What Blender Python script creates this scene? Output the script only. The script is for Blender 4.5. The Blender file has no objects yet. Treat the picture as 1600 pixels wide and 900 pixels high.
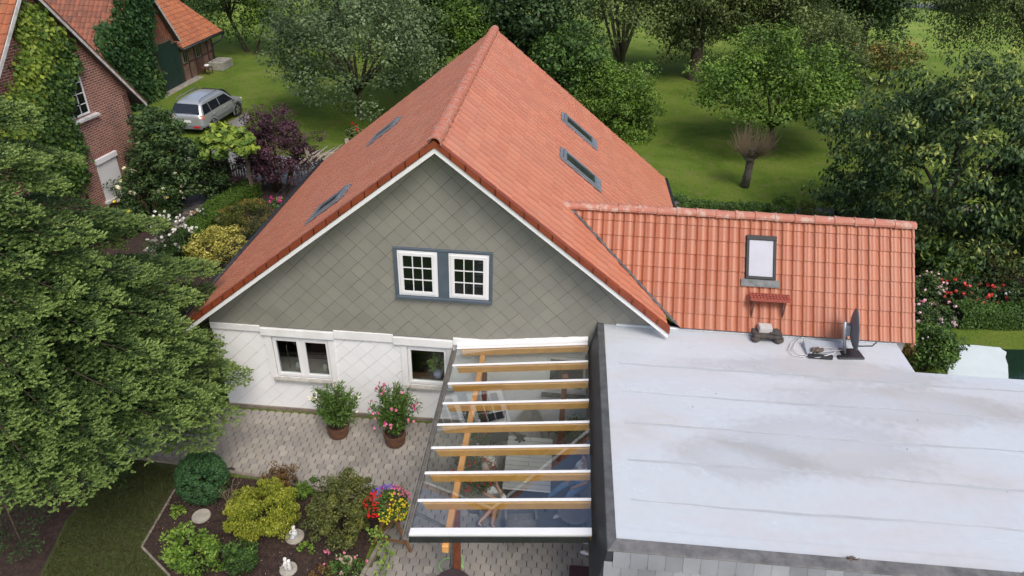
import bpy, math, random
import numpy as np
from mathutils import Vector, Matrix
rnd = random.Random(7)
rng = np.random.default_rng(11)
scene = bpy.context.scene
C = scene.collection
R_ = math.radians

# ---------------------------------------------------------------- camera
F = 1080.0                      # focal length in photo pixels (1600 wide)
RW = np.array([[0.9963165220877037, -0.06484417806465202, 0.05611256887883239],
               [0.08150731680189423, 0.5127838959963831, -0.8546398266606384],
               [0.026644795417072716, 0.8560653646643405, 0.5161803428059732]])
CP = np.array([0.0, 0.0, 12.0])
cam_d = bpy.data.cameras.new('camera'); cam = bpy.data.objects.new('camera', cam_d); C.objects.link(cam)
cam_d.sensor_width = 36; cam_d.lens = 36 * F / 1600; cam_d.clip_end = 2000; cam_d.clip_start = .1
m = Matrix([list(r) for r in RW]).to_4x4(); m.translation = Vector(CP); cam.matrix_world = m
scene.camera = cam

# ---------------------------------------------------------------- world, sun, exposure
SUN_EL, SUN_AZ = R_(55), R_(150)     # high veiled sun, from behind the camera's right
w = bpy.data.worlds.new('World'); scene.world = w; w.use_nodes = True
nt = w.node_tree; bg = nt.nodes['Background']
sky = nt.nodes.new('ShaderNodeTexSky'); sky.sky_type = 'NISHITA'; sky.sun_disc = False
sky.sun_elevation = SUN_EL; sky.sun_rotation = SUN_AZ
sky.dust_density = 4; sky.air_density = 1.0; sky.ozone_density = 1.2
nt.links.new(sky.outputs[0], bg.inputs[0]); bg.inputs[1].default_value = 0.15
sd = bpy.data.lights.new('sun', 'SUN'); sd.energy = 1.3; sd.angle = R_(22); sd.color = (1, .96, .9)
so = bpy.data.objects.new('sun', sd); C.objects.link(so)
sdir = Vector((math.sin(SUN_AZ) * math.cos(SUN_EL), math.cos(SUN_AZ) * math.cos(SUN_EL), math.sin(SUN_EL)))
so.rotation_euler = sdir.to_track_quat('Z', 'Y').to_euler()
scene.view_settings.view_transform = 'Standard'; scene.view_settings.look = 'None'
scene.view_settings.exposure = 0.3; scene.view_settings.gamma = 1
scene.cycles.max_bounces = 8; scene.cycles.transparent_max_bounces = 12
scene.cycles.use_denoising = True

# ---------------------------------------------------------------- back-projection helpers (pixel of the photo -> point on a real surface)
def ray(u, v):
    d = RW @ np.array([(u - 800) / F, -(v - 450) / F, -1.0]); return d
def G(u, v, z=0.0):
    d = ray(u, v); t = (z - CP[2]) / d[2]; return CP + t * d
def PY(u, v, y):
    d = ray(u, v); t = (y - CP[1]) / d[1]; return CP + t * d
def PL(u, v, p, n):
    d = ray(u, v); n = np.array(n, float); t = ((np.array(p) - CP) @ n) / (d @ n); return CP + t * d
def depth(P):
    return -(RW.T @ (np.array(P) - CP))[2]
PITCH = math.atan2(0.5161803428, 0.8546398)

# ---------------------------------------------------------------- materials
MATS = {}
def lin(c):
    return tuple(((x / 255) / 12.92 if x / 255 <= .04045 else ((x / 255 + .055) / 1.055) ** 2.4) for x in c)
def N(nt, t, **k):
    n = nt.nodes.new(t)
    for a, b in k.items(): setattr(n, a, b)
    return n
def ramp(nt, fac, stops):
    r = N(nt, 'ShaderNodeValToRGB'); e = r.color_ramp.elements
    while len(e) < len(stops): e.new(0.5)
    for i, (p, c) in enumerate(stops): e[i].position = p; e[i].color = (*c, 1)
    nt.links.new(fac, r.inputs[0]); return r.outputs[0]
def mat(name, c1, c2=None, scale=4, rough=.6, bump=.0, bscale=None, detail=6, metal=0, spec=.5, lo=.35, hi=.65, coat=0):
    """principled with a noise mix of two base colours and a noise bump"""
    if name in MATS: return MATS[name]
    m = bpy.data.materials.new(name); m.use_nodes = True; nt = m.node_tree; b = nt.nodes['Principled BSDF']
    c2 = c2 or tuple(x * .75 for x in c1)
    tc = N(nt, 'ShaderNodeTexCoord'); no = N(nt, 'ShaderNodeTexNoise'); no.inputs['Scale'].default_value = scale
    no.inputs['Detail'].default_value = detail; no.inputs['Roughness'].default_value = .62
    nt.links.new(tc.outputs['Object'], no.inputs['Vector'])
    nt.links.new(ramp(nt, no.outputs[0], [(lo, c2), (hi, c1)]), b.inputs['Base Color'])
    b.inputs['Roughness'].default_value = rough; b.inputs['Metallic'].default_value = metal
    b.inputs['Specular IOR Level'].default_value = spec; b.inputs['Coat Weight'].default_value = coat
    if bump:
        n2 = N(nt, 'ShaderNodeTexNoise'); n2.inputs['Scale'].default_value = bscale or scale * 4; n2.inputs['Detail'].default_value = 5
        nt.links.new(tc.outputs['Object'], n2.inputs['Vector'])
        bp = N(nt, 'ShaderNodeBump'); bp.inputs['Strength'].default_value = bump; bp.inputs['Distance'].default_value = .02
        nt.links.new(n2.outputs[0], bp.inputs['Height']); nt.links.new(bp.outputs[0], b.inputs['Normal'])
    MATS[name] = m; return m
def leafmat(name, dark, mid, light, trans=.25, rough=.55):
    """foliage: colour along the per-leaf attribute 'v' (old; in the fir also painted shade)"""
    if name in MATS: return MATS[name]
    m = bpy.data.materials.new(name); m.use_nodes = True; nt = m.node_tree; b = nt.nodes['Principled BSDF']
    at = N(nt, 'ShaderNodeAttribute', attribute_name='v')
    col = ramp(nt, at.outputs['Fac'], [(0.05, dark), (.5, mid), (.97, light)])
    nt.links.new(col, b.inputs['Base Color']); b.inputs['Roughness'].default_value = rough
    b.inputs['Specular IOR Level'].default_value = .35
    tr = N(nt, 'ShaderNodeBsdfTranslucent'); nt.links.new(col, tr.inputs[0])
    mx = N(nt, 'ShaderNodeMixShader'); mx.inputs[0].default_value = trans
    nt.links.new(b.outputs[0], mx.inputs[1]); nt.links.new(tr.outputs[0], mx.inputs[2])
    nt.links.new(mx.outputs[0], nt.nodes['Material Output'].inputs[0])
    MATS[name] = m; return m
def island_mat(name, cols, rough=.8, bump=.3, bscale=60, stain=.35):
    """paving stones, chips: each island its own tone of the given colours, plus a large noise of dirt"""
    if name in MATS: return MATS[name]
    m = bpy.data.materials.new(name); m.use_nodes = True; nt = m.node_tree; b = nt.nodes['Principled BSDF']
    g = N(nt, 'ShaderNodeNewGeometry')
    c = ramp(nt, g.outputs['Random Per Island'], [(i / (len(cols) - 1) if len(cols) > 1 else 0, k) for i, k in enumerate(cols)])
    tc = N(nt, 'ShaderNodeTexCoord'); no = N(nt, 'ShaderNodeTexNoise'); no.inputs['Scale'].default_value = 1.1; no.inputs['Detail'].default_value = 8
    nt.links.new(tc.outputs['Object'], no.inputs['Vector'])
    d = ramp(nt, no.outputs[0], [(.3, (1 - stain,) * 3), (.65, (1, 1, 1))])
    mx = N(nt, 'ShaderNodeMix', data_type='RGBA', blend_type='MULTIPLY'); mx.inputs[0].default_value = 1
    nt.links.new(c, mx.inputs[6]); nt.links.new(d, mx.inputs[7]); nt.links.new(mx.outputs[2], b.inputs['Base Color'])
    b.inputs['Roughness'].default_value = rough
    n2 = N(nt, 'ShaderNodeTexNoise'); n2.inputs['Scale'].default_value = bscale
    nt.links.new(tc.outputs['Object'], n2.inputs['Vector'])
    bp = N(nt, 'ShaderNodeBump'); bp.inputs['Strength'].default_value = bump; bp.inputs['Distance'].default_value = .01
    nt.links.new(n2.outputs[0], bp.inputs['Height']); nt.links.new(bp.outputs[0], b.inputs['Normal'])
    MATS[name] = m; return m
def tilemat(name, base, alt, dirt, rough=.45, dirt_amt=.25, var=1.0, dscale=1.2, joint=.60):
    """roof tiles: tone per tile from the UV cell, weathering from noise"""
    m = bpy.data.materials.new(name); m.use_nodes = True; nt = m.node_tree; b = nt.nodes['Principled BSDF']
    uv = N(nt, 'ShaderNodeUVMap', uv_map='tile'); fl = N(nt, 'ShaderNodeVectorMath', operation='FLOOR')
    nt.links.new(uv.outputs[0], fl.inputs[0])
    wn = N(nt, 'ShaderNodeTexWhiteNoise', noise_dimensions='2D'); nt.links.new(fl.outputs[0], wn.inputs[0])
    c = ramp(nt, wn.outputs[0], [(0, alt), (var, base)])
    tc = N(nt, 'ShaderNodeTexCoord'); no = N(nt, 'ShaderNodeTexNoise'); no.inputs['Scale'].default_value = dscale; no.inputs['Detail'].default_value = 9; no.inputs['Roughness'].default_value = .7
    nt.links.new(tc.outputs['Object'], no.inputs['Vector'])
    f = ramp(nt, no.outputs[0], [(.42, (0, 0, 0)), (.75, (1, 1, 1))])
    mu = N(nt, 'ShaderNodeMath', operation='MULTIPLY'); nt.links.new(f, mu.inputs[0]); mu.inputs[1].default_value = dirt_amt
    mx = N(nt, 'ShaderNodeMix', data_type='RGBA'); nt.links.new(mu.outputs[0], mx.inputs[0])
    nt.links.new(c, mx.inputs[6]); mx.inputs[7].default_value = (*dirt, 1)
    # darker band along the joints between tiles
    sx = N(nt, 'ShaderNodeSeparateXYZ'); nt.links.new(uv.outputs[0], sx.inputs[0]); fx = N(nt, 'ShaderNodeMath', operation='FRACT'); nt.links.new(sx.outputs[0], fx.inputs[0])
    jr = ramp(nt, fx.outputs[0], [(0, (joint,) * 3), (.10, (joint,) * 3), (.17, (1, 1, 1))])
    b.inputs['Specular IOR Level'].default_value = .35
    m9 = N(nt, 'ShaderNodeMix', data_type='RGBA', blend_type='MULTIPLY'); m9.inputs[0].default_value = 1; nt.links.new(mx.outputs[2], m9.inputs[6]); nt.links.new(jr, m9.inputs[7]); mx = m9
    nt.links.new(mx.outputs[2], b.inputs['Base Color']); b.inputs['Roughness'].default_value = rough
    n2 = N(nt, 'ShaderNodeTexNoise'); n2.inputs['Scale'].default_value = 40
    nt.links.new(tc.outputs['Object'], n2.inputs['Vector'])
    bp = N(nt, 'ShaderNodeBump'); bp.inputs['Strength'].default_value = .15; bp.inputs['Distance'].default_value = .01
    nt.links.new(n2.outputs[0], bp.inputs['Height']); nt.links.new(bp.outputs[0], b.inputs['Normal'])
    return m
def brickmat(name, c1, c2, mortar, bw, rh, ms, axes, rot=0, offset=.5, rough=.8, bumpd=.008, dirtc=None, dirt=.3):
    """brick / slate / diamond pattern laid on a wall; axes picks which object axes run along and up the wall"""
    m = bpy.data.materials.new(name); m.use_nodes = True; nt = m.node_tree; b = nt.nodes['Principled BSDF']
    tc = N(nt, 'ShaderNodeTexCoord'); sp = N(nt, 'ShaderNodeSeparateXYZ'); cb = N(nt, 'ShaderNodeCombineXYZ')
    nt.links.new(tc.outputs['Object'], sp.inputs[0])
    nt.links.new(sp.outputs[axes[0]], cb.inputs[0]); nt.links.new(sp.outputs[axes[1]], cb.inputs[1])
    mp = N(nt, 'ShaderNodeMapping'); mp.inputs['Rotation'].default_value = (0, 0, rot); nt.links.new(cb.outputs[0], mp.inputs[0])
    br = N(nt, 'ShaderNodeTexBrick'); br.offset = offset; br.squash = 1
    nt.links.new(mp.outputs[0], br.inputs['Vector'])
    br.inputs['Color1'].default_value = (*c1, 1); br.inputs['Color2'].default_value = (*c2, 1); br.inputs['Mortar'].default_value = (*mortar, 1)
    br.inputs['Scale'].default_value = 1; br.inputs['Brick Width'].default_value = bw; br.inputs['Row Height'].default_value = rh
    br.inputs['Mortar Size'].default_value = ms; br.inputs['Mortar Smooth'].default_value = .3
    no = N(nt, 'ShaderNodeTexNoise'); no.inputs['Scale'].default_value = 1.3; no.inputs['Detail'].default_value = 8
    nt.links.new(tc.outputs['Object'], no.inputs['Vector'])
    d = ramp(nt, no.outputs[0], [(.35, dirtc or (1 - dirt,) * 3), (.7, (1, 1, 1))])
    mx = N(nt, 'ShaderNodeMix', data_type='RGBA', blend_type='MULTIPLY'); mx.inputs[0].default_value = 1
    nt.links.new(br.outputs[0], mx.inputs[6]); nt.links.new(d, mx.inputs[7]); nt.links.new(mx.outputs[2], b.inputs['Base Color'])
    b.inputs['Roughness'].default_value = rough
    bp = N(nt, 'ShaderNodeBump'); bp.invert = True; bp.inputs['Strength'].default_value = .6; bp.inputs['Distance'].default_value = bumpd
    nt.links.new(br.outputs['Fac'], bp.inputs['Height']); nt.links.new(bp.outputs[0], b.inputs['Normal'])
    return m
def glassmat(name, tint=(.9, .95, .94), refl=.12, rough=.02):
    """thin pane: mostly clear, mirror sheen by fresnel"""
    m = bpy.data.materials.new(name); m.use_nodes = True; nt = m.node_tree
    nt.nodes.remove(nt.nodes['Principled BSDF'])
    t = N(nt, 'ShaderNodeBsdfTransparent'); t.inputs[0].default_value = (*tint, 1)
    g = N(nt, 'ShaderNodeBsdfGlossy'); g.inputs['Roughness'].default_value = rough; g.inputs[0].default_value = (1, 1, 1, 1)
    lw_ = N(nt, 'ShaderNodeLayerWeight'); lw_.inputs[0].default_value = .5
    pw = N(nt, 'ShaderNodeMath', operation='POWER'); nt.links.new(lw_.outputs['Facing'], pw.inputs[0]); pw.inputs[1].default_value = 4
    ad = N(nt, 'ShaderNodeMath', operation='ADD'); nt.links.new(pw.outputs[0], ad.inputs[0]); ad.inputs[1].default_value = refl + .04
    mx = N(nt, 'ShaderNodeMixShader'); nt.links.new(ad.outputs[0], mx.inputs[0])
    nt.links.new(t.outputs[0], mx.inputs[1]); nt.links.new(g.outputs[0], mx.inputs[2])
    nt.links.new(mx.outputs[0], nt.nodes['Material Output'].inputs[0]); return m

# ---------------------------------------------------------------- object helpers
WM = {}
def tag(o, label=None, cat=None, group=None, kind=None):
    if label: o['label'] = label
    if cat: o['category'] = cat
    if group: o['group'] = group
    if kind: o['kind'] = kind
    return o
def thing(name, label, cat, loc=(0, 0, 0), rotz=0, group=None):
    o = bpy.data.objects.new(name, None); C.objects.link(o); o.location = Vector(loc); o.rotation_euler = (0, 0, rotz)
    WM[o.name] = Matrix.Translation(Vector(loc)) @ Matrix.Rotation(rotz, 4, 'Z')
    o.empty_display_size = .3
    return tag(o, label, cat, group)
def link_mesh(name, me, material, parent):
    o = bpy.data.objects.new(name, me); C.objects.link(o)
    if material: me.materials.append(material)
    if parent is not None:
        o.parent = parent; M = WM[parent.name]; me.transform(M.inverted()); WM[o.name] = M
    else: WM[o.name] = Matrix.Identity(4)
    return o
class MB:
    """mesh builder in world coordinates"""
    def __init__(s): s.v = []; s.f = []; s.sm = False
    def poly(s, pts):
        n = len(s.v); s.v += [tuple(map(float, p)) for p in pts]; s.f.append(tuple(range(n, n + len(pts)))); return s
    def hexa(s, p):   # 8 corners: bottom 4, top 4
        n = len(s.v); s.v += [tuple(map(float, q)) for q in p]
        s.f += [tuple(n + i for i in q) for q in ((3, 2, 1, 0), (4, 5, 6, 7), (0, 1, 5, 4), (1, 2, 6, 5), (2, 3, 7, 6), (3, 0, 4, 7))]; return s
    def box(s, x0, x1, y0, y1, z0, z1):
        return s.hexa([(x0, y0, z0), (x1, y0, z0), (x1, y1, z0), (x0, y1, z0), (x0, y0, z1), (x1, y0, z1), (x1, y1, z1), (x0, y1, z1)])
    def obox(s, c, ax, ay, az):
        c, ax, ay, az = (Vector(tuple(map(float, q))) for q in (c, ax, ay, az))
        return s.hexa([c - ax - ay - az, c + ax - ay - az, c + ax + ay - az, c - ax + ay - az, c - ax - ay + az, c + ax - ay + az, c + ax + ay + az, c - ax + ay + az])
    def prism(s, pts, ext):
        pts = [Vector(tuple(map(float, p))) for p in pts]; ext = Vector(tuple(map(float, ext))); n = len(s.v); k = len(pts)
        s.v += [tuple(p) for p in pts] + [tuple(p + ext) for p in pts]
        s.f.append(tuple(range(n + k - 1, n - 1, -1))); s.f.append(tuple(range(n + k, n + 2 * k)))
        for i in range(k): j = (i + 1) % k; s.f.append((n + i, n + j, n + k + j, n + k + i))
        return s
    def bar(s, a, b, w, h, up=(0, 0, 1)):
        a, b = Vector(tuple(map(float, a))), Vector(tuple(map(float, b))); d = (b - a); L = d.length; d /= L
        sd_ = d.cross(Vector(up)); 
        if sd_.length < 1e-3: sd_ = d.cross(Vector((1, 0, 0)))
        sd_.normalize(); u = sd_.cross(d)
        return s.obox((a + b) / 2, d * L / 2, sd_ * w / 2, u * h / 2)
    def tube(s, pts, r, n=8, cap=True):
        pts = [Vector(tuple(map(float, p))) for p in pts]; k = len(pts)
        if not hasattr(r, '__len__'): r = [r] * k
        base = len(s.v); ref = Vector((0.31, 0.17, .93))
        for i, p in enumerate(pts):
            d = (pts[min(i + 1, k - 1)] - pts[max(i - 1, 0)]).normalized()
            if abs(d.dot(ref)) > .97: ref = Vector((.9, .3, .1))
            a = d.cross(ref).normalized(); b = d.cross(a)
            for j in range(n):
                t = 2 * math.pi * j / n; s.v.append(tuple(p + (a * math.cos(t) + b * math.sin(t)) * r[i]))
        for i in range(k - 1):
            for j in range(n):
                q = (j + 1) % n; s.f.append((base + i * n + j, base + i * n + q, base + (i + 1) * n + q, base + (i + 1) * n + j))
        if cap:
            s.f.append(tuple(base + j for j in reversed(range(n)))); s.f.append(tuple(base + (k - 1) * n + j for j in range(n)))
        return s
    def lathe(s, prof, c, n=20, sx=1, sy=1):
        base = len(s.v); k = len(prof)
        for r, z in prof:
            for j in range(n):
                t = 2 * math.pi * j / n; s.v.append((float(c[0] + r * math.cos(t) * sx), float(c[1] + r * math.sin(t) * sy), float(c[2] + z)))
        for i in range(k - 1):
            for j in range(n):
                q = (j + 1) % n; s.f.append((base + i * n + j, base + i * n + q, base + (i + 1) * n + q, base + (i + 1) * n + j))
        s.f.append(tuple(base + j for j in reversed(range(n)))); s.f.append(tuple(base + (k - 1) * n + j for j in range(n)))
        return s
    def ball(s, c, rx, ry=None, rz=None, n=12, m=7):
        ry = ry or rx; rz = rz or rx; base = len(s.v)
        for i in range(1, m):
            a = math.pi * i / m
            for j in range(n):
                t = 2 * math.pi * j / n; s.v.append((float(c[0] + rx * math.sin(a) * math.cos(t)), float(c[1] + ry * math.sin(a) * math.sin(t)), float(c[2] - rz * math.cos(a))))
        lo = len(s.v); s.v.append((float(c[0]), float(c[1]), float(c[2] - rz))); s.v.append((float(c[0]), float(c[1]), float(c[2] + rz)))
        for i in range(m - 2):
            for j in range(n):
                q = (j + 1) % n; s.f.append((base + i * n + j, base + i * n + q, base + (i + 1) * n + q, base + (i + 1) * n + j))
        for j in range(n):
            q = (j + 1) % n; s.f.append((lo, base + q, base + j)); s.f.append((lo + 1, base + (m - 2) * n + j, base + (m - 2) * n + q))
        return s
    def build(s, name, material, parent=None, smooth=False, bevel=0, seg=1):
        me = bpy.data.meshes.new(name); me.from_pydata(s.v, [], s.f); me.update()
        if smooth: me.polygons.foreach_set('use_smooth', [True] * len(me.polygons))
        o = link_mesh(name, me, material, parent)
        if bevel:
            b = o.modifiers.new('bevel', 'BEVEL'); b.width = bevel; b.segments = seg; b.limit_method = 'ANGLE'
        return o
def quads(name, V, v=None, material=None, parent=None):
    """numpy quads: V is (n,4,3); v is a value per quad"""
    n = len(V); me = bpy.data.meshes.new(name)
    me.vertices.add(n * 4); me.vertices.foreach_set('co', np.asarray(V, np.float32).ravel())
    me.loops.add(n * 4); me.loops.foreach_set('vertex_index', np.arange(n * 4, dtype=np.int32))
    me.polygons.add(n); me.polygons.foreach_set('loop_start', np.arange(0, n * 4, 4, dtype=np.int32))
    me.update(calc_edges=True)
    if v is not None:
        a = me.attributes.new('v', 'FLOAT', 'FACE'); a.data.foreach_set('value', np.clip(v, 0, 1).astype(np.float32))
    return link_mesh(name, me, material, parent)
def unit(a): return a / (np.linalg.norm(a, axis=-1, keepdims=True) + 1e-9)
def leaf_quads(P, Nn, L, W, axis=None, fold=0.0):
    """rhombic leaves at P facing Nn, length L along a random (or given) tangent"""
    n = len(P); t = rng.normal(size=(n, 3)) if axis is None else axis
    t = unit(t - Nn * np.sum(t * Nn, axis=1, keepdims=True)); s = np.cross(Nn, t)
    L = np.broadcast_to(np.asarray(L, float), (n,))[:, None]; W = np.broadcast_to(np.asarray(W, float), (n,))[:, None]
    a = P - t * L / 2; b = P + s * W / 2 + t * L * .08; c = P + t * L / 2; d = P - s * W / 2 + t * L * .08
    return np.stack([a, b, c, d], axis=1)
def copy_tree(o, parent=None):
    c = o.copy(); C.objects.link(c); WM[c.name] = WM[o.name]
    if parent is not None: c.parent = parent
    for ch in [x for x in C.objects if x.parent == o]: copy_tree(ch, c)
    return c
# ---------------------------------------------------------------- vegetation builders
def lm(name, d, m_, l, **k): return leafmat(name, d, tuple(x * 1.45 for x in m_), tuple(min(1, x * 1.45) for x in l), **k)
LEAF = dict(
    fir=leafmat('fir_needles', (.010, .028, .010), (.056, .108, .028), (.23, .325, .085), trans=.1),
    apple=lm('apple_leaves', (.045, .08, .028), (.10, .145, .06), (.21, .26, .13)),
    deep=lm('deep_green_leaves', (.017, .036, .013), (.038, .074, .022), (.09, .14, .045)),
    mid=lm('mid_green_leaves', (.03, .065, .014), (.06, .12, .022), (.13, .2, .04)),
    fresh=lm('fresh_green_leaves', (.05, .10, .014), (.10, .18, .022), (.22, .30, .05)),
    olive=lm('olive_leaves', (.045, .055, .015), (.085, .10, .025), (.17, .18, .04)),
    lime=lm('yellow_green_needles', (.09, .12, .012), (.19, .22, .022), (.34, .35, .05)),
    gold=lm('golden_leaves', (.13, .13, .02), (.30, .28, .05), (.58, .52, .16)),
    purple=lm('purple_leaves', (.018, .008, .012), (.045, .018, .028), (.10, .045, .06), trans=.15),
    brown=lm('brown_leaves', (.06, .03, .012), (.14, .08, .03), (.22, .15, .05)),
    box=lm('boxwood_leaves', (.012, .035, .012), (.025, .07, .02), (.05, .12, .035), trans=.1),
    cherry=lm('cherry_leaves', (.014, .036, .013), (.05, .095, .030), (.30, .34, .07)),
    birch=lm('birch_leaves', (.045, .07, .022), (.10, .135, .04), (.18, .22, .07)),
    vine=lm('vine_leaves', (.02, .055, .01), (.07, .13, .02), (.24, .30, .04)),
    ivy=lm('ivy_leaves', (.012, .04, .01), (.03, .075, .018), (.10, .16, .04)),
    rosegreen=lm('rose_leaves', (.012, .03, .01), (.03, .065, .018), (.08, .12, .03)),
    photinia=lm('reddish_leaves', (.05, .06, .015), (.09, .12, .02), (.35, .14, .05)),
)
def petal(name, c, c2=None):
    return leafmat(name, tuple(x * .6 for x in c), c, c2 or tuple(min(1, x * 1.25) for x in c), trans=.15)
PET = dict(white=petal('white_petals', (.75, .73, .66)), red=petal('red_petals', (.55, .015, .015)), coral=petal('coral_petals', (.75, .09, .07)),
           pink=petal('pink_petals', (.75, .22, .35)), hotpink=petal('hot_pink_petals', (.7, .06, .25)), yellow=petal('yellow_petals', (.8, .65, .03)),
           violet=petal('violet_petals', (.22, .12, .6)), cream=petal('cream_petals', (.8, .76, .55)), palepink=petal('pale_pink_petals', (.8, .55, .6)))
BARK = mat('bark', (.10, .075, .05), (.035, .028, .02), scale=6, rough=.95, bump=.8, bscale=22)
BARK2 = mat('grey_bark', (.16, .14, .115), (.05, .045, .035), scale=9, rough=.95, bump=1, bscale=26)
STEM = mat('stems', (.09, .07, .035), (.05, .04, .02), scale=8, rough=.9)

def crown(c, r, ncl, nlf, rcl, shell=.55, low=-.75, flat=.55, lump=.25, top=1.0, face=.6):
    """leaf positions, normals and tone: clumps spread through an uneven ellipsoid; face = how far leaves turn outward"""
    c = np.array(c, float); r = np.array(r, float)
    d = unit(rng.normal(size=(ncl * 3, 3))); d = d[(d[:, 2] > low) & (d[:, 2] < top)][:ncl]; n = len(d)
    ph = rng.uniform(0, 6.28, 6); k = rng.uniform(1.5, 3.5, 6)
    lum = 1 + lump * (np.sin(k[0] * np.arctan2(d[:, 1], d[:, 0]) + ph[0]) * .5 + np.sin(k[1] * 2 * d[:, 2] + ph[1]) * .3 + rng.normal(size=n) * .45)
    rad = (shell + (1 - shell) * rng.uniform(0, 1, n) ** .6) * np.clip(lum, .5, 1.3)
    cc = c + d * rad[:, None] * r * .96
    cs = rcl * rng.uniform(.6, 1.35, n)
    o = unit(rng.normal(size=(n, nlf, 3))); rr = rng.uniform(0.25, 1, (n, nlf, 1)) ** .5
    off = o * rr * cs[:, None, None]; off[..., 2] *= flat
    P = cc[:, None, :] + off; P = P.reshape(-1, 3)
    out = unit(off + np.array([0, 0, .35 * rcl])).reshape(-1, 3)
    Nn = unit(out * face + rng.normal(size=P.shape) * .45 + np.array([0, 0, .35]))
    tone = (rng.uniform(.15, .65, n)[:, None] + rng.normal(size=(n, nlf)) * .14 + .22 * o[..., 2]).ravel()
    return P, Nn, tone, cc
def clamp_z(P, z=.02):
    P[:, 2] = np.maximum(P[:, 2], z + rng.uniform(0, .06, len(P))); return P
def solve_box(box, lift=0.0, y=None, base=None, ratio=.92):
    """world centre and radii of a crown that fills the pixel box; lift = clear height under it; base = ground point below it"""
    u0, v0, u1, v1 = box; uc, vc = (u0 + u1) / 2, (v0 + v1) / 2
    if base is not None: y = base[1]
    hz = 1.0; P = None
    for _ in range(12):
        P = PY(uc, vc, y) if y is not None else G(uc, vc, lift + hz * .95)
        s = depth(P) / F; rx = (u1 - u0) / 2 * s; ry = rx * ratio
        H = (v1 - v0) / 2 * s; pt = math.atan2(CP[2] - P[2], math.hypot(P[0], P[1]))
        q = H * H - (ry * math.sin(pt)) ** 2
        hn = math.sqrt(max(q, (.35 * rx * math.cos(pt)) ** 2)) / math.cos(pt)
        hz = .5 * hz + .5 * hn
    return P, rx, ry, hz
def limbs(mb, base, P, rx, ry, hz, r0, ncl=9, fork=.5, lean=(0, 0), ends=None):
    top = Vector((P[0], P[1], P[2] - hz * fork)); b = Vector((base[0], base[1], -.1))
    mid = b.lerp(top, .5) + Vector((lean[0], lean[1], 0))
    mb.tube([b, b.lerp(mid, .12) , mid, top], [r0 * 1.35, r0 * 1.02, r0 * .85, r0 * .68], 10)
    for i in range(ncl):
        a = 6.283 * i / ncl + rnd.uniform(-.4, .4); e = rnd.uniform(.1, .95); k = rnd.uniform(.55, .85)
        if ends is not None and len(ends): t = Vector(ends[rnd.randrange(len(ends))])
        else: t = Vector((P[0] + math.cos(a) * rx * k, P[1] + math.sin(a) * ry * k, P[2] + hz * (e - .35)))
        m1 = top.lerp(t, .4) + Vector((rnd.uniform(-.2, .2), rnd.uniform(-.2, .2), hz * .12))
        m2 = top.lerp(t, .75) + Vector((rnd.uniform(-.3, .3), rnd.uniform(-.3, .3), hz * .08))
        s0 = top.lerp(mid, rnd.uniform(0, .35))
        mb.tube([s0, m1, m2, t], [r0 * .5, r0 * .33, r0 * .2, r0 * .08], 6)
def tree(name, label, cat, box, leaf, base_px=None, y=None, L=.22, W=.13, ncl=110, nlf=110, rcl=None, r0=.2, shell=.5, low=-.8,
         flat=.6, lump=.3, bark=None, fork=.55, lean=(0, 0), group=None, nl=10, face=.6, tone=0.0, kind_axis=None, base_xy=None):
    if base_xy is not None: B = np.array([*base_xy, 0.])
    elif base_px is not None: B = G(*base_px)
    else: B = None
    P, rx, ry, hz = solve_box(box, y=y if B is None or y is not None else B[1])
    if B is None: B = np.array([P[0], P[1], 0.])
    t = thing(name, label, cat, (B[0], B[1], 0), group=group)
    rcl = rcl or rx * .26
    Q, Nn, v, cc = crown(P, (rx, ry, hz), ncl, nlf, rcl, shell, low, flat, lump, face=face)
    Q = clamp_z(Q, .1)
    ax = None
    if kind_axis == 'droop': ax = np.tile([0, 0, -1.], (len(Q), 1)) + rng.normal(size=Q.shape) * .35; 
    sz = rng.uniform(.7, 1.25, len(Q))
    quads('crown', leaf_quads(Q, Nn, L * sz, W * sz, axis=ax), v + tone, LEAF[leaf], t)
    mb = MB(); limbs(mb, B, P, rx, ry, hz, r0, nl, fork, lean, ends=[tuple(q) for q in cc])
    mb.build('trunk', bark or BARK, t, smooth=True)
    return t, P, (rx, ry, hz)
def blooms(P, n, spread, size, color, parent, name='blossoms', k=7, up=.3, flat=.6):
    """n flower heads near the points P, each a rosette of petals"""
    P = np.array(P); idx = rng.integers(0, len(P), n); c = P[idx] + rng.normal(size=(n, 3)) * spread
    if up is not None: c[:, 2] += up * size
    o = unit(rng.normal(size=(n, k, 3)) + np.array([0, -.2, .6])); pos = c[:, None] + o * size * .35
    V = leaf_quads(pos.reshape(-1, 3), unit(o.reshape(-1, 3) + rng.normal(size=(n * k, 3)) * .25), size * .75, size * .6)
    return quads(name, V, rng.uniform(.2, 1, n * k), PET[color], parent)
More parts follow.
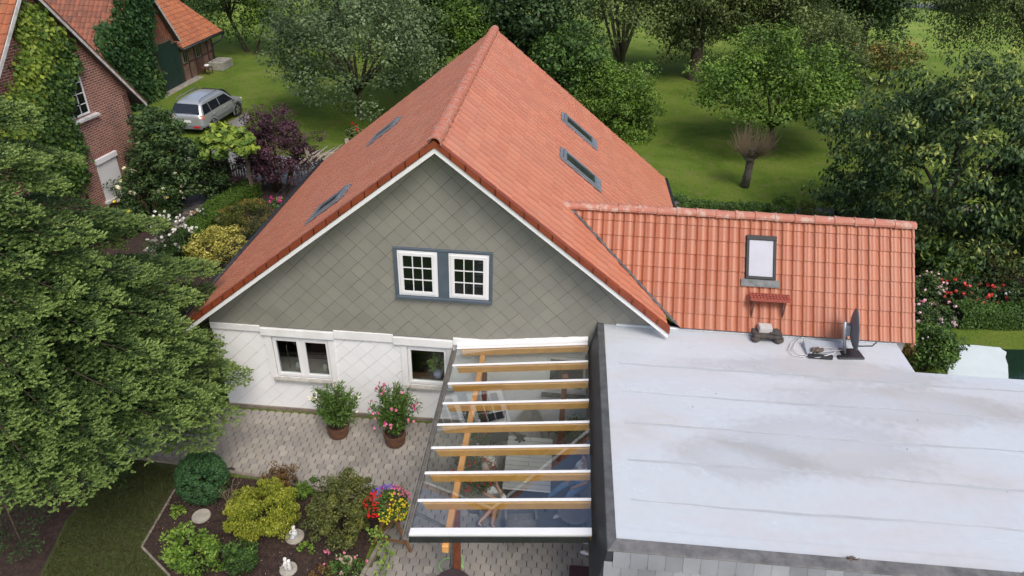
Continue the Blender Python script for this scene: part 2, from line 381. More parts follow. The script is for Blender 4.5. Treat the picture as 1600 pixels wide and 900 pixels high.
def shrub(name, label, cat, box, leaf, L=.06, W=.035, ncl=60, nlf=120, rcl=None, shell=.6, low=-.6, flat=.7, lump=.25, lift=0.,
          y=None, group=None, bl=None, tone=0.0, face=.6, ratio=.92, stems=6, axis=None, top=1.0):
    P, rx, ry, hz = solve_box(box, lift, y, ratio=ratio)
    t = thing(name, label, cat, (P[0], P[1], 0), group=group); rcl = rcl or rx * .3
    Q, Nn, v, cc = crown(P, (rx, ry, hz), ncl, nlf, rcl, shell, low, flat, lump, top=top, face=face)
    Q = clamp_z(Q); sz = rng.uniform(.7, 1.3, len(Q)); ax = None
    if axis == 'up': ax = np.tile([0, 0, 1.], (len(Q), 1)) + rng.normal(size=Q.shape) * .4; Nn = unit(rng.normal(size=Q.shape) + (0, 0, .4))
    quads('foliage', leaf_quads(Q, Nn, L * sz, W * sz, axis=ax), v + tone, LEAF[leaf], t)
    if stems:
        mb = MB()
        for i in range(stems):
            a = rnd.uniform(0, 6.28); e = rnd.uniform(.4, .8)
            p1 = (P[0] + math.cos(a) * rx * e, P[1] + math.sin(a) * ry * e, P[2] + hz * rnd.uniform(0, .6))
            p0 = (P[0] + math.cos(a) * rx * .12, P[1] + math.sin(a) * ry * .12, -.03)
            mb.tube([p0, tuple((p0[j] * .5 + p1[j] * .5) + (0, 0, .1 * hz)[j] for j in range(3)), p1], [rx * .045, rx * .035, rx * .012], 5)
        mb.build('stem', STEM, t, smooth=True)
    if bl:
        dc = unit(cc - P)
        for color, n, size in bl:
            sel = cc[(dc[:, 2] > -.1)]
            d = unit(sel - P); Ptop = P + d * np.array([rx, ry, hz]) * .98
            Ptop = Ptop[(Ptop[:, 2] > .05)]
            blooms(Ptop, n, rx * .12, size, color, t, name=color.replace('hotpink', 'pink').replace('palepink', 'pink') + '_blossoms')
    return t, P, (rx, ry, hz)
import bmesh
# ================================================================ GROUND
LAWN = bpy.data.materials.new('lawn_grass'); LAWN.use_nodes = True
def _lawn():
    nt = LAWN.node_tree; b = nt.nodes['Principled BSDF']; tc = N(nt, 'ShaderNodeTexCoord')
    a = N(nt, 'ShaderNodeTexNoise'); a.inputs['Scale'].default_value = .28; a.inputs['Detail'].default_value = 7; a.inputs['Roughness'].default_value = .6
    f = N(nt, 'ShaderNodeTexNoise'); f.inputs['Scale'].default_value = 9; f.inputs['Detail'].default_value = 8; f.inputs['Roughness'].default_value = .75
    nt.links.new(tc.outputs['Object'], a.inputs[0]); nt.links.new(tc.outputs['Object'], f.inputs[0])
    c1 = ramp(nt, a.outputs[0], [(.3, (.07, .115, .017)), (.5, (.115, .18, .026)), (.64, (.16, .21, .042)), (.8, (.21, .20, .07))])
    c2 = ramp(nt, f.outputs[0], [(.3, (.55, .56, .45)), (.7, (1.2, 1.2, 1.1))])
    mx = N(nt, 'ShaderNodeMix', data_type='RGBA', blend_type='MULTIPLY'); mx.inputs[0].default_value = 1
    nt.links.new(c1, mx.inputs[6]); nt.links.new(c2, mx.inputs[7])
    p2 = N(nt, 'ShaderNodeTexNoise'); p2.inputs['Scale'].default_value = 1.7; p2.inputs['Detail'].default_value = 9; p2.inputs['Roughness'].default_value = .7; nt.links.new(tc.outputs['Object'], p2.inputs[0])
    pf = ramp(nt, p2.outputs[0], [(.50, (0, 0, 0)), (.68, (.75, .75, .75))])
    mp_ = N(nt, 'ShaderNodeMix', data_type='RGBA'); nt.links.new(pf, mp_.inputs[0]); nt.links.new(mx.outputs[2], mp_.inputs[6]); mp_.inputs[7].default_value = (.17, .16, .06, 1); mx = mp_
    # the meadow beyond the orchard is paler
    sp = N(nt, 'ShaderNodeSeparateXYZ'); nt.links.new(tc.outputs['Object'], sp.inputs[0])
    mr = N(nt, 'ShaderNodeMapRange'); mr.inputs[1].default_value = 50; mr.inputs[2].default_value = 66; nt.links.new(sp.outputs[1], mr.inputs[0])
    m2 = N(nt, 'ShaderNodeMix', data_type='RGBA'); nt.links.new(mr.outputs[0], m2.inputs[0]); nt.links.new(mx.outputs[2], m2.inputs[6])
    c3 = ramp(nt, a.outputs[0], [(.3, (.13, .22, .03)), (.7, (.24, .30, .07))]); nt.links.new(c3, m2.inputs[7])
    nt.links.new(m2.outputs[2], b.inputs['Base Color']); b.inputs['Roughness'].default_value = .95; b.inputs['Specular IOR Level'].default_value = .1
    bp = N(nt, 'ShaderNodeBump'); bp.inputs['Strength'].default_value = .8; bp.inputs['Distance'].default_value = .06
    nt.links.new(f.outputs[0], bp.inputs['Height']); nt.links.new(bp.outputs[0], b.inputs['Normal'])
_lawn()
SOIL = mat('bark_mulch', (.060, .036, .028), (.022, .013, .010), scale=9, rough=.98, bump=1, bscale=45, detail=9)
ASPH = mat('asphalt', (.24, .235, .23), (.15, .145, .14), scale=1.2, rough=.9, bump=.3, bscale=60)
CONC = mat('concrete', (.36, .33, .28), (.20, .185, .155), scale=3, rough=.9, bump=.4, bscale=30)
JOINT = mat('joint_sand', (.075, .065, .052), (.04, .036, .03), scale=14, rough=1)
def sheet(name, pts, z, m_, kind='structure'):
    o = MB().poly([(p[0], p[1], z) for p in pts]).build(name, m_); return tag(o, kind=kind)
tag(MB().poly([(-700, -60, 0), (700, -60, 0), (700, 900, 0), (-700, 900, 0)]).build('ground', LAWN), kind='structure')
sheet('driveway', [G(255, 255)[:2], G(330, 205)[:2], G(386, 176)[:2], G(392, 184)[:2], G(372, 208)[:2], G(400, 240)[:2], G(600, 255)[:2], G(640, 300)[:2], G(480, 300)[:2], G(330, 300)[:2]], .004, ASPH)
sheet('lawn_strip', [(-9.35, 4), (-9.55, 7.88), (-9.9, 9.2), (-9.75, 11.0), (-8.1, 11.0), G(285, 737)[:2], G(222, 855)[:2], G(265, 900)[:2], (-6.1, 6.3), (-6.1, 4)], .004, mat('worn_lawn', (.062, .082, .020), (.050, .046, .018), scale=3.5, rough=1, bump=.6, bscale=50, detail=9))
sheet('farm_track', [(37, 86.5), (45, 87), (46, 91), (38, 90.5)], .004, ASPH)
sheet('gravel_path', [(3.9, 27.4), (9.6, 27.3), (15, 27.9), (22, 29.5), (22, 30.3), (15, 28.7), (9.6, 28.0), (3.9, 28.1)], .004, mat('path_gravel', (.27, .25, .23), (.17, .16, .15), scale=9, rough=.95, bump=.5))
# bark mulch beds
bedL = [(-22, 4), (-9.35, 4), (-9.55, 7.88), (-9.9, 9.2), (-9.75, 10.9), (-9.6, 14.2), (-13.0, 19.5), (-22, 19.5)]
sheet('mulch_bed', bedL, .008, SOIL)
bedF = [G(285, 737)[:2], G(420, 752)[:2], G(640, 790)[:2] - np.array([.55, -.02]), G(596, 808)[:2], (-3.4, 8.52), (-3.75, 6.5), (-6.2, 6.3), G(265, 900)[:2], G(222, 855)[:2]]
sheet('flower_bed', bedF, .012, SOIL)
sheet('side_bed', [(-18.9, 18.5), (-12.6, 17.2), (-8.75, 13.1), (-8.75, 24), (-10.6, 27.2), (-14.2, 27.9), (-18.4, 28.5), (-18.9, 24)], .006, SOIL)
sheet('rose_bed', [(8.2, 19.4), (30, 20.1), (30, 25.5), (8.2, 25.5)], .006, SOIL)
# paving stones: staggered elongated hexagons with a waist
def inside(p, poly):
    c = False; n = len(poly)
    for i in range(n):
        a, b = poly[i], poly[i - 1]
        if (a[1] > p[1]) != (b[1] > p[1]) and p[0] < (b[0] - a[0]) * (p[1] - a[1]) / (b[1] - a[1]) + a[0]: c = not c
    return c
pave = [(-11.2, 12.98), (3.0, 12.98), (3.0, 6.2), (-3.62, 6.2), (-3.27, 8.52), (-2.88, 10.30), (-6.1, 10.83), (-8.17, 11.05), (-9.6, 11.1), (-11.2, 11.3)]
sheet('paving_base', pave, .010, JOINT)
def pavers():
    W_, H_ = .205, .165; mb = MB(); j = 0; y = 6.3
    outl = [(-.5, -.30), (-.47, .0), (-.5, .30), (-.40, .43), (-.12, .63), (.05, .64), (.36, .46), (.5, .30), (.47, 0.), (.5, -.30), (.40, -.43), (.12, -.63), (-.05, -.64), (-.36, -.46)]
    while y < 12.95:
        x = -11.2 + (W_ / 2 if j % 2 else 0)
        while x < 3.0:
            if inside((x, y), pave):
                h = .028 + rnd.uniform(-.004, .004); tx, ty = rnd.uniform(-.02, .02), rnd.uniform(-.02, .02)
                sw = .04 * math.sin(j * 1.7)
                P1 = [(x + a * W_ * .955, y + b * H_ * .965) for a, b in outl]
                n = len(mb.v); k = len(P1)
                for px_, py_ in P1: mb.v.append((px_, py_, .008))
                for px_, py_ in P1: mb.v.append((px_, py_, h - .006))
                for px_, py_ in P1:
                    qx, qy = x + (px_ - x) * .9, y + (py_ - y) * .9; mb.v.append((qx, qy, h + (qx - x) * tx + (qy - y) * ty))
                for i in range(k):
                    q = (i + 1) % k
                    mb.f.append((n + i, n + q, n + k + q, n + k + i)); mb.f.append((n + k + i, n + k + q, n + 2 * k + q, n + 2 * k + i))
                mb.f.append(tuple(n + 2 * k + i for i in reversed(range(k))))
            x += W_
        y += H_; j += 1
    for i, f in enumerate(mb.f): mb.f[i] = tuple(reversed(f))
    return mb
PAV = island_mat('concrete_pavers', [(.27, .25, .225), (.35, .325, .285), (.31, .28, .255), (.39, .36, .31), (.30, .28, .26), (.35, .315, .27)], rough=.85, stain=.3)
tag(pavers().build('paving', PAV), kind='structure')
# concrete edging strips round the beds
EDG = mat('edging_concrete', (.30, .26, .21), (.17, .15, .12), scale=5, rough=.9, bump=.4)
def edging(label, pts, w=.07, h=.07):
    mb = MB()
    for i in range(len(pts) - 1):
        a, b = np.array(pts[i]), np.array(pts[i + 1]); L = np.linalg.norm(b - a); n = max(1, round(L / 1.0)); d = (b - a) / n
        for k in range(n): mb.bar((*(a + d * (k + .006)), h / 2 - .02), (*(a + d * (k + .994)), h / 2 - .02), w, h)
    return tag(mb.build('bed_edging', EDG, bevel=.006), label, 'edging', 'concrete edgings of the beds')
edging('concrete edging between the paving and the back of the flower bed', [(-9.6, 11.08), (-8.17, 10.99), (-6.1, 10.77), (-2.98, 10.24)])
edging('low dark edging between the lawn strip and the flower bed', [G(290, 737)[:2], G(222, 855)[:2], G(265, 900)[:2], (-6.1, 6.4)], w=.045, h=.05)
edging('wooden brown edging on the right side of the flower bed', [(-2.98, 10.24), (-3.33, 8.52), (-3.68, 6.4)], w=.08, h=.1)
# stone path beside the brick house
path = [G(352, 300)[:2], G(305, 305)[:2] + np.array([-.5, .6]), G(255, 345)[:2], G(248, 400)[:2], G(305, 405)[:2], G(352, 330)[:2]]
path = [(-13.3, 25.9), (-15.0, 26.6), (-15.35, 24.4), (-14.4, 20.5), (-12.9, 20.2), (-12.75, 21.5), (-13.0, 24.4)]
sheet('garden_path', path, .010, JOINT)
mb = MB(); sx = -15.6; 
for j in range(30):
    x = -15.6
    y = 20.0 + j * .24
    while x < -12.5:
        w_ = rnd.uniform(.28, .5)
        if inside((x + w_ / 2, y + .12), path):
            k = .018; g1, g2 = rnd.uniform(.01, .03), rnd.uniform(.01, .03); s = rnd.uniform(-.03, .03)
            mb.prism([(x + g1, y + g2, .005), (x + w_ - g2, y + g1 + s, .005), (x + w_ - g1, y + .24 - g2 + s, .005), (x + g2, y + .24 - g1, .005)], (0, 0, k + rnd.uniform(0, .01)))
        x += w_
tag(mb.build('path_stones', island_mat('path_flagstones', [(.16, .13, .12), (.24, .20, .18), (.19, .16, .16), (.28, .24, .21)], stain=.4)), kind='structure')

# ================================================================ ROOF HELPERS
def tile_surface(O, U, V, ul, vl, tw, cs, prof, t=.018, res=8):
    """tiles as real relief: stepped courses with a profile across; returns verts, quads, uvs"""
    O, U, V = (np.array(q, float) for q in (O, U, V)); U = U / np.linalg.norm(U); V = V / np.linalg.norm(V); Nn = np.cross(U, V)
    if Nn[2] < 0: Nn = -Nn
    nu = int(round(ul / tw * res)); us = np.linspace(0, ul, nu + 1); pr = prof((us / tw) % 1.0)
    verts = []; faces = []; uvs = []; nc = int(math.ceil(vl / cs))
    for j in range(nc):
        v0 = j * cs; v1 = min((j + 1) * cs, vl) + (.015 if (j + 1) * cs < vl else 0)
        for (vv, hh) in ((v0, -.004), (v0, t), (v1, 0.)):
            q = O + np.outer(us, U) + V * vv + np.outer(pr + hh, Nn); verts.append(q)
        b = j * 3 * (nu + 1)
        for r, (a0, a1) in enumerate(((.02, .02), (.03, .97))):
            for i in range(nu):
                p = b + r * (nu + 1) + i
                faces.append((p, p + 1, p + nu + 2, p + nu + 1))
                k0 = (i + .02) / res; k1 = (i + .98) / res
                uvs += [(k0, j + a0), (k1, j + a0), (k1, j + a1), (k0, j + a1)]
    return np.concatenate(verts), faces, uvs, Nn
def tile_roof(name, O, U, V, ul, vl, tw, cs, prof, material, parent, t=.018, res=8, cuts=(), quadrant=None):
    vs, fs, uvs, Nn = tile_surface(O, U, V, ul, vl, tw, cs, prof, t, res)
    me = bpy.data.meshes.new(name); me.from_pydata([tuple(map(float, p)) for p in vs], [], fs)
    l = me.uv_layers.new(name='tile'); l.data.foreach_set('uv', np.array(uvs, np.float32).ravel())
    bm = bmesh.new(); bm.from_mesh(me)
    for co, no in cuts:
        bmesh.ops.bisect_plane(bm, geom=bm.verts[:] + bm.edges[:] + bm.faces[:], plane_co=co, plane_no=no, clear_outer=True)
    if quadrant:
        x0, y1 = quadrant
        for co, no in (((x0, 0, 0), (1, 0, 0)), ((0, y1, 0), (0, 1, 0))):
            bmesh.ops.bisect_plane(bm, geom=bm.verts[:] + bm.edges[:] + bm.faces[:], plane_co=co, plane_no=no)
        dead = [f for f in bm.faces if f.calc_center_median().x > x0 and f.calc_center_median().y < y1]
        bmesh.ops.delete(bm, geom=dead, context='FACES')
    bmesh.ops.recalc_face_normals(bm, faces=bm.faces[:])
    if sum(f.normal.z for f in bm.faces) < 0: bmesh.ops.reverse_faces(bm, faces=bm.faces[:])
    bm.to_mesh(me); bm.free()
    return link_mesh(name, me, material, parent)
flatprof = lambda f: .006 * np.clip(1 - np.abs(f - .14) / .12, 0, 1) - .022 * (np.abs(f - .5 - .5 * np.sign(f - .5)) < .06) + .003 * np.sin(f * 6.283)
rollprof = lambda f: .038 * np.clip(np.cos((f - .18) * 6.283 / 1.0), -.25, 1) ** 1 * (np.abs(f - .18) < .5) + .006 * np.sin(f * 12.566)
def pan(f):
    broad = np.where(f < .62, .020 * np.sin(np.pi * np.clip(f / .62, 0, 1)), 0.); g = (f - .84 + .5) % 1.0 - .5
    return broad + .046 * np.exp(-(g / .085) ** 2) - .012 * np.exp(-((f - .68) / .05) ** 2)
oldpan = lambda f: np.exp(-((f - .2) / .16) ** 2) * .035
def ridge_tiles(name, a, b, r, material, parent, seg=.38, up=.0):
    """overlapping half-round ridge tiles from a to b"""
    a, b = Vector(a), Vector(b); L = (b - a).length; d = (b - a) / L; n = max(1, int(L / seg)); s = L / n
    side = d.cross(Vector((0, 0, 1))).normalized(); u = side.cross(d); mb = MB(); K = 8
    for i in range(n):
        jr = rnd.uniform(-.006, .006)
        for q, (t0, r0, r1) in enumerate(((i * s - .04, r * 1.1, r * .93),)):
            base = len(mb.v); t1 = (i + 1) * s
            for (tt, rr) in ((t0, r0 * .82), (t0, r0), (t0 + .05, r0), (t0 + .06, r * 1.0), (t1, r1)):
                for k in range(K + 1):
                    an = math.pi * (k / K) * 1.1 - .05 * math.pi
                    mb.v.append(tuple(a + d * tt + side * math.cos(an) * rr * 1.02 + u * (math.sin(an) * rr * .95 + jr)))
            for p in range(4):
                for k in range(K): mb.f.append((base + p * (K + 1) + k, base + p * (K + 1) + k + 1, base + (p + 1) * (K + 1) + k + 1, base + (p + 1) * (K + 1) + k))
    return mb.build(name, material, parent, smooth=False)
WHITE = mat('white_paint', (.86, .86, .85), (.80, .80, .79), scale=3, rough=.45)
PVC = mat('white_plastic', (.82, .82, .82), (.78, .78, .78), scale=2, rough=.3)
DARK = mat('dark_grey_metal', (.045, .05, .055), (.03, .033, .036), scale=5, rough=.45, metal=.3)
ZINC = mat('zinc_flashing', (.32, .34, .36), (.20, .215, .23), scale=6, rough=.5, metal=.4)
LEAD = mat('lead_flashing', (.17, .18, .185), (.09, .095, .10), scale=7, rough=.6, metal=.3, bump=.3)
PANE = bpy.data.materials.new('dark_window_glass'); PANE.use_nodes = True
_b = PANE.node_tree.nodes['Principled BSDF']; _b.inputs['Base Color'].default_value = (.006, .009, .008, 1); _b.inputs['Roughness'].default_value = .04; _b.inputs['Specular IOR Level'].default_value = .6
CLEAR = glassmat('clear_window_glass', refl=.03)
ROOFG = glassmat('roof_glass', tint=(.95, .97, .97), refl=.06)

# ================================================================ MAIN HOUSE
RX, RZ, K_ = -2.4, 7.55, .785
YF, YB, EL, ER, WY = 12.6, 23.85, -8.72, 3.83, 13.08
zr = lambda x: RZ - K_ * abs(x - RX)
T_RED = tilemat('main_roof_tiles', (.64, .235, .135), (.56, .19, .108), (.46, .28, .20), rough=.42, dirt_amt=.3)
T_RIDGE = mat('weathered_ridge_clay', (.48, .17, .105), (.47, .30, .24), scale=9, rough=.6, bump=.3, lo=.33, hi=.50)
T_VERGE = mat('verge_tile_clay', (.27, .06, .022), (.20, .042, .018), scale=3, rough=.5)
house = thing('house', 'house with a big red tiled gable roof and olive grey diamond cladding above white walls', 'house', (RX, WY, 0))
cosk = 1 / math.sqrt(1 + K_ ** 2)
slR = (ER - RX) / cosk; slL = (RX - EL) / cosk
roofR = tile_roof('roof', (ER, YF, zr(ER)), (0, 1, 0), (-1, 0, K_), YB - YF, slR, .30, .335, flatprof, T_RED, house, t=.016, quadrant=(2.58, 13.12))
roofL = tile_roof('roof', (EL, YF, zr(EL)), (0, 1, 0), (1, 0, K_), YB - YF, slL, .30, .335, flatprof, T_RED, house, t=.013)
ridge_tiles('ridge', (RX, YF - .06, RZ - .03), (RX, YB + .03, RZ - .03), .14, T_RIDGE, house)
# decking below the tiles, verge tiles and white barge boards at the front
dk = MB()
dk.prism([(RX, YF + .03, RZ - .03), (EL + .05, YF + .03, zr(EL + .05) - .03), (EL + .05, YF + .03, zr(EL + .05) - .11), (RX, YF + .03, RZ - .11)], (0, YB - YF - .06, 0))
dk.prism([(RX, YF + .03, RZ - .03), (RX, YF + .03, RZ - .11), (2.5, YF + .03, zr(2.5) - .11), (2.5, YF + .03, zr(2.5) - .03)], (0, YB - YF - .06, 0))
dk.build('roof_deck', WHITE, house)
for s_, xe in ((-1, EL), (1, 2.60)):
    vb = MB(); n = int(abs(xe - RX) / .30)
    for i in range(n + 1):
        xa = RX + (xe - RX) * i / (n + 1); xb = RX + (xe - RX) * (i + 1.06) / (n + 1)
        za, zb = zr(xa), zr(xb); o_ = rnd.uniform(.002, .007)
        vb.prism([(xa, YF - .05, za + .016 - o_), (xb, YF - .05, zb + .016 + o_), (xb, YF - .05, zb - .11 + o_), (xa, YF - .05, za - .11 - o_)], (0, .045, 0))
        vb.prism([(xa, YF - .05, za + .030 - o_), (xb, YF - .05, zb + .030 + o_), (xb, YF - .05, zb + .016 + o_), (xa, YF - .05, za + .016 - o_)], (0, .14, 0))
    vb.build('verge_tiles', T_VERGE, house)
    tb = MB(); tb.prism([(RX, YF - .02, RZ - .13), (xe, YF - .02, zr(xe) - .13), (xe, YF - .02, zr(xe) - .24), (RX, YF - .02, RZ - .24)], (0, .04, 0))
    tb.build('barge_board', WHITE, house)
sf = MB(); sf.prism([(RX, YF + .02, RZ - .15), (EL + .1, YF + .02, zr(EL + .1) - .15), (EL + .1, YF + .02, zr(EL + .1) - .18), (RX, YF + .02, RZ - .18)], (0, WY - YF - .0, 0))
sf.prism([(RX, YF + .02, RZ - .15), (RX, YF + .02, RZ - .18), (2.5, YF + .02, zr(2.5) - .18), (2.5, YF + .02, zr(2.5) - .15)], (0, WY - YF, 0)); sf.build('soffit', WHITE, house)
GREYD = brickmat('olive_grey_diamond_cladding', (.275, .268, .225), (.25, .243, .205), (.11, .108, .095), .30, .30, .0055, (0, 2), rot=R_(45), offset=0, rough=.7, bumpd=.012, dirt=.14)
WHITED = brickmat('white_diamond_cladding', (.76, .77, .78), (.70, .71, .73), (.42, .42, .42), .30, .30, .004, (0, 2), rot=R_(45), offset=0, rough=.6, bumpd=.01, dirt=.12)
ZB = 2.60
WL, WR = -8.05, 3.4
def clip2(poly, half):
    for (nx, nz, d) in half:      # keep nx*x + nz*z <= d
        out = []
        for i in range(len(poly)):
            a, b = poly[i - 1], poly[i]; da = nx * a[0] + nz * a[1] - d; db = nx * b[0] + nz * b[1] - d
            if (da <= 0) != (db <= 0): t = da / (da - db); out.append((a[0] + (b[0] - a[0]) * t, a[1] + (b[1] - a[1]) * t))
            if db <= 0: out.append(b)
        poly = out
        if len(poly) < 3: return []
    return poly
def diamonds(name, cells, x0, x1, z0, z1, yw, material, parent, q=.212, gap=.005):
    # overlapping fibre-cement diamonds: each plate leans out a little towards its lower corner
    mb = MB(); r = random.Random(4); j = 0; z = z0 - q
    while z < z1 + q:
        x = x0 - q + (q if j % 2 else 0)
        while x < x1 + q:
            g = gap; jx, jz = r.uniform(-.002, .002), r.uniform(-.002, .002); out_ = r.uniform(.009, .014); tl_ = r.uniform(-.004, .004)
            dia = [(x + jx, z - q + g + jz), (x + q - g + jx, z + jz), (x + jx, z + q - g + jz), (x - q + g + jx, z + jz)]
            for half in cells:
                p = clip2(dia, half)
                if len(p) < 3: continue
                n = len(mb.v); k = len(p)
                for (px_, pz_) in p: mb.v.append((px_, yw - .003 - out_ * (z + q - pz_) / (2 * q) - tl_ * (px_ - x), pz_))
                for (px_, pz_) in p: mb.v.append((px_, yw + .002, pz_))
                mb.f.append(tuple(range(n, n + k)))
                for i in range(k): e = (i + 1) % k; mb.f.append((n + i, n + k + i, n + k + e, n + e))
            x += 2 * q
        z += q; j += 1
    return mb.build(name, material, parent)
D_GREY = island_mat('olive_grey_plates', [(.248, .244, .203), (.272, .265, .222), (.258, .252, .215), (.282, .273, .228), (.252, .246, .21)], rough=.65, bump=.12, bscale=18, stain=.14)
D_WHITE = island_mat('white_plates', [(.84, .845, .85), (.88, .88, .88), (.86, .865, .87)], rough=.5, bump=.08, bscale=18, stain=.05)
gable_half = [(0, -1, -(2.60 + .004)), (1, 0, 3.4), (-1, 0, 8.05), (K_, 1, RZ - .165 + K_ * RX), (-K_, 1, RZ - .165 - K_ * RX)]
diamonds('cladding', [gable_half], -8.1, 3.4, 2.6, 7.5, WY, D_GREY, house)
gable = MB().prism([(WL, WY, ZB), (WR, WY, ZB), (WR, WY, zr(WR) - .16), (RX, WY, RZ - .16), (WL, WY, zr(WL) - .16)], (0, .25, 0)).build('gable_wall', mat('gable_backing', (.035, .035, .03)), house)
def holes_wall(mb, x0, x1, z0, z1, y, th, holes):
    xs = sorted({x0, x1, *[h[0] for h in holes], *[h[1] for h in holes]}); zs = sorted({z0, z1, *[h[2] for h in holes], *[h[3] for h in holes]})
    for i in range(len(xs) - 1):
        for j in range(len(zs) - 1):
            cx, cz = (xs[i] + xs[i + 1]) / 2, (zs[j] + zs[j + 1]) / 2
            if not any(h[0] < cx < h[1] and h[2] < cz < h[3] for h in holes): mb.box(xs[i], xs[i + 1], y, y + th, zs[j], zs[j + 1])
HK, HP, HT = (-6.62, -5.22, 1.10, 2.28), (-3.32, -2.35, 1.15, 2.28), (.02, .98, 1.22, 2.30)
lw = MB(); holes_wall(lw, WL, WR, .10, 2.597, WY + .03, .22, [HK, HP, HT])
bmw = lw.build('lower_wall', mat('joint_grey', (.26, .26, .26), (.2, .2, .2)), house)
cells_ = [[(-1, 0, 8.05), (1, 0, HK[0]), (0, -1, -.10), (0, 1, 2.5)]]
for (xa, xb, h_) in ((HK[0], HK[1], HK), (HP[0], HP[1], HP), (HT[0], HT[1], HT)): cells_ += [[(-1, 0, -xa), (1, 0, xb), (0, -1, -.10), (0, 1, h_[2])], [(-1, 0, -xa), (1, 0, xb), (0, -1, -h_[3]), (0, 1, 2.5)]]
for xa, xb in ((HK[1], HP[0]), (HP[1], HT[0]), (HT[1], 3.4)): cells_.append([(-1, 0, -xa), (1, 0, xb), (0, -1, -.10), (0, 1, 2.5)])
diamonds('cladding', cells_, -8.1, 3.4, .1, 2.5, WY + .029, D_WHITE, house, gap=.005)
pl = MB(); 
for i in range(13): pl.box(WL - .02 + i * .87, WL - .02 + (i + 1) * .87 - .008, WY - .02, WY + .2, -.05, .10 + rnd.uniform(-.004, .004))
pl.build('plinth', mat('plinth_stone', (.28, .235, .18), (.17, .145, .115), scale=4, rough=.9, bump=.5), house, bevel=.004)
# top strip of white panels with shutter boxes above the windows
st = MB(); x = WL
for xa, xb, z0, z1, dy in ((WL, -6.83, 2.45, 2.62, .0), (-6.83, -5.05, 2.36, 2.57, -.018), (-5.05, -3.62, 2.40, 2.63, .0), (-3.62, -2.2, 2.36, 2.57, -.018), (-2.2, 1.1, 2.46, 2.66, -.01)):
    st.box(xa, xb - .006, WY - .035 + dy, WY + .028, z0, z1)
st.build('top_panels', mat('white_top_panels', (.86, .86, .86), (.76, .76, .74), scale=2.2, rough=.6), house, bevel=.006)
MB().box(WL, -8.0 + .0, WY + .25, YB - .3, 0, zr(WL) - .16).build('side_wall', WHITE, house)
MB().prism([(WL, YB - .3, 0), (WR, YB - .3, 0), (WR, YB - .3, zr(WR) - .14), (RX, YB - .3, RZ - .14), (WL, YB - .3, zr(WL) - .14)], (0, .2, 0)).build('rear_wall', WHITE, house)
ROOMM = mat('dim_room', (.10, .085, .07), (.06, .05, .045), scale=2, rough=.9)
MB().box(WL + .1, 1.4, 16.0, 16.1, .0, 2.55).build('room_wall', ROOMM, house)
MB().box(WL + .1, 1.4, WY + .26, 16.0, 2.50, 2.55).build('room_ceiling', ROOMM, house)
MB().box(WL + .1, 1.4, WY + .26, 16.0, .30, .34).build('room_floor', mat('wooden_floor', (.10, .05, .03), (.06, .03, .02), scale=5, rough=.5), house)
# kitchen worktop inside, tap and things on it
mb = MB().box(-7.0, -4.9, WY + .26, WY + .85, 1.0, 1.06); mb.build('worktop', mat('worktop', (.25, .22, .2), rough=.4), house)
mb = MB().tube([(-6.45, WY + .4, 1.06), (-6.45, WY + .4, 1.75), (-6.38, WY + .4, 1.95), (-6.28, WY + .4, 1.95), (-6.22, WY + .4, 1.8)], .016, 8); mb.build('tap', mat('chrome', (.6, .6, .6), rough=.15, metal=1), house, smooth=True)
for x_, c_ in ((-6.25, (.5, .5, .45)), (-6.12, (.3, .35, .3)), (-5.55, (.55, .5, .42)), (-5.4, (.5, .55, .6))):
    t_ = thing('jar', 'small jar on the kitchen worktop behind the %s' % {-6.25: 'left window pane near the tap', -6.12: 'left window pane, second from the tap', -5.55: 'right window pane, further left', -5.4: 'right window pane, further right'}[x_], 'jar', (x_, WY + .42, 1.06), group='jars in the kitchen window')
    MB().lathe([(.001, 1.06), (.05, 1.06), (.055, 1.12), (.05, 1.2), (.03, 1.22), (.03, 1.25), (.001, 1.25)], (x_, WY + .42, 0), 12).build('body', mat('jar_%d' % int(x_ * -100), c_, rough=.3), t_, smooth=True)
def wall_window(x0, x1, z0, z1, y, panes, label=None, frame=.07, sash=.055, sill=None, grid=None, fm=None, glass=None, dep=.10):
    """casement window in the wall opening; panes = list of (x0, x1)"""
    fr = MB(); f = frame
    fr.box(x0, x1, y, y + dep, z0, z0 + f); fr.box(x0, x1, y, y + dep, z1 - f, z1)
    fr.box(x0, x0 + f, y, y + dep, z0 + f, z1 - f); fr.box(x1 - f, x1, y, y + dep, z0 + f, z1 - f)
    w = fr.build('window', fm or PVC, house, bevel=.004)
    for a, b in panes:
        s = MB(); y1 = y - .015; s_ = sash; za, zb = z0 + f * .7, z1 - f * .7
        s.box(a, b, y1, y1 + .06, za, za + s_); s.box(a, b, y1, y1 + .06, zb - s_, zb); s.box(a, a + s_, y1, y1 + .06, za + s_, zb - s_); s.box(b - s_, b, y1, y1 + .06, za + s_, zb - s_)
        s.build('sash', PVC, w, bevel=.003)
        MB().box(a + s_, b - s_, y + .012, y + .02, za + s_, zb - s_).build('pane', glass or CLEAR, w)
        if grid:
            g = MB(); nx, nz = grid; W_ = b - a - 2 * s_; H_ = zb - za - 2 * s_
            for i in range(1, nx): g.box(a + s_ + W_ * i / nx - .011, a + s_ + W_ * i / nx + .011, y - .006, y + .010, za + s_, zb - s_)
            for i in range(1, nz): g.box(a + s_, b - s_, y - .004, y + .0095, za + s_ + H_ * i / nz - .011, za + s_ + H_ * i / nz + .011)
            g.build('glazing_bars', PVC, w)
    return w
SILL = mat('sill_stone', (.45, .44, .40), (.30, .29, .26), scale=6, rough=.8, bump=.3)
wall_window(*HK, WY + .05, [(HK[0] + .03, -5.97), (-5.87, HK[1] - .03)])
MB().box(-5.97, -5.87, WY + .045, WY + .14, HK[2] + .06, HK[3] - .06).build('mullion', PVC, house)
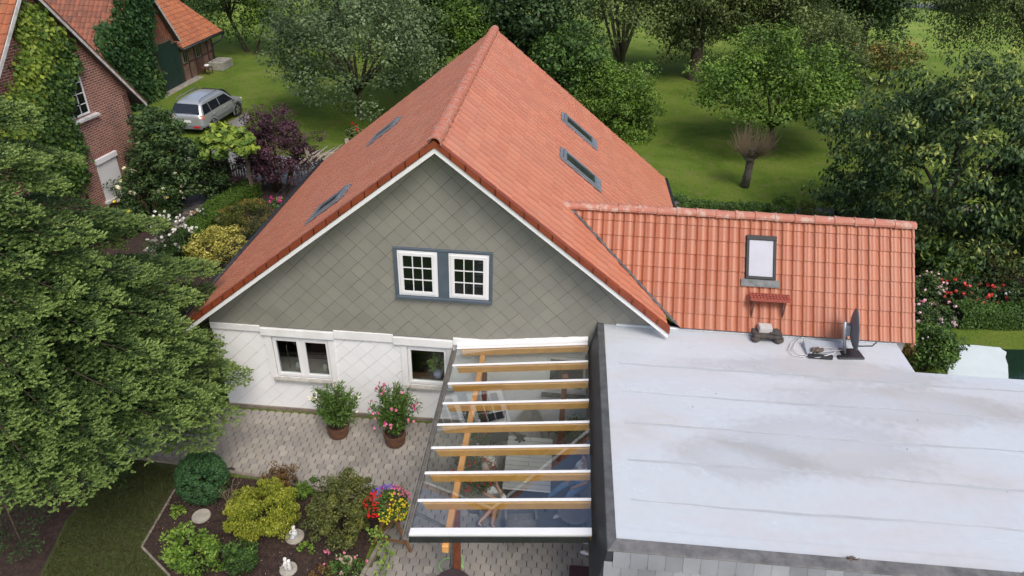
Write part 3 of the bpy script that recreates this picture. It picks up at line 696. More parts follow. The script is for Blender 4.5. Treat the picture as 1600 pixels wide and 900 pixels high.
MB().box(HK[0] - .06, HK[1] + .06, WY - .10, WY + .06, HK[2] - .07, HK[2] - .01).build('sill', SILL, house, bevel=.006)
wall_window(*HP, WY + .05, [(HP[0] + .03, HP[1] - .03)])
MB().box(HP[0] - .05, HP[1] + .15, WY - .10, WY + .06, HP[2] - .07, HP[2] - .01).build('sill', SILL, house, bevel=.006)
wall_window(*HT, WY + .05, [(HT[0] + .03, HT[1] - .03)])
MB().box(HT[0] - .08, HT[1] + .05, WY - .10, WY + .06, HT[2] - .07, HT[2] - .01).build('sill', mat('dark_sill', (.08, .08, .075), rough=.6), house, bevel=.006)
# white surrounds either side of the openings
for a, b, h in ((-6.78, -6.62, HK), (-5.22, -5.08, HK), (-3.46, -3.32, HP), (-2.35, -2.21, HP)):
    MB().box(a, b - .002, WY - .005, WY + .028, h[2] - .05, h[3] + .04).build('window_surround', WHITE, house)
# upper double window in a slate-blue frame
BLUE = mat('slate_blue_paint', (.095, .125, .155), (.075, .10, .125), scale=3, rough=.45)
ux0, ux1, uz0, uz1 = -3.47, -1.29, 3.69, 4.97; fb = MB(); yo = WY - .06
fb.box(ux0, ux1, yo, WY, uz1 - .06, uz1); fb.box(ux0, ux1, yo - .05, WY, uz0, uz0 + .07); fb.box(ux0, ux0 + .07, yo, WY, uz0 + .07, uz1 - .06); fb.box(ux1 - .07, ux1, yo, WY, uz0 + .07, uz1 - .06)
fb.box(-2.50, -2.26, yo + .012, WY, uz0 + .07, uz1 - .06); fb.build('window_surround', BLUE, house, bevel=.006)
MB().box(ux0 + .07, ux1 - .07, WY - .012, WY - .003, uz0 + .07, uz1 - .06).build('window_backing', BLUE, house)
for a, b in ((-3.39, -2.505), (-2.255, -1.37)):
    wall_window(a, b, uz0 + .08, uz1 - .07, WY - .055, [(a + .05, b - .05)], frame=.06, sash=.075, grid=(3, 3), glass=PANE, dep=.045)
# roof windows
def roof_window(name, P0, U, V, wu, wv, parent, frame_m, glass_m, apron=.14, h=.07, head=True):
    """P0 lower left corner on the roof plane, U along the eave, V upslope"""
    U, V = Vector(U).normalized(), Vector(V).normalized(); Nn = U.cross(V)
    if Nn.z < 0: Nn = -Nn
    P0 = Vector(P0); c = lambda u, v, n: P0 + U * u + V * v + Nn * n
    mb = MB()
    def bx(u0, u1, v0, v1, n0, n1): mb.hexa([c(u0, v0, n0), c(u1, v0, n0), c(u1, v1, n0), c(u0, v1, n0), c(u0, v0, n1), c(u1, v0, n1), c(u1, v1, n1), c(u0, v1, n1)])
    f = .065
    bx(0, wu, 0, f, .0, h); bx(0, wu, wv - f * 1.6, wv, .0, h + .012); bx(0, f, f, wv - f * 1.6, .0, h); bx(wu - f, wu, f, wv - f * 1.6, .0, h)
    w = mb.build('roof_window', frame_m, parent, bevel=.006)
    mb = MB(); bx(f, wu - f, f, wv - f * 1.6, h - .035, h - .022); mb.build('pane', glass_m, w)
    mb = MB(); k_ = .034 if frame_m.name == 'black_frame' else 0.; bx(-.09, wu + .09, -apron, -.002, .02 + k_, .035 + k_)
    if not k_: bx(-.09, -.002, -.0, wv + .06, .02, .034); bx(wu + .002, wu + .09, 0, wv + .06, .02, .034)
    if head: bx(-.0, wu, wv + .002, wv + .10, .02, .036)
    mb.build('flashing', ZINC if frame_m.name == 'roof_window_metal' else LEAD, w)
    return w
SKYG = bpy.data.materials.new('roof_window_glass'); SKYG.use_nodes = True
_b = SKYG.node_tree.nodes['Principled BSDF']; _b.inputs['Base Color'].default_value = (.03, .04, .035, 1); _b.inputs['Roughness'].default_value = .05
ZW = mat('roof_window_metal', (.22, .25, .28), (.17, .19, .22), scale=4, rough=.4, metal=.3)
for y_, x_ in ((17.20, 1.0), (20.35, .97)):
    roof_window('roof_window', (x_, y_, zr(x_)), (0, 1, 0), (-1, 0, K_), .70, 1.18, house, ZW, SKYG, apron=.2)
for y_, x_ in ((13.75, -5.5), (18.8, -5.45)):
    roof_window('roof_window', (x_, y_, zr(x_)), (0, 1, 0), (1, 0, K_), .70, .95, house, ZW, SKYG, apron=.15)
# gutters and the wire leaf guard along the left eave
g = MB(); g.tube([(EL - .07, YF, 2.58), (EL - .07, YB, 2.58)], .065, 10); g.build('gutter', DARK, house, smooth=True)
g = MB(); g.tube([(ER + .07, 16.5, 2.60), (ER + .07, YB, 2.60)], .065, 10); g.build('gutter', DARK, house, smooth=True)
g = MB()
for zz in (2.66, 2.80, 2.94): g.tube([(EL - .12 - (zz - 2.66) * .35, YF, zz), (EL - .12 - (zz - 2.66) * .35, YB - 1, zz)], .006, 4)
y = YF
while y < YB - 1: g.tube([(EL - .10, y, 2.62), (EL - .24, y, 2.98)], .0045, 3); y += .11
tag(g.build('snow_guard', DARK, house), 'dark wire snow guard along the eave')
e = MB()
for i in range(int((YB - .2 - 17) / .3)): pass
e.prism([(RX, YB + .01, RZ - .02), (ER, YB + .01, zr(ER) - .02), (ER, YB + .01, zr(ER) - .2), (RX, YB + .01, RZ - .2)], (0, -.03, 0)); e.build('rear_verge', DARK, house)

# ================================================================ ANNEX with profiled tiles
AZ_, AY, AE, AK = 5.45, 14.64, 3.40, 1.25
T_ANX = tilemat('annex_roof_tiles', (.44, .16, .088), (.39, .135, .075), (.35, .21, .155), rough=.38, dirt_amt=.35, dscale=2, joint=.97)
annex = thing('annex', 'low annex with salmon red profiled roof tiles joined to the right of the main roof', 'annex', (5, 14.6, 0))
ax0, ax1 = .2, 7.98; ey = AY - (AZ_ - AE) / AK
Vd = (0, 1, AK); sl = math.hypot(AY - ey, AZ_ - AE)
nrm_main = Vector((K_, 0, 1)).normalized()
tile_roof('roof', (ax0, ey, AE), (1, 0, 0), Vd, ax1 - ax0, sl, .236, .335, pan, T_ANX, annex, t=.024, res=12,
          cuts=[((RX, 0, RZ + .05), tuple(-nrm_main))])
tile_roof('roof', (ax0, AY + (AY - ey), AE), (1, 0, 0), (0, -1, AK), ax1 - ax0, sl, .236, .335, pan, T_ANX, annex, t=.022, res=6)
T_R2 = mat('annex_ridge_clay', (.44, .165, .11), (.50, .35, .28), scale=6, rough=.6, bump=.3, lo=.36, hi=.5)
ridge_tiles('ridge', (.15, AY, AZ_ + .0), (ax1 + .03, AY, AZ_ + .0), .12, T_R2, annex, seg=.42)
MB().prism([(ax1 - .12, ey + .32, 0), (ax1 - .12, AY * 2 - ey - .08, 0), (ax1 - .12, AY * 2 - ey - .08, AE), (ax1 - .12, AY, AZ_ - .08), (ax1 - .12, ey + .32, AE + .3)], (-.2, 0, 0)).build('end_wall', mat('annex_brick_render', (.40, .36, .31), (.28, .24, .2), scale=3, rough=.9), annex)
MB().box(3.4, ax1 - .12, ey + .12, ey + .3, 0, AE + .05).build('front_wall', mat('annex_render', (.62, .60, .57), (.5, .48, .46), scale=2), annex)
MB().box(3.4, ax1 - .33, 2 * AY - ey - .3, 2 * AY - ey - .12, 0, AE).build('back_wall', WHITE, annex)
v = MB(); n = 24   # verge at the right end
for i in range(8):
    a = i / 8; b = (i + 1.05) / 8
    ya, za, yb, zb_ = ey + (AY - ey) * a, AE + (AZ_ - AE) * a, ey + (AY - ey) * b, AE + (AZ_ - AE) * b
    v.hexa([(ax1 - .05, ya, za - .10), (ax1 + .015, ya, za - .10), (ax1 + .015, yb, zb_ - .12), (ax1 - .05, yb, zb_ - .12), (ax1 - .05, ya, za + .05), (ax1 + .015, ya, za + .05), (ax1 + .015, yb, zb_ + .02), (ax1 - .05, yb, zb_ + .02)])
v.build('verge_tiles', T_ANX, annex)
# valley flashing: wavy lead strip on the line where the annex roof runs into the main roof
vf = MB(); K2 = 26
for i in range(K2):
    def pt(k, side):
        t = k / K2; z_ = AZ_ + (AE + .02 - AZ_) * t; x_ = RX + (RZ - z_) / K_; y_ = AY - (AZ_ - z_) / AK
        w_ = .10 + .035 * math.sin(k * 1.9) + .02 * math.sin(k * 4.3)
        if side < 0: return Vector((x_ - w_ * .75, y_ - .02, z_ + w_ * .75 * K_ + .035))
        return Vector((x_ + .05, y_ , z_ + .03))
    vf.poly([pt(i, -1), pt(i + 1, -1), pt(i + 1, 1), pt(i, 1)])
o = vf.build('valley_flashing', LEAD, annex); o.modifiers.new('s', 'SOLIDIFY').thickness = .012
roof_window('roof_window', (4.30, AY - (AZ_ - 4.33) / AK, 4.33), (1, 0, 0), Vd, .66, .99, annex, mat('black_frame', (.010, .011, .013), rough=.6), mat('frosted_pane', (.43, .44, .50), (.36, .37, .42), scale=1.3, rough=.5), apron=.17, h=.10, head=False)
# chimney sweep's step on two brackets
zz = 4.02; yy = AY - (AZ_ - zz) / AK
sw = thing('roof_step', 'small red grating step on two brackets below the annex roof window', 'roof step', (4.8, yy, zz))
mb = MB(); STEPM = mat('step_red', (.40, .10, .065), (.30, .07, .05), scale=20, rough=.6)
for i in range(12):
    for j in range(3): mb.box(4.38 + i * .072, 4.38 + i * .072 + .055, yy - .30 + j * .085, yy - .30 + j * .085 + .06, zz + .10, zz + .13)
mb.box(4.36, 5.26, yy - .315, yy - .303, zz + .09, zz + .14); mb.box(4.36, 5.26, yy - .05, yy - .038, zz + .09, zz + .14)
mb.box(4.36, 5.26, yy - .300, yy - .06, zz + .088, zz + .098)
mb.build('tread', STEPM, sw)
for x_ in (4.46, 5.13):
    MB().bar((x_, yy - .29, zz + .09), (x_, yy - .30, zz - .34), .022, .02, up=(0, 1, 0)).bar((x_, yy - .05, zz + .06), (x_, yy - .31, zz - .30), .02, .02).build('bracket', mat('rusty_bracket', (.12, .05, .035), rough=.7), sw)

# ================================================================ FLAT-ROOFED EXTENSION
ext = thing('extension', 'extension with a pale grey membrane flat roof and slate covered edges', 'extension', (6, 9.5, 0))
FX0, FX1, FY0, FZ = 1.21, 13.2, 7.12, 3.30
MEM = bpy.data.materials.new('roof_membrane'); MEM.use_nodes = True
def _mem():
    nt = MEM.node_tree; b = nt.nodes['Principled BSDF']; tc = N(nt, 'ShaderNodeTexCoord')
    a = N(nt, 'ShaderNodeTexNoise'); a.inputs['Scale'].default_value = .55; a.inputs['Detail'].default_value = 9; a.inputs['Roughness'].default_value = .6; a.inputs['Distortion'].default_value = .5
    mp = N(nt, 'ShaderNodeMapping'); mp.inputs['Scale'].default_value = (.55, 1.3, 1); mp.inputs['Location'].default_value = (2.2, .7, 0)
    nt.links.new(tc.outputs['Object'], mp.inputs[0]); nt.links.new(mp.outputs[0], a.inputs[0])
    c = ramp(nt, a.outputs[0], [(.30, (.50, .49, .485)), (.40, (.535, .545, .56)), (.52, (.54, .575, .61)), (.8, (.55, .59, .63))])
    f = N(nt, 'ShaderNodeTexNoise'); f.inputs['Scale'].default_value = 7; f.inputs['Detail'].default_value = 9; nt.links.new(tc.outputs['Object'], f.inputs[0])
    d = ramp(nt, f.outputs[0], [(.3, (.965, .965, .965)), (.6, (1, 1, 1))])
    mx = N(nt, 'ShaderNodeMix', data_type='RGBA', blend_type='MULTIPLY'); mx.inputs[0].default_value = 1
    nt.links.new(c, mx.inputs[6]); nt.links.new(d, mx.inputs[7])
    # puddle stains with their own outlines
    prev = mx.outputs[2]
    for (cx, cy, rx, ry) in ((5.0, 9.7, 1.7, .75), (3.5, 9.1, 1.1, .5), (6.6, 10.9, 2.2, .5), (5.6, 11.9, 2.4, .35)):
        m4 = N(nt, 'ShaderNodeMapping'); m4.vector_type = 'POINT'; m4.inputs['Scale'].default_value = (1 / rx, 1 / ry, 0); m4.inputs['Location'].default_value = (-(cx - 6) / rx, -(cy - 9.5) / ry, 0)
        nt.links.new(tc.outputs['Object'], m4.inputs[0]); ln = N(nt, 'ShaderNodeVectorMath', operation='LENGTH'); nt.links.new(m4.outputs[0], ln.inputs[0])
        dd = N(nt, 'ShaderNodeMath', operation='MULTIPLY_ADD'); nt.links.new(f.outputs[0], dd.inputs[0]); dd.inputs[1].default_value = .55; nt.links.new(ln.outputs['Value'], dd.inputs[2])
        d2 = N(nt, 'ShaderNodeMath', operation='MULTIPLY_ADD'); nt.links.new(a.outputs[0], d2.inputs[0]); d2.inputs[1].default_value = 1.6; nt.links.new(dd.outputs[0], d2.inputs[2])
        cl_ = ramp(nt, d2.outputs[0], [(.0, (.86, .85, .84)), (.60, (.90, .89, .88)), (.78, (.86, .845, .83)), (.94, (.97, .97, .97)), (1., (1, 1, 1))])
        d2.use_clamp = False
        sc = N(nt, 'ShaderNodeMath', operation='MULTIPLY'); nt.links.new(d2.outputs[0], sc.inputs[0]); sc.inputs[1].default_value = .42
        nt.links.new(sc.outputs[0], cl_.node.inputs[0])
        mq = N(nt, 'ShaderNodeMix', data_type='RGBA', blend_type='MULTIPLY'); mq.inputs[0].default_value = 1; nt.links.new(prev, mq.inputs[6]); nt.links.new(cl_, mq.inputs[7]); prev = mq.outputs[2]
    # small dark specks of dirt
    vo = N(nt, 'ShaderNodeTexVoronoi'); vo.inputs['Scale'].default_value = 1.6; nt.links.new(tc.outputs['Object'], vo.inputs[0])
    sp = ramp(nt, vo.outputs['Distance'], [(.018, (.35, .33, .30)), (.032, (1, 1, 1))])
    m3 = N(nt, 'ShaderNodeMix', data_type='RGBA', blend_type='MULTIPLY'); m3.inputs[0].default_value = 1
    nt.links.new(prev, m3.inputs[6]); nt.links.new(sp, m3.inputs[7])
    nt.links.new(m3.outputs[2], b.inputs['Base Color'])
    r = ramp(nt, a.outputs[0], [(.38, (.12,) * 3), (.6, (.33,) * 3)]); nt.links.new(r, b.inputs['Roughness'])
    b.inputs['Specular IOR Level'].default_value = .5
    bp = N(nt, 'ShaderNodeBump'); bp.inputs['Strength'].default_value = .12; bp.inputs['Distance'].default_value = .05
    nt.links.new(a.outputs[0], bp.inputs['Height']); nt.links.new(bp.outputs[0], b.inputs['Normal'])
_mem()
ys = [7.12, 8.0, 8.62, 9.25, 10.2, 11.2, 12.03]; ys = [FY0, 8.02, 8.93, 9.86, 10.78, 11.68, 12.06]
mm = MB(); random.seed(3)
for i in range(len(ys) - 1):      # each strip laps over the one in front of it: a low ragged step at the seam
    nseg = 48
    for k in range(nseg):
        xa = FX0 + .02 + (FX1 - FX0 - .02) * k / nseg; xb = FX0 + .02 + (FX1 - FX0 - .02) * (k + 1) / nseg
        wob = lambda q, s: .020 * math.sin(q * .9 + s * 2.1) + .007 * math.sin(q * 5.3 + s)
        wz = lambda q, s: .004 * math.sin(q * 1.7 + s * 1.3)
        a0, a1 = ys[i] + (wob(xa, i) if i else 0), ys[i] + (wob(xb, i) if i else 0)
        b0 = ys[i + 1] + (wob(xa, i + 1) if i < len(ys) - 2 else 0); b1 = ys[i + 1] + (wob(xb, i + 1) if i < len(ys) - 2 else 0)
        s0 = FZ + .012 + (.006 if i else 0); 
        mm.poly([(xa, a0, s0 + wz(xa, i)), (xb, a1, s0 + wz(xb, i)), (xb, b1 + .01, FZ + .004 ), (xa, b0 + .01, FZ + .004)])
        if i: mm.poly([(xa, a0 - .003, FZ - .01), (xb, a1 - .003, FZ - .01), (xb, a1, s0 + wz(xb, i)), (xa, a0, s0 + wz(xa, i))])
mm.poly([(FX0 + .02, 12.07, FZ + .004), (7.66, 12.07, FZ + .004), (7.66, ey + .10, FZ + .016), (FX0 + .02, ey + .10, FZ + .016)])
flat = mm.build('flat_roof', MEM, ext)
MB().box(1.5, 7.66, ey + .02, ey + .11, FZ, FZ + .06).build('roof_upstand', MEM, ext, bevel=.02)
# darker grey strips along the seams
SEAM_GREY = mat('seam_grey_strip', (.36, .38, .40), (.45, .475, .50), scale=1.5, rough=.8, lo=.3, hi=.7)
for i in range(1, len(ys) - 1):
    dm = MB()
    for k in range(48):
        xa = FX0 + .02 + (FX1 - FX0 - .02) * k / 48; xb = FX0 + .02 + (FX1 - FX0 - .02) * (k + 1) / 48
        a0 = ys[i] + .020 * math.sin(xa * .9 + i * 2.1) + .007 * math.sin(xa * 5.3 + i); a1 = ys[i] + .020 * math.sin(xb * .9 + i * 2.1) + .007 * math.sin(xb * 5.3 + i)
        wa, wb_ = (.042 + .020 * math.sin(q * 1.3 + i * 2) for q in (xa, xb))
        dm.poly([(xa, a0 - wa, FZ + .0075), (xb, a1 - wb_, FZ + .0075), (xb, a1 - .002, FZ + .0095), (xa, a0 - .002, FZ + .0095)])
    dm.build('seam', SEAM_GREY, ext)
# welded border strip along the left and front rims
MB().box(FX0 + .02, FX0 + .30, FY0, ey - .02, FZ + .012, FZ + .019).build('border_strip', MEM, ext)
MB().box(FX0 + .02, FX1, FY0 + .0, FY0 + .26, FZ + .020, FZ + .026).build('border_strip', MEM, ext)
MB().box(FX0, FX1, FY0, 12.06, FZ - .25, FZ - .02).box(FX0, 7.66, 12.06, ey + .1, FZ - .25, FZ - .021).build('roof_slab', mat('slab_edge', (.5, .5, .5)), ext)
CAP = mat('lead_grey_cap', (.12, .125, .125), (.07, .072, .075), scale=5, rough=.6, bump=.3, metal=.1)
CAPF = mat('weathered_cap', (.19, .185, .18), (.10, .10, .10), scale=4, rough=.75, bump=.4)
FYC = 6.93; FXC = 1.09
MB().prism([(FXC, FYC, FZ + .01), (FX0 + .03, FY0 + .01, FZ + .01), (FX0 + .03, ey + .03, FZ + .01), (FXC, ey + .08, FZ + .01)], (0, 0, .05)).build('rim_cap', CAP, ext, bevel=.012)
MB().prism([(FXC, FYC, FZ + .012), (FX1, FYC, FZ + .012), (FX1, FY0 + .05, FZ + .012), (FX0 + .03, FY0 + .05, FZ + .012)], (0, 0, .05)).build('rim_cap', CAPF, ext, bevel=.012)
SLATE_L = brickmat('dark_slates', (.035, .04, .05), (.028, .032, .042), (.015, .016, .02), .30, .20, .004, (1, 2), rough=.55, bumpd=.01, dirt=.2)
FB = 2.42; FBX = .90; FBY = 6.60
MB().hexa([(FBX, FBY, FB), (FBX + .1, FBY, FB), (FBX + .1, 13.0, FB), (FBX, 13.0, FB), (FXC + .005, FYC - .005, FZ + .03), (FXC + .1, FYC - .005, FZ + .03), (FXC + .1, 13.0, FZ + .03), (FXC + .005, 13.0, FZ + .03)]).build('slate_fascia', SLATE_L, ext)
# front: individual weathered slates in courses on the slope
sl_ = MB(); n_c = 5; Vd2 = Vector((0, FBY - FYC, FB - FZ)); Lf = Vd2.length; Vd2.normalize(); Nf = Vector((0, -1, 0)) * 1.0; Nf = Vector((1, 0, 0)).cross(Vd2); Nf = -Nf if Nf.y > 0 else Nf
for j in range(n_c + 1):
    x = FXC - .16 + (.13 if j % 2 else 0)
    while x < FX1:
        w_ = .255; top = Vector((x, FYC, FZ + .02)) + Vd2 * (j * Lf / (n_c + .5) - .02); low = top + Vd2 * (Lf / (n_c + .5) + .07)
        xl = FXC - .19 * (j + .5) / n_c
        if x > xl - .02:
            a = top + Nf * .004; b = low + Nf * (.022 + rnd.uniform(0, .004)); dx = Vector((w_, 0, 0)); c1 = Vector((.05, 0, 0))
            pts = [a, a + dx, b + dx - Vd2 * .06, b + dx - c1, b + c1 * .2, b]
            sl_.prism(pts, Nf * .006)
        x += w_ + .004
SLATE_F = island_mat('weathered_slates', [(.22, .23, .25), (.29, .30, .325), (.25, .26, .285), (.33, .34, .365)], rough=.6, stain=.35)
sl_.build('front_slates', SLATE_F, ext)
MB().hexa([(FBX + .01, FBY + .012, FB), (FX1, FBY + .012, FB), (FX1, FBY + .15, FB), (FBX + .01, FBY + .15, FB), (FXC + .01, FYC + .01, FZ + .02), (FX1, FYC + .01, FZ + .02), (FX1, FYC + .1, FZ + .02), (FXC + .01, FYC + .1, FZ + .02)]).build('front_board', DARK, ext)
MB().box(2.6, 2.8, 7.4, 12.8, 0, FZ - .26).box(2.8, 12.9, 7.4, 7.6, 0, FZ - .26).box(12.7, 12.9, 7.6, 11.9, 0, FZ - .26).box(2.8, 12.7, 11.7, 11.9, 0, FZ - .26).build('wall', WHITE, ext)
for y_ in (7.0, 9.9, 12.7): MB().box(1.15, 1.29, y_, y_ + .14, 0, FZ - .26).build('post', mat('post_wood', (.22, .085, .04), (.15, .055, .028), scale=5, rough=.6), ext)
# ================================================================ BRICK HOUSE on the left
wd = Vector((.0995, .995, 0)).normalized(); wn = Vector((wd.y, -wd.x, 0)); WP0 = Vector((-17.0, 22.5, 0))
def wpx(u, v, off=0.0):
    p = Vector(PL(u, v, WP0 + wn * off, wn)); return ((p - WP0).dot(wd), p.z)
def wp(t, z, off=0.0): return WP0 + wd * t + wn * off + Vector((0, 0, z))
OV = .30
t1, z1 = wpx(228, 160, OV); t2, z2 = wpx(66, 0, OV); kr = (z2 - z1) / (t1 - t2)
t3, z3 = wpx(27, 0, OV); t4, z4 = wpx(0, 98, OV); kl = (z3 - z4) / (t3 - t4)
ta = (z1 + kr * t1 - z3 + kl * t3) / (kr + kl); za = z1 + kr * (t1 - ta)
tl = ta - (za - 3.6) / kl
bh = thing('brick_house', 'red brick house with a white edged gable half covered by climbing leaves', 'house', WP0)
BRK = brickmat('red_brickwork', (.37, .125, .075), (.22, .075, .05), (.55, .44, .37), .25, .083, .012, (1, 2), rough=.85, bumpd=.012, dirt=.25)
SOLD = brickmat('soldier_course', (.34, .09, .05), (.24, .07, .045), (.42, .36, .31), .085, .25, .012, (1, 2), rough=.85, bumpd=.01, offset=0)
tcn = wpx(222, 235)[0]
zc = za - kr * (tcn - ta) - .05
MB().prism([wp(tcn, -.1), wp(tcn, zc), wp(ta, za - .06), wp(tl, 3.6 - .05), wp(tl, -.1)], -wn * .4).build('wall', BRK, bh)
MB().prism([wp(tcn, -.1), wp(tcn, zc - .1), wp(tcn, zc - .1, -9), wp(tcn, -.1, -9)], -wd * .3).build('side_wall', BRK, bh)
OLDT = tilemat('orange_clay_tiles', (.50, .17, .07), (.38, .12, .055), (.16, .10, .07), rough=.7, dirt_amt=.7, dscale=2.5)
OLDT2 = tilemat('aged_brown_tiles', (.36, .13, .075), (.22, .085, .055), (.10, .075, .06), rough=.8, dirt_amt=.8, dscale=2.0)
ang = lambda k: math.hypot(1, k)
# near slope (faces the camera) and far slope
Ln = (za - 3.6) / kl * ang(kl)
tile_roof('roof', wp(tl, 3.6, OV), -wn, Vector((wd.x, wd.y, kl)), 9, Ln, .26, .33, oldpan, OLDT, bh, t=.022, res=6)
Lf_ = (t1 + .0 - ta) * ang(kr)
tile_roof('roof', wp(t1, z1, OV), -wn, Vector((-wd.x, -wd.y, kr)), 9, Lf_, .26, .33, oldpan, OLDT2, bh, t=.022, res=4)
WB = mat('weathered_white_board', (.66, .66, .64), (.42, .41, .38), scale=5, rough=.7)
vb = MB()
dn = Vector((0, 0, 1))
vb.prism([wp(ta, za + .0, OV), wp(t1, z1, OV), wp(t1, z1 - .17, OV), wp(ta, za - .17, OV)], wn * .03)
vb.prism([wp(ta, za + .0, OV), wp(tl, 3.6, OV), wp(tl, 3.43, OV), wp(ta, za - .17, OV)], wn * .03); vb.build('barge_board', WB, bh)
MB().prism([wp(ta, za - .02, OV), wp(t1, z1 - .02, OV), wp(t1, z1 - .08, OV), wp(ta, za - .08, OV)], -wn * 9).build('roof_deck', mat('old_boards', (.12, .09, .07)), bh)
vb = MB(); n = 16
for i in range(n):
    a, b = i / n, (i + 1.04) / n
    f1 = lambda s: (ta + (t1 - ta) * s, za + (z1 - za) * s)
    p, q = f1(a), f1(min(b, 1.01)); vb.prism([wp(p[0], p[1] + .03, OV - .1), wp(q[0], q[1] + .045, OV - .1), wp(q[0], q[1] - .01, OV - .1), wp(p[0], p[1] - .02, OV - .1)], wn * .16)
vb.build('verge_tiles', OLDT2, bh)
# windows
def bwin(ta_, tb_, za_, zb_, kind):
    fr = MB(); f = .06
    def bx(a, b, c, d, o0, o1): fr.hexa([wp(a, c, o1), wp(b, c, o1), wp(b, c, o0), wp(a, c, o0), wp(a, d, o1), wp(b, d, o1), wp(b, d, o0), wp(a, d, o0)])
    bx(ta_, tb_, za_, za_ + f, .005, .035); bx(ta_, tb_, zb_ - f, zb_, .005, .035); bx(ta_, ta_ + f, za_ + f, zb_ - f, .005, .035); bx(tb_ - f, tb_, za_ + f, zb_ - f, .005, .035)
    if kind == 'grid':
        for i in (1, 2):
            tt = ta_ + (tb_ - ta_) * i / 3; bx(tt - .015, tt + .015, za_ + f, zb_ - f, .012, .026)
        for i in (1, 2, 3):
            zz_ = za_ + (zb_ - za_) * i / 4; bx(ta_ + f, tb_ - f, zz_ - .014, zz_ + .014, .011, .025)
    w_ = fr.build('window', PVC, bh)
    MB().prism([wp(ta_ + .03, za_ + .03, .004), wp(tb_ - .03, za_ + .03, .004), wp(tb_ - .03, zb_ - .03, .004), wp(ta_ + .03, zb_ - .03, .004)], wn * .008).build('pane', PANE, w_)
    return w_
(a0, c0), (a1, c1) = wpx(118, 190), wpx(140, 178); top = wpx(127, 108)[1]
w1 = bwin(a1 - 1.15, a1 + .02, c1 + .05, top, 'grid')
SB = MB(); SB.hexa([wp(a1 - 1.25, c1 - .12, .0), wp(a1 + .32, c1 - .12, .0), wp(a1 + .32, c1 - .12, .16), wp(a1 - 1.25, c1 - .12, .16), wp(a1 - 1.25, c1 - .02, .0), wp(a1 + .32, c1 - .02, .0), wp(a1 + .32, c1 - .04, .16), wp(a1 - 1.25, c1 - .04, .16)])
SB.build('sill', WB, w1)
MB().prism([wp(a1 - 1.2, top, .004), wp(a1 + .1, top, .004), wp(a1 + .1, top + .26, .004), wp(a1 - 1.2, top + .26, .004)], wn * .006).build('lintel', SOLD, w1)
(s0, sz0), (s1, sz1) = wpx(147, 250), wpx(177, 235); sb = wpx(175, 308)[1]; st_ = (sz0 + sz1) / 2
shw = MB(); shw.prism([wp(s0, sb, .005), wp(s1, sb, .005), wp(s1, st_ - .2, .005), wp(s0, st_ - .2, .005)], wn * .03)
sw_ = shw.build('shuttered_window', brickmat('roller_shutter_slats', (.80, .80, .80), (.78, .78, .78), (.5, .5, .5), 5, .055, .004, (1, 2), bumpd=.01, dirt=.05), bh)
MB().prism([wp(s0 - .04, st_ - .2, .005), wp(s1 + .04, st_ - .2, .005), wp(s1 + .04, st_, .005), wp(s0 - .04, st_, .005)], wn * .10).build('shutter_box', PVC, sw_, bevel=.01)
MB().prism([wp(s0 - .1, sb - .12, .0), wp(s1 + .12, sb - .12, .0), wp(s1 + .12, sb - .01, .0), wp(s0 - .1, sb - .01, .0)], wn * .15).build('sill', WB, sw_, bevel=.008)
MB().prism([wp(s0 - .05, st_ + .002, .004), wp(s1 + .05, st_ + .002, .004), wp(s1 + .05, st_ + .28, .004), wp(s0 - .05, st_ + .28, .004)], wn * .006).build('lintel', SOLD, sw_)
for (ua, va, ub, vb_) in ((35, 30, 48, 47), (50, 55, 58, 68)):
    (p, q), (r, s) = wpx(ua, va), wpx(ub, vb_)
    bwin(p, r, s, q, 'slim')
# drain pipes and wall lamp
for (ua, va, ub, vb_) in ((122, 262, 137, 324), (106, 300, 118, 338)):
    (p, q), (r, s) = wpx(ua, va), wpx(ub, vb_); tm = (p + r) / 2
    MB().tube([wp(tm, q, .06), wp(tm, s, .06)], .04, 8).build('drain_pipe', mat('brown_pipe', (.10, .06, .05)), bh, smooth=True)
lt, lz = wpx(201, 182)
lampw = thing('wall_lamp', 'small black wall lamp on the brick gable near its outer corner', 'lamp', wp(lt, lz - .1, .02))
MB().prism([wp(lt - .06, lz - .12, .0), wp(lt + .06, lz - .12, .0), wp(lt + .06, lz + .08, .0), wp(lt - .06, lz + .08, .0)], wn * .03).build('back_plate', DARK, lampw)
c_ = wp(lt, lz - .1, .17); MB().lathe([(.02, -.10), (.08, -.08), (.10, .08), (.13, .10), (.03, .17), (.001, .2)], c_, 8).build('lantern', DARK, lampw)

# ================================================================ BARN behind it
bx_ = -24.0
barn = thing('barn', 'old barn with aged orange roof tiles, a tile hung gable and dark green doors', 'barn', (bx_, 41, 0))
ga = [(35.6, 3.2), (39.12, 7.15), (42.35, 2.62)]
BRK2 = brickmat('old_brickwork', (.36, .17, .10), (.25, .12, .08), (.3, .26, .22), .25, .083, .012, (1, 2), rough=.9, bumpd=.01, dirt=.45)
MB().prism([(bx_, 35.7, -.1), (bx_, 42.3, -.1), (bx_, 42.3, 2.6), (bx_, 39.12, 7.1), (bx_, 35.7, 3.2)], (-.3, 0, 0)).build('wall', BRK2, barn)
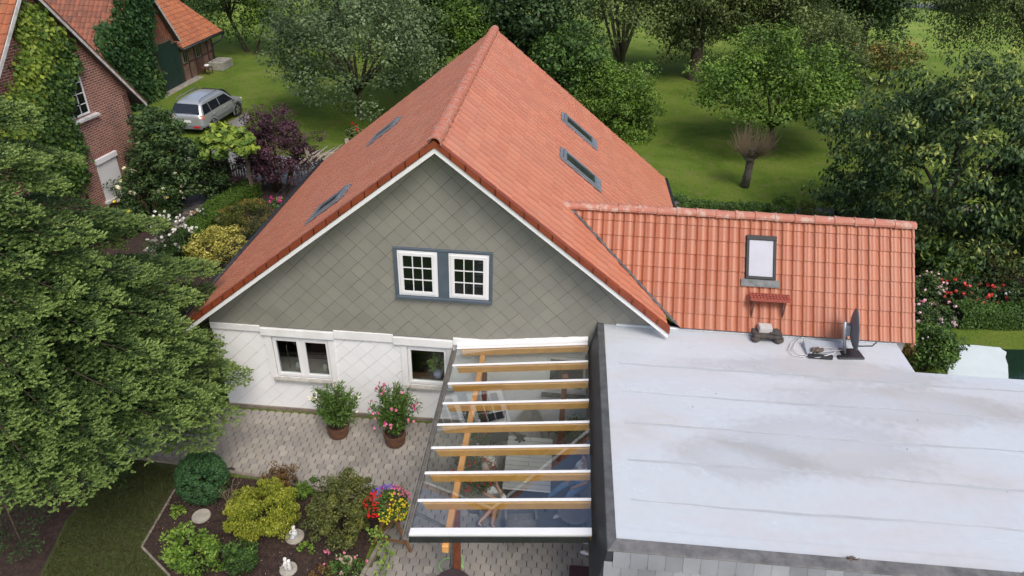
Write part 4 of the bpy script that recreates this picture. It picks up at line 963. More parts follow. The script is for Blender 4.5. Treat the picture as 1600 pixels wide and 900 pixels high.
# hanging tiles right of the ivy, above the doors
tile_roof('hanging_tiles', (bx_ + .03, 39.3, 2.78), (0, 1, 0), (.02, 0, 1), 3.0, 3.9, .20, .28, oldpan, OLDT2, barn, t=.02, res=6,
          cuts=[((bx_, 42.28, 2.62), tuple(Vector((0, (7.15 - 2.62), (42.35 - 39.12))).normalized()))])
DG = mat('dark_green_boards', (.012, .04, .035), (.008, .028, .025), scale=3, rough=.55)
for a, b, h in ((39.2, 40.45, 2.68), (40.47, 41.85, 2.68), (41.88, 42.5, 2.45)):
    d_ = MB(); n = int((b - a) / .16)
    for i in range(n): d_.box(bx_ + .01, bx_ + .055 + (i % 2) * .004, a + (b - a) * i / n, a + (b - a) * (i + 1) / n - .006, .03, h)
    dd = d_.build('door', DG, barn)
    if h > 2.6: MB().box(bx_ + .06, bx_ + .10, (b if a < 40 else a) - .12, (b if a < 40 else a) + .02, 1.15, 1.22).build('handle', mat('iron', (.2, .2, .2), rough=.5), dd)
MB().prism([(bx_ + .35, 39.12, 7.2), (bx_ + .35, 42.42, 2.60), (bx_ + .35, 42.42, 2.38), (bx_ + .35, 39.12, 6.98)], (.03, 0, 0)).build('barge_board', WB, barn)
MB().prism([(bx_ + .34, 39.12, 7.15), (bx_ + .34, 42.42, 2.55), (bx_ + .34, 42.42, 2.50), (bx_ + .34, 39.12, 7.10)], (-12, 0, 0)).build('roof_deck', mat('old_boards', (.12, .09, .07)), barn)
kk = (7.15 - 3.2) / (39.12 - 35.6)
tile_roof('roof', (bx_ + .3, 35.45, 3.03), (-1, 0, 0), (0, 1, kk), 13, math.hypot(3.67, 4.12), .26, .33, oldpan, OLDT2, barn, t=.022, res=6)
ridge_tiles('verge_tiles', (bx_ + .28, 35.45, 3.06), (bx_ + .28, 39.1, 7.15), .10, mat('orange_ridge', (.52, .20, .08), (.35, .14, .07), scale=5, rough=.7), barn)
# wing with its own roof to the right
e2 = PY(278, 0, 47.9); kw = (e2[2] - 2.12) / (-23.6 - e2[0])
Uw = Vector((-1, 0, kw))
tile_roof('roof', (-23.6, 42.35, 2.1), (0, 1, 0), Uw, 5.6, 8 * ang(kw), .25, .34, oldpan, OLDT, barn, t=.024, res=6)
MB().prism([(-23.6, 42.37, 2.07), (-31.6, 42.37, 2.07 + 8 * kw), (-31.6, 42.37, 1.97 + 8 * kw), (-23.6, 42.37, 1.97)], (0, 5.55, 0)).build('roof_deck', mat('old_boards', (.12, .09, .07)), barn)
MB().box(bx_ - .3, bx_, 42.52, 46.9, -.1, 2.0).box(-31, bx_ - .3, 46.6, 46.9, -.1, 2.0).build('wall', BRK2, barn)
MB().tube([(-23.52, 42.3, 2.03), (-23.52, 48.0, 2.03)], .07, 8).tube([(-23.52, 47.9, 2.0), (-23.6, 47.6, 1.6), (-23.9, 46.8, 1.4), (-23.93, 46.75, .1)], .05, 8).build('gutter', DARK, barn, smooth=True)
tm_ = MB(); OAK = mat('old_timber', (.13, .055, .035), (.06, .035, .025), scale=6, rough=.9)
for y_ in (42.56, 43.4, 44.3, 45.2, 46.1, 46.8): tm_.box(bx_ + .002, bx_ + .03, y_, y_ + .14, 0.0, 2.0)
for z_ in (.95, 1.85): tm_.box(bx_ + .004, bx_ + .026, 42.56, 46.9, z_, z_ + .12)
tm_.build('timber_frame', OAK, barn)
for y_ in (42.8, 44.5):
    w_ = MB().box(bx_ + .01, bx_ + .05, y_, y_ + .55, 1.05, 1.8).build('window', mat('grey_frame', (.25, .25, .24)), barn)
    MB().box(bx_ + .05, bx_ + .056, y_ + .05, y_ + .25, 1.1, 1.75).box(bx_ + .05, bx_ + .056, y_ + .30, y_ + .5, 1.1, 1.75).build('pane', PANE, w_)
sheet('barn_step', [(bx_, 39.0), (bx_ + .6, 39.0), (bx_ + .6, 44), (bx_, 44)], .006, CONC)
tr = thing('stone_trough', 'rough grey stone trough on the grass by the barn corner', 'trough', (-23.3, 46.2, 0))
mb = MB(); mb.box(-23.8, -22.8, 45.5, 45.62, 0, .55).box(-23.8, -22.8, 46.9, 47.02, 0, .55).box(-23.8, -23.68, 45.62, 46.9, 0, .55).box(-22.92, -22.8, 45.62, 46.9, 0, .55).box(-23.68, -22.92, 45.62, 46.9, 0, .2)
mb.build('basin', mat('rough_stone', (.34, .33, .29), (.22, .21, .18), scale=3, rough=.95, bump=.6), tr, bevel=.03)
MB().box(-23.66, -22.94, 45.64, 46.88, .2, .48).build('gravel_fill', mat('rough_stone', (.34, .33, .29)), tr)
gc = thing('garden_chair', 'dark metal garden chair standing before the barn wall', 'chair', (-23.4, 44.6, 0))
mb = MB().box(-23.75, -23.2, 44.3, 44.85, .42, .46); mb.build('seat', OAK, gc)
MB().box(-23.8, -23.75, 44.3, 44.85, .46, 1.0).build('backrest', OAK, gc)
for x_, y_ in ((-23.72, 44.33), (-23.23, 44.33), (-23.72, 44.82), (-23.23, 44.82)): MB().box(x_ - .02, x_ + .02, y_ - .02, y_ + .02, 0, .42).build('leg', OAK, gc)
tag(MB().ball((-23.45, 44.6, .56), .17, .2, .10).build('cushion', mat('white_cloth', (.75, .75, .72)), smooth=True), 'small white cushion lying on the dark chair by the barn', 'cushion')

# ================================================================ CAR
car = thing('parked_car', 'silver estate car parked on the grass edge of the drive, seen from its rear right', 'car', (-18.82, 35.13, 0), rotz=R_(-3))
CM = WM[car.name]
def cp(x, y, z): return CM @ Vector((x, y, z))
SILV = mat('silver_paint', (.46, .49, .50), (.44, .47, .48), scale=2, rough=.28, metal=.45, coat=.5)
CLAD = mat('grey_plastic', (.16, .17, .175), (.14, .15, .155), scale=5, rough=.6)
CG = bpy.data.materials.new('car_glass'); CG.use_nodes = True
_b = CG.node_tree.nodes['Principled BSDF']; _b.inputs['Base Color'].default_value = (.012, .014, .02, 1); _b.inputs['Roughness'].default_value = .06; _b.inputs['Specular IOR Level'].default_value = .7
# station: y, bottom z, half width, belt z, half width at belt, shoulder z, roof edge half width, roof z
ST = [(-2.26, .42, .74, .80, .72, .84, .60, .86), (-2.22, .34, .84, .90, .80, .98, .66, 1.02), (-2.05, .30, .90, .96, .86, 1.04, .70, 1.20), (-1.78, .28, .92, .98, .88, 1.52, .64, 1.60),
      (-1.2, .27, .92, .98, .90, 1.57, .645, 1.665), (-.3, .27, .92, .97, .90, 1.60, .65, 1.70), (.45, .27, .92, .96, .90, 1.57, .64, 1.67), (.72, .27, .92, .96, .89, 1.44, .66, 1.56),
      (1.25, .27, .92, .95, .88, 1.02, .74, 1.08), (1.45, .27, .92, .92, .87, .98, .74, 1.03), (1.9, .30, .90, .86, .84, .91, .68, .95), (2.15, .36, .84, .74, .76, .79, .58, .82), (2.25, .42, .70, .60, .62, .64, .48, .66)]
def ring(s):
    y, zb, hw, zbe, hb, zs, hr, zr_ = s
    h = [(0, zb), (hw * .9, zb), (hw, zb + .16), (hw * 1.0, zbe - .22), (hb, zbe), (hb * .35 + hr * .65 + .0, zs * .75 + zbe * .25) if zs - zbe > .3 else (hb * .97, zbe + .02), (hr + .03, zs), (hr * .9, zr_ - .015), (0, zr_)]
    return [(x, y, z) for x, z in h] + [(-x, y, z) for x, z in h[-2:0:-1]]
mb = MB(); rs = [ring(s) for s in ST]; k = len(rs[0])
for r in rs: mb.v += [tuple(cp(*p)) for p in r]
for i in range(len(rs) - 1):
    for j in range(k): q = (j + 1) % k; mb.f.append((i * k + j, (i + 1) * k + j, (i + 1) * k + q, i * k + q))
mb.f.append(tuple(range(k))); mb.f.append(tuple((len(rs) - 1) * k + j for j in reversed(range(k))))
body = mb.build('body', SILV, car, smooth=True)
s_ = body.modifiers.new('s', 'SUBSURF'); s_.levels = 2; s_.render_levels = 2
def side(sx, y, s, off=.012):   # point on the greenhouse side between belt (s=0) and roof edge (s=1)
    hb, hr = .885, .70; return cp(sx * (hb + (hr - hb) * s + off), y, 1.0 + (1.50 - 1.0) * s)
for sx in (-1, 1):
    for ya, yb, yc, yd in ((-1.98, -1.28, -1.28, -1.75), (-1.22, -.36, -.36, -1.22), (-.30, .98, .48, -.30)):
        MB().poly([side(sx, ya, .08), side(sx, yb, .08), side(sx, yc, .9), side(sx, yd, .9)]).build('side_window', CG, car).modifiers.new('s', 'SOLIDIFY').thickness = .01
    MB().tube([cp(sx * .60, -1.75, 1.62), cp(sx * .62, -1.6, 1.72), cp(sx * .62, .1, 1.76), cp(sx * .61, .35, 1.68)], .022, 6).build('roof_rail', CLAD, car, smooth=True)
    MB().ball(cp(sx * 1.0, .88, 1.06), .10, .07, .08).build('mirror', CLAD, car, smooth=True)
    MB().box(0, 0, 0, 0, 0, 0)
    mb = MB(); q = [cp(sx * a, b, c) for a, b, c in ((.60, -2.245, .80), (.78, -2.20, .80), (.90, -2.03, .84), (.875, -2.03, 1.00), (.76, -2.17, 1.02), (.62, -2.225, .96))]
    mb.poly(q if sx > 0 else q[::-1]); o_ = mb.build('tail_light', mat('orange_red_lamp', (.65, .10, .03), (.6, .2, .05), scale=8, rough=.2), car); o_.modifiers.new('s', 'SOLIDIFY').thickness = .03; o_.modifiers['s'].offset = 0
    mb = MB().obox(cp(sx * .55, -2.29, .46), Vector((.17, 0, 0)), Vector((0, .02, 0)), Vector((0, 0, .05))); mb.build('reflector', mat('red_lamp', (.6, .02, .03), rough=.25), car, bevel=.01)
    MB().obox(cp(sx * .915, -.05, .55), Vector((.02, 0, 0)), Vector((.05, 1.0, 0)) * .9, Vector((0, 0, .12))).build('side_cladding', CLAD, car, bevel=.02)
    for hy in (-1.0, .05): MB().obox(cp(sx * .915, hy, .86), Vector((.02, 0, 0)), Vector((0, .09, 0)), Vector((0, 0, .018))).build('door_handle', SILV, car, bevel=.008)
    MB().obox(cp(sx * .60, 2.2, .70), Vector((.15, 0, 0)), Vector((0, .05, 0)), Vector((0, 0, .07))).build('headlight', PVC, car, bevel=.02)
    for wy in (-1.28, 1.32):
        cx = sx * .80; K3 = 28
        def wring(rad, xo): return [cp(cx + sx * xo, wy + rad * math.cos(6.283 * i / K3), .36 + rad * math.sin(6.283 * i / K3)) for i in range(K3)]
        prof = [(.22, -.1), (.33, -.1), (.36, -.06), (.36, .07), (.335, .115), (.245, .122), (.235, .10)]
        mb = MB(); rr = [wring(*p) for p in prof]
        for r in rr: mb.v += [tuple(p) for p in r]
        for i in range(len(rr) - 1):
            for j in range(K3): q_ = (j + 1) % K3; mb.f.append((i * K3 + j, i * K3 + q_, (i + 1) * K3 + q_, (i + 1) * K3 + j))
        wh = mb.build('wheel', mat('tyre_rubber', (.02, .02, .02), rough=.85), car, smooth=True)
        mb = MB()
        for i in range(5):
            a = 6.283 * i / 5 + .3
            mb.bar(cp(cx + sx * .10, wy, .36), cp(cx + sx * .115, wy + .23 * math.cos(a), .36 + .23 * math.sin(a)), .085, .03, up=(1, 0, 0))
        mb.v += []; r2 = [wring(.24, .118), wring(.205, .10)]
        b0 = len(mb.v)
        for r in r2: mb.v += [tuple(p) for p in r]
        for j in range(K3): q_ = (j + 1) % K3; mb.f.append((b0 + j, b0 + q_, b0 + K3 + q_, b0 + K3 + j))
        mb.build('rim', mat('alloy', (.6, .6, .6), rough=.3, metal=.8), wh)
        mb = MB(); r2 = [wring(.40, .122), wring(.475, .124), wring(.49, .09)]
        for r in r2: mb.v += [tuple(p) for p in r[:K3 // 2 + 3]]
        kk_ = K3 // 2 + 3
        for p in range(2):
            for j in range(kk_ - 1): mb.f.append((p * kk_ + j, p * kk_ + j + 1, (p + 1) * kk_ + j + 1, (p + 1) * kk_ + j))
        mb.build('wheel_arch', CLAD, car, smooth=True)
        disc = MB(); disc.poly(wring(.405, .115)); disc.build('wheel_well', mat('tyre_rubber', (.02, .02, .02)), car)
def rear(x, s, off=.0):   # rear window surface
    y0, z0_, y1, z1_ = -2.13, 1.05, -1.84, 1.53; return cp(x, y0 + (y1 - y0) * s - .045 - off, z0_ + (z1_ - z0_) * s + .02)
MB().poly([rear(-.74, .03), rear(.74, .03), rear(.60, .93), rear(-.60, .93)]).build('rear_window', CG, car).modifiers.new('s', 'SOLIDIFY').thickness = .012
MB().poly([cp(-.72, 1.22, 1.10), cp(.72, 1.22, 1.10), cp(.60, .72, 1.575), cp(-.60, .72, 1.575)]).build('windscreen', CG, car).modifiers.new('s', 'SOLIDIFY').thickness = .03
MB().obox(cp(0, -2.26, .45), Vector((.80, 0, 0)), Vector((0, .06, 0)), Vector((0, 0, .12))).build('bumper', CLAD, car, bevel=.04, seg=3)
MB().obox(cp(0, -2.275, .72), Vector((.26, 0, 0)), Vector((0, .012, 0)), Vector((0, 0, .055))).build('number_plate', PVC, car, bevel=.004)
MB().bar(rear(.0, .06, .02), rear(.35, .14, .02), .02, .015).build('wiper', CLAD, car)
# ================================================================ PERGOLA / GLASS TERRACE ROOF
pg = thing('terrace_roof', 'glass terrace roof on orange timber rafters between the house wall and the flat roof', 'terrace roof', (-.6, 10.3, 0))
TIMB = mat('glulam_timber', (.70, .38, .09), (.60, .30, .065), scale=5, rough=.5, bump=.15, bscale=30)
TIMB2 = mat('purlin_timber', (.74, .37, .12), (.64, .30, .09), scale=4, rough=.5, bump=.15)
PX0, PX1 = -2.10, .92; PZ0, PZ1 = 2.42, 2.80; py0, py1 = 7.72, 12.95; kp = (PZ1 - PZ0) / (PX1 - PX0)
zp = lambda x: PZ0 + kp * (x - PX0)
NR = 9
rys = [py0 + (py1 - py0) * i / (NR - 1) for i in range(NR)]
for i, y_ in enumerate(rys):
    xs_ = PX0 + .10 if i else PX0 + .05
    MB().hexa([(xs_ + .06, y_ - .04, zp(xs_) - .17), (PX1, y_ - .04, zp(PX1) - .17), (PX1, y_ + .04, zp(PX1) - .17), (xs_ + .06, y_ + .04, zp(xs_) - .17),
               (xs_, y_ - .04, zp(xs_) - .02), (PX1, y_ - .04, zp(PX1) - .02), (PX1, y_ + .04, zp(PX1) - .02), (xs_, y_ + .04, zp(xs_) - .02)]).build('rafter', TIMB, pg, bevel=.006)
    w_ = .028 if i else .05
    MB().hexa([(PX0, y_ - w_, zp(PX0) + .012), (PX1, y_ - w_, zp(PX1) + .012), (PX1, y_ + w_, zp(PX1) + .012), (PX0, y_ + w_, zp(PX0) + .012),
               (PX0, y_ - w_, zp(PX0) + .035), (PX1, y_ - w_, zp(PX1) + .035), (PX1, y_ + w_, zp(PX1) + .035), (PX0, y_ + w_, zp(PX0) + .035)]).build('glazing_bar', PVC, pg, bevel=.004)
    if i < NR - 1:
        yb_ = rys[i + 1]
        MB().hexa([(PX0 + .01, y_ + .005, zp(PX0)), (PX1, y_ + .005, zp(PX1)), (PX1, yb_ - .005, zp(PX1)), (PX0 + .01, yb_ - .005, zp(PX0)),
                   (PX0 + .01, y_ + .005, zp(PX0) + .009), (PX1, y_ + .005, zp(PX1) + .009), (PX1, yb_ - .005, zp(PX1) + .009), (PX0 + .01, yb_ - .005, zp(PX0) + .009)]).build('glass_pane', ROOFG, pg)
MB().hexa([(PX0 - .0, py0 - .10, PZ0 + .0), (PX1, py0 - .10, PZ1 + .0), (PX1, py0 - .055, PZ1), (PX0, py0 - .055, PZ0), (PX0, py0 - .10, PZ0 + .04), (PX1, py0 - .10, PZ1 + .04), (PX1, py0 - .055, PZ1 + .04), (PX0, py0 - .055, PZ0 + .04)]).build('glazing_bar', PVC, pg)
MB().hexa([(PX0, py0 - .11, PZ0 - .16), (PX1 - .02, py0 - .11, PZ1 - .16), (PX1 - .02, py0 - .05, PZ1 - .16), (PX0, py0 - .05, PZ0 - .16), (PX0, py0 - .11, PZ0 - .005), (PX1 - .02, py0 - .11, PZ1 - .005), (PX1 - .02, py0 - .05, PZ1 - .005), (PX0, py0 - .05, PZ0 - .005)]).build('front_fascia', DARK, pg, bevel=.01)
GUT = mat('grey_gutter', (.23, .22, .20), (.13, .125, .115), scale=6, rough=.6)
mb = MB().box(PX0 - .10, PX0 - .005, py0 - .1, py1 + .05, PZ0 - .10, PZ0 - .085).box(PX0 - .11, PX0 - .095, py0 - .1, py1 + .05, PZ0 - .085, PZ0 + .01).box(PX0 - .02, PX0 - .005, py0 - .1, py1 + .05, PZ0 - .085, PZ0 + .02)
mb.build('gutter', GUT, pg)
xpu = PY(722, 700, 10.2)[0]; xpu = G(735, 660, 2.2)[0]
MB().box(xpu - .055, xpu + .055, py0 - .17, py1 + .02, zp(xpu) - .33, zp(xpu) - .172).build('purlin', TIMB2, pg, bevel=.006)
PW = mat('stained_post', (.26, .07, .025), (.16, .045, .02), scale=5, rough=.45)
for y_ in (8.35, 12.7):
    MB().box(xpu - .0, xpu + .12, y_, y_ + .12, .0, zp(xpu) - .335).build('post', PW, pg, bevel=.006)
MB().box(.38, .50, 12.0, 12.12, 0, zp(.4) - .17).build('post', PW, pg, bevel=.006)
MB().tube([(PX0 - .05, 8.3, PZ0 - .10), (PX0 - .03, 8.35, PZ0 - .28), (xpu - .05, 8.42, PZ0 - .75), (xpu - .05, 8.42, .05)], .035, 10).build('downpipe', GUT, pg, smooth=True)
# white flashing at the wall
MB().hexa([(PX0, py1 + .045, zp(PX0) + .0), (PX1, py1 + .045, zp(PX1)), (PX1, WY + .02, zp(PX1)), (PX0, WY + .02, zp(PX0)), (PX0, py1 + .045, zp(PX0) + .10), (PX1, py1 + .045, zp(PX1) + .10), (PX1, WY + .02, zp(PX1) + .17), (PX0, WY + .02, zp(PX0) + .17)]).build('wall_flashing', WHITE, pg)

# ---------------- terrace furniture
RAT = mat('grey_rattan', (.30, .285, .26), (.17, .16, .145), scale=28, rough=.85, bump=.8, bscale=70)
RUGM = brickmat('woven_rug', (.24, .245, .255), (.19, .195, .205), (.10, .10, .105), .04, .04, .006, (0, 1), rough=.95, dirt=.15, offset=.5)
tag(MB().box(-.75, 1.0, 9.75, 12.4, .032, .042).build('rug', RUGM), 'dark grey woven rug under the terrace table', 'rug')
TT = brickmat('grey_planks', (.60, .60, .57), (.48, .48, .46), (.12, .12, .12), 3, .13, .005, (0, 1), rough=.6, dirt=.2)
tb = thing('terrace_table', 'long grey plank terrace table under the glass roof', 'table', (-.24, 11.2, .04))
MB().box(-.76, .27, 10.38, 12.0, .71, .75).build('tabletop', TT, tb, bevel=.008)
for x_, y_ in ((-.70, 10.46), (.17, 10.46), (-.70, 11.88), (.17, 11.88)): MB().box(x_, x_ + .05, y_, y_ + .05, .04, .71).build('leg', DARK, tb)
MB().box(-.65, .17, 10.48, 10.52, .64, .70).box(-.65, .17, 11.88, 11.92, .64, .70).build('frame', DARK, tb)
b_ = G(820, 751, .76); t_ = thing('yellow_dish', 'round pale yellow ashtray dish on the near end of the terrace table', 'dish', (b_[0], b_[1], .75))
MB().lathe([(.001, .75), (.05, .75), (.085, .785), (.09, .79), (.075, .785), (.03, .77), (.001, .77)], (b_[0], b_[1], 0), 20).build('bowl', mat('yellow_glaze', (.75, .68, .35), rough=.3), t_, smooth=True)
b_ = G(813, 684, .78); t_ = thing('turtle_figurine', 'small dark turtle figurine on the far end of the terrace table', 'figurine', (b_[0], b_[1], .75))
mb = MB().ball((b_[0], b_[1], .80), .085, .10, .05); mb.ball((b_[0], b_[1] - .13, .80), .03, .04, .03)
for dx, dy in ((-.09, -.07), (.09, -.07), (-.09, .08), (.09, .08)): mb.ball((b_[0] + dx, b_[1] + dy, .775), .035, .03, .02)
mb.build('shell', mat('dark_bronze', (.03, .035, .03), (.02, .02, .02), rough=.5), t_, smooth=True)
STONEC = island_mat('pebble_print', [(.62, .58, .50), (.48, .44, .38)], rough=.9)
_p = mat('pebble_cushion', (.66, .62, .54), (.22, .19, .16), scale=26, rough=.9, lo=.44, hi=.52, detail=2)
def rattan_chair(loc, rz, label, cushion=None, group='grey rattan chairs on the terrace', wood=False, col=None):
    m_ = col or RAT; t = thing('rattan_chair', label, 'chair', loc, rz, group); M = WM[t.name]
    def T(p): return M @ Vector(p)
    def B(x0, x1, y0, y1, z0, z1): return MB().hexa([T(p) for p in ((x0, y0, z0), (x1, y0, z0), (x1, y1, z0), (x0, y1, z0), (x0, y0, z1), (x1, y0, z1), (x1, y1, z1), (x0, y1, z1))])
    B(-.27, .27, -.26, .26, .36, .44).build('seat', m_, t, bevel=.02, seg=2)
    mb = MB(); K = 14; prof = []          # curved back and arms as one shell (opens to +y)
    for i in range(K + 1):
        a = math.pi * (1.0 + i / K); x = .32 * math.cos(a); y = .30 * math.sin(a) * 1.0
        if i == 0: prof.append((x, .26, .62)); 
        prof.append((x, y - .02, .62 + .26 * max(0, -math.sin(a)) ** 1.5))
        if i == K: prof.append((x, .26, .62))
    n = len(prof)
    for x, y, z in prof: mb.v += [tuple(T((x, y, .30))), tuple(T((x * 1.04, y * 1.04, z))), tuple(T((x * .90, y * .90, z))), tuple(T((x * .88, y * .88, .30)))]
    for i in range(n - 1):
        for q in range(4): r = (q + 1) % 4; mb.f.append((i * 4 + q, i * 4 + r, i * 4 + 4 + r, i * 4 + 4 + q))
    mb.f.append((0, 1, 2, 3)); mb.f.append(tuple((n - 1) * 4 + q for q in (3, 2, 1, 0)))
    mb.build('backrest', m_, t, smooth=False)
    for x, y in ((-.24, -.22), (.24, -.22), (-.24, .22), (.24, .22)): B(x - .02, x + .02, y - .02, y + .02, .042, .36).build('leg', m_, t)
    if cushion: 
        c = thing('cushion', cushion, 'cushion', tuple(T((0, .0, .44))), rz)
        M2 = WM[c.name]; mb = MB(); mb.v = []; q = MB().ball((0, 0, .04), .26, .25, .055, 16, 7); q.v = [tuple(M2 @ Vector(v)) for v in q.v]; q.build('cover', _p, c, smooth=True)
    return t
ch = rattan_chair((-.28, 12.55, .042), R_(180), 'grey rattan chair with a high straight back against the white wall')
rattan_chair((-1.22, 11.35, .035), R_(-80), 'grey rattan armchair with a pebble print cushion, left of the table', 'pebble print cushion on the rattan chair left of the table')
rattan_chair((-1.12, 10.5, .035), R_(-62), 'grey rattan armchair at the near left table corner with a person in it')
rattan_chair((-.30, 9.72, .045), R_(8), 'grey rattan armchair with a pale rail at the near end of the table')
# black tubular chair behind
bc = thing('folding_chair', 'black tubular folding chair by the white wall, left of the table', 'chair', (-1.0, 12.3, .035), R_(25)); M = WM[bc.name]
BLK = mat('black_tube', (.015, .015, .016), rough=.4)
T = lambda p: M @ Vector(p)
q = MB().obox((0, 0, .43), (.23, 0, 0), (0, .22, 0), (0, 0, .015)); q.v = [tuple(T(p)) for p in q.v]; q.build('seat', BLK, bc)
q = MB().obox((0, .25, .80), (.23, 0, 0), (0, .012, .0), (0, .02, .09)); q.v = [tuple(T(p)) for p in q.v]; q.build('backrest', BLK, bc)
for x in (-.24, .24):
    MB().tube([T((x, -.25, .0)), T((x, .05, .45)), T((x, .27, .92))], .012, 6).build('leg', BLK, bc, smooth=True)
    MB().tube([T((x, .25, .0)), T((x, -.2, .44))], .012, 6).build('leg', BLK, bc, smooth=True)
# right: round pouf table, potted plant, parcels
r_ = thing('side_table', 'round grey woven side table on the rug at the right', 'table', (.80, 10.15, .042))
MB().lathe([(.001, .48), (.34, .48), (.36, .50), (.36, .53), (.34, .54), (.001, .54)], (.80, 10.15, 0), 28).build('tabletop', mat('mauve_grey_top', (.22, .19, .20), (.18, .155, .165), rough=.6), r_, smooth=False)
for a in (0, 2.1, 4.2): MB().tube([(.80 + .1 * math.cos(a), 10.15 + .1 * math.sin(a), .48), (.80 + .28 * math.cos(a), 10.15 + .28 * math.sin(a), .042)], .014, 6).build('leg', DARK, r_, smooth=True)
# bottom edge: round dark table, hose, dark red stool, shoe
b_ = G(712, 898, .70); r_ = thing('garden_table', 'round dark brown garden table beside the terrace post', 'table', (b_[0] - .02, b_[1] - .25, 0)); c_ = (b_[0] - .02, b_[1] - .25, 0)
MB().lathe([(.001, .68), (.33, .68), (.36, .70), (.36, .72), (.001, .72)], c_, 30).build('tabletop', mat('dark_brown_top', (.055, .04, .045), (.04, .03, .032), rough=.5), r_)
MB().tube([c_, (c_[0], c_[1], .68)], .03, 8).lathe([(.24, .036), (.22, .06), (.03, .09)], c_, 20).build('pedestal', DARK, r_)
b_ = G(690, 878, .06); mb = MB(); pts = [(b_[0] + .22 + .24 * math.cos(a), b_[1] - .16 + .22 * math.sin(a), .06 + .012 * i) for i, a in enumerate(np.linspace(.2, 8.2, 30))]
tag(mb.tube(pts, .014, 6).build('garden_hose', mat('pale_green_hose', (.32, .62, .22), rough=.4), smooth=True), 'coil of pale green hose on the paving by the post', 'hose')
b_ = G(905, 893, .42); st = thing('stool', 'square stool with a dark wine red cushion at the edge of the flat roof', 'stool', (b_[0], b_[1] - .1, 0)); sx_, sy_ = b_[0] + .08, b_[1] - .12
MB().box(sx_ - .26, sx_ + .26, sy_ - .24, sy_ + .24, .38, .45).build('cushion', mat('wine_cloth', (.055, .022, .028), (.04, .016, .02), scale=20, rough=.95), st, bevel=.02, seg=2)
MB().box(sx_ - .27, sx_ + .27, sy_ - .25, sy_ + .25, .33, .379).build('seat', DARK, st)
for dx in (-.24, .24):
    for dy in (-.22, .22): MB().box(sx_ + dx - .02, sx_ + dx + .02, sy_ + dy - .02, sy_ + dy + .02, .035, .33).build('leg', DARK, st)

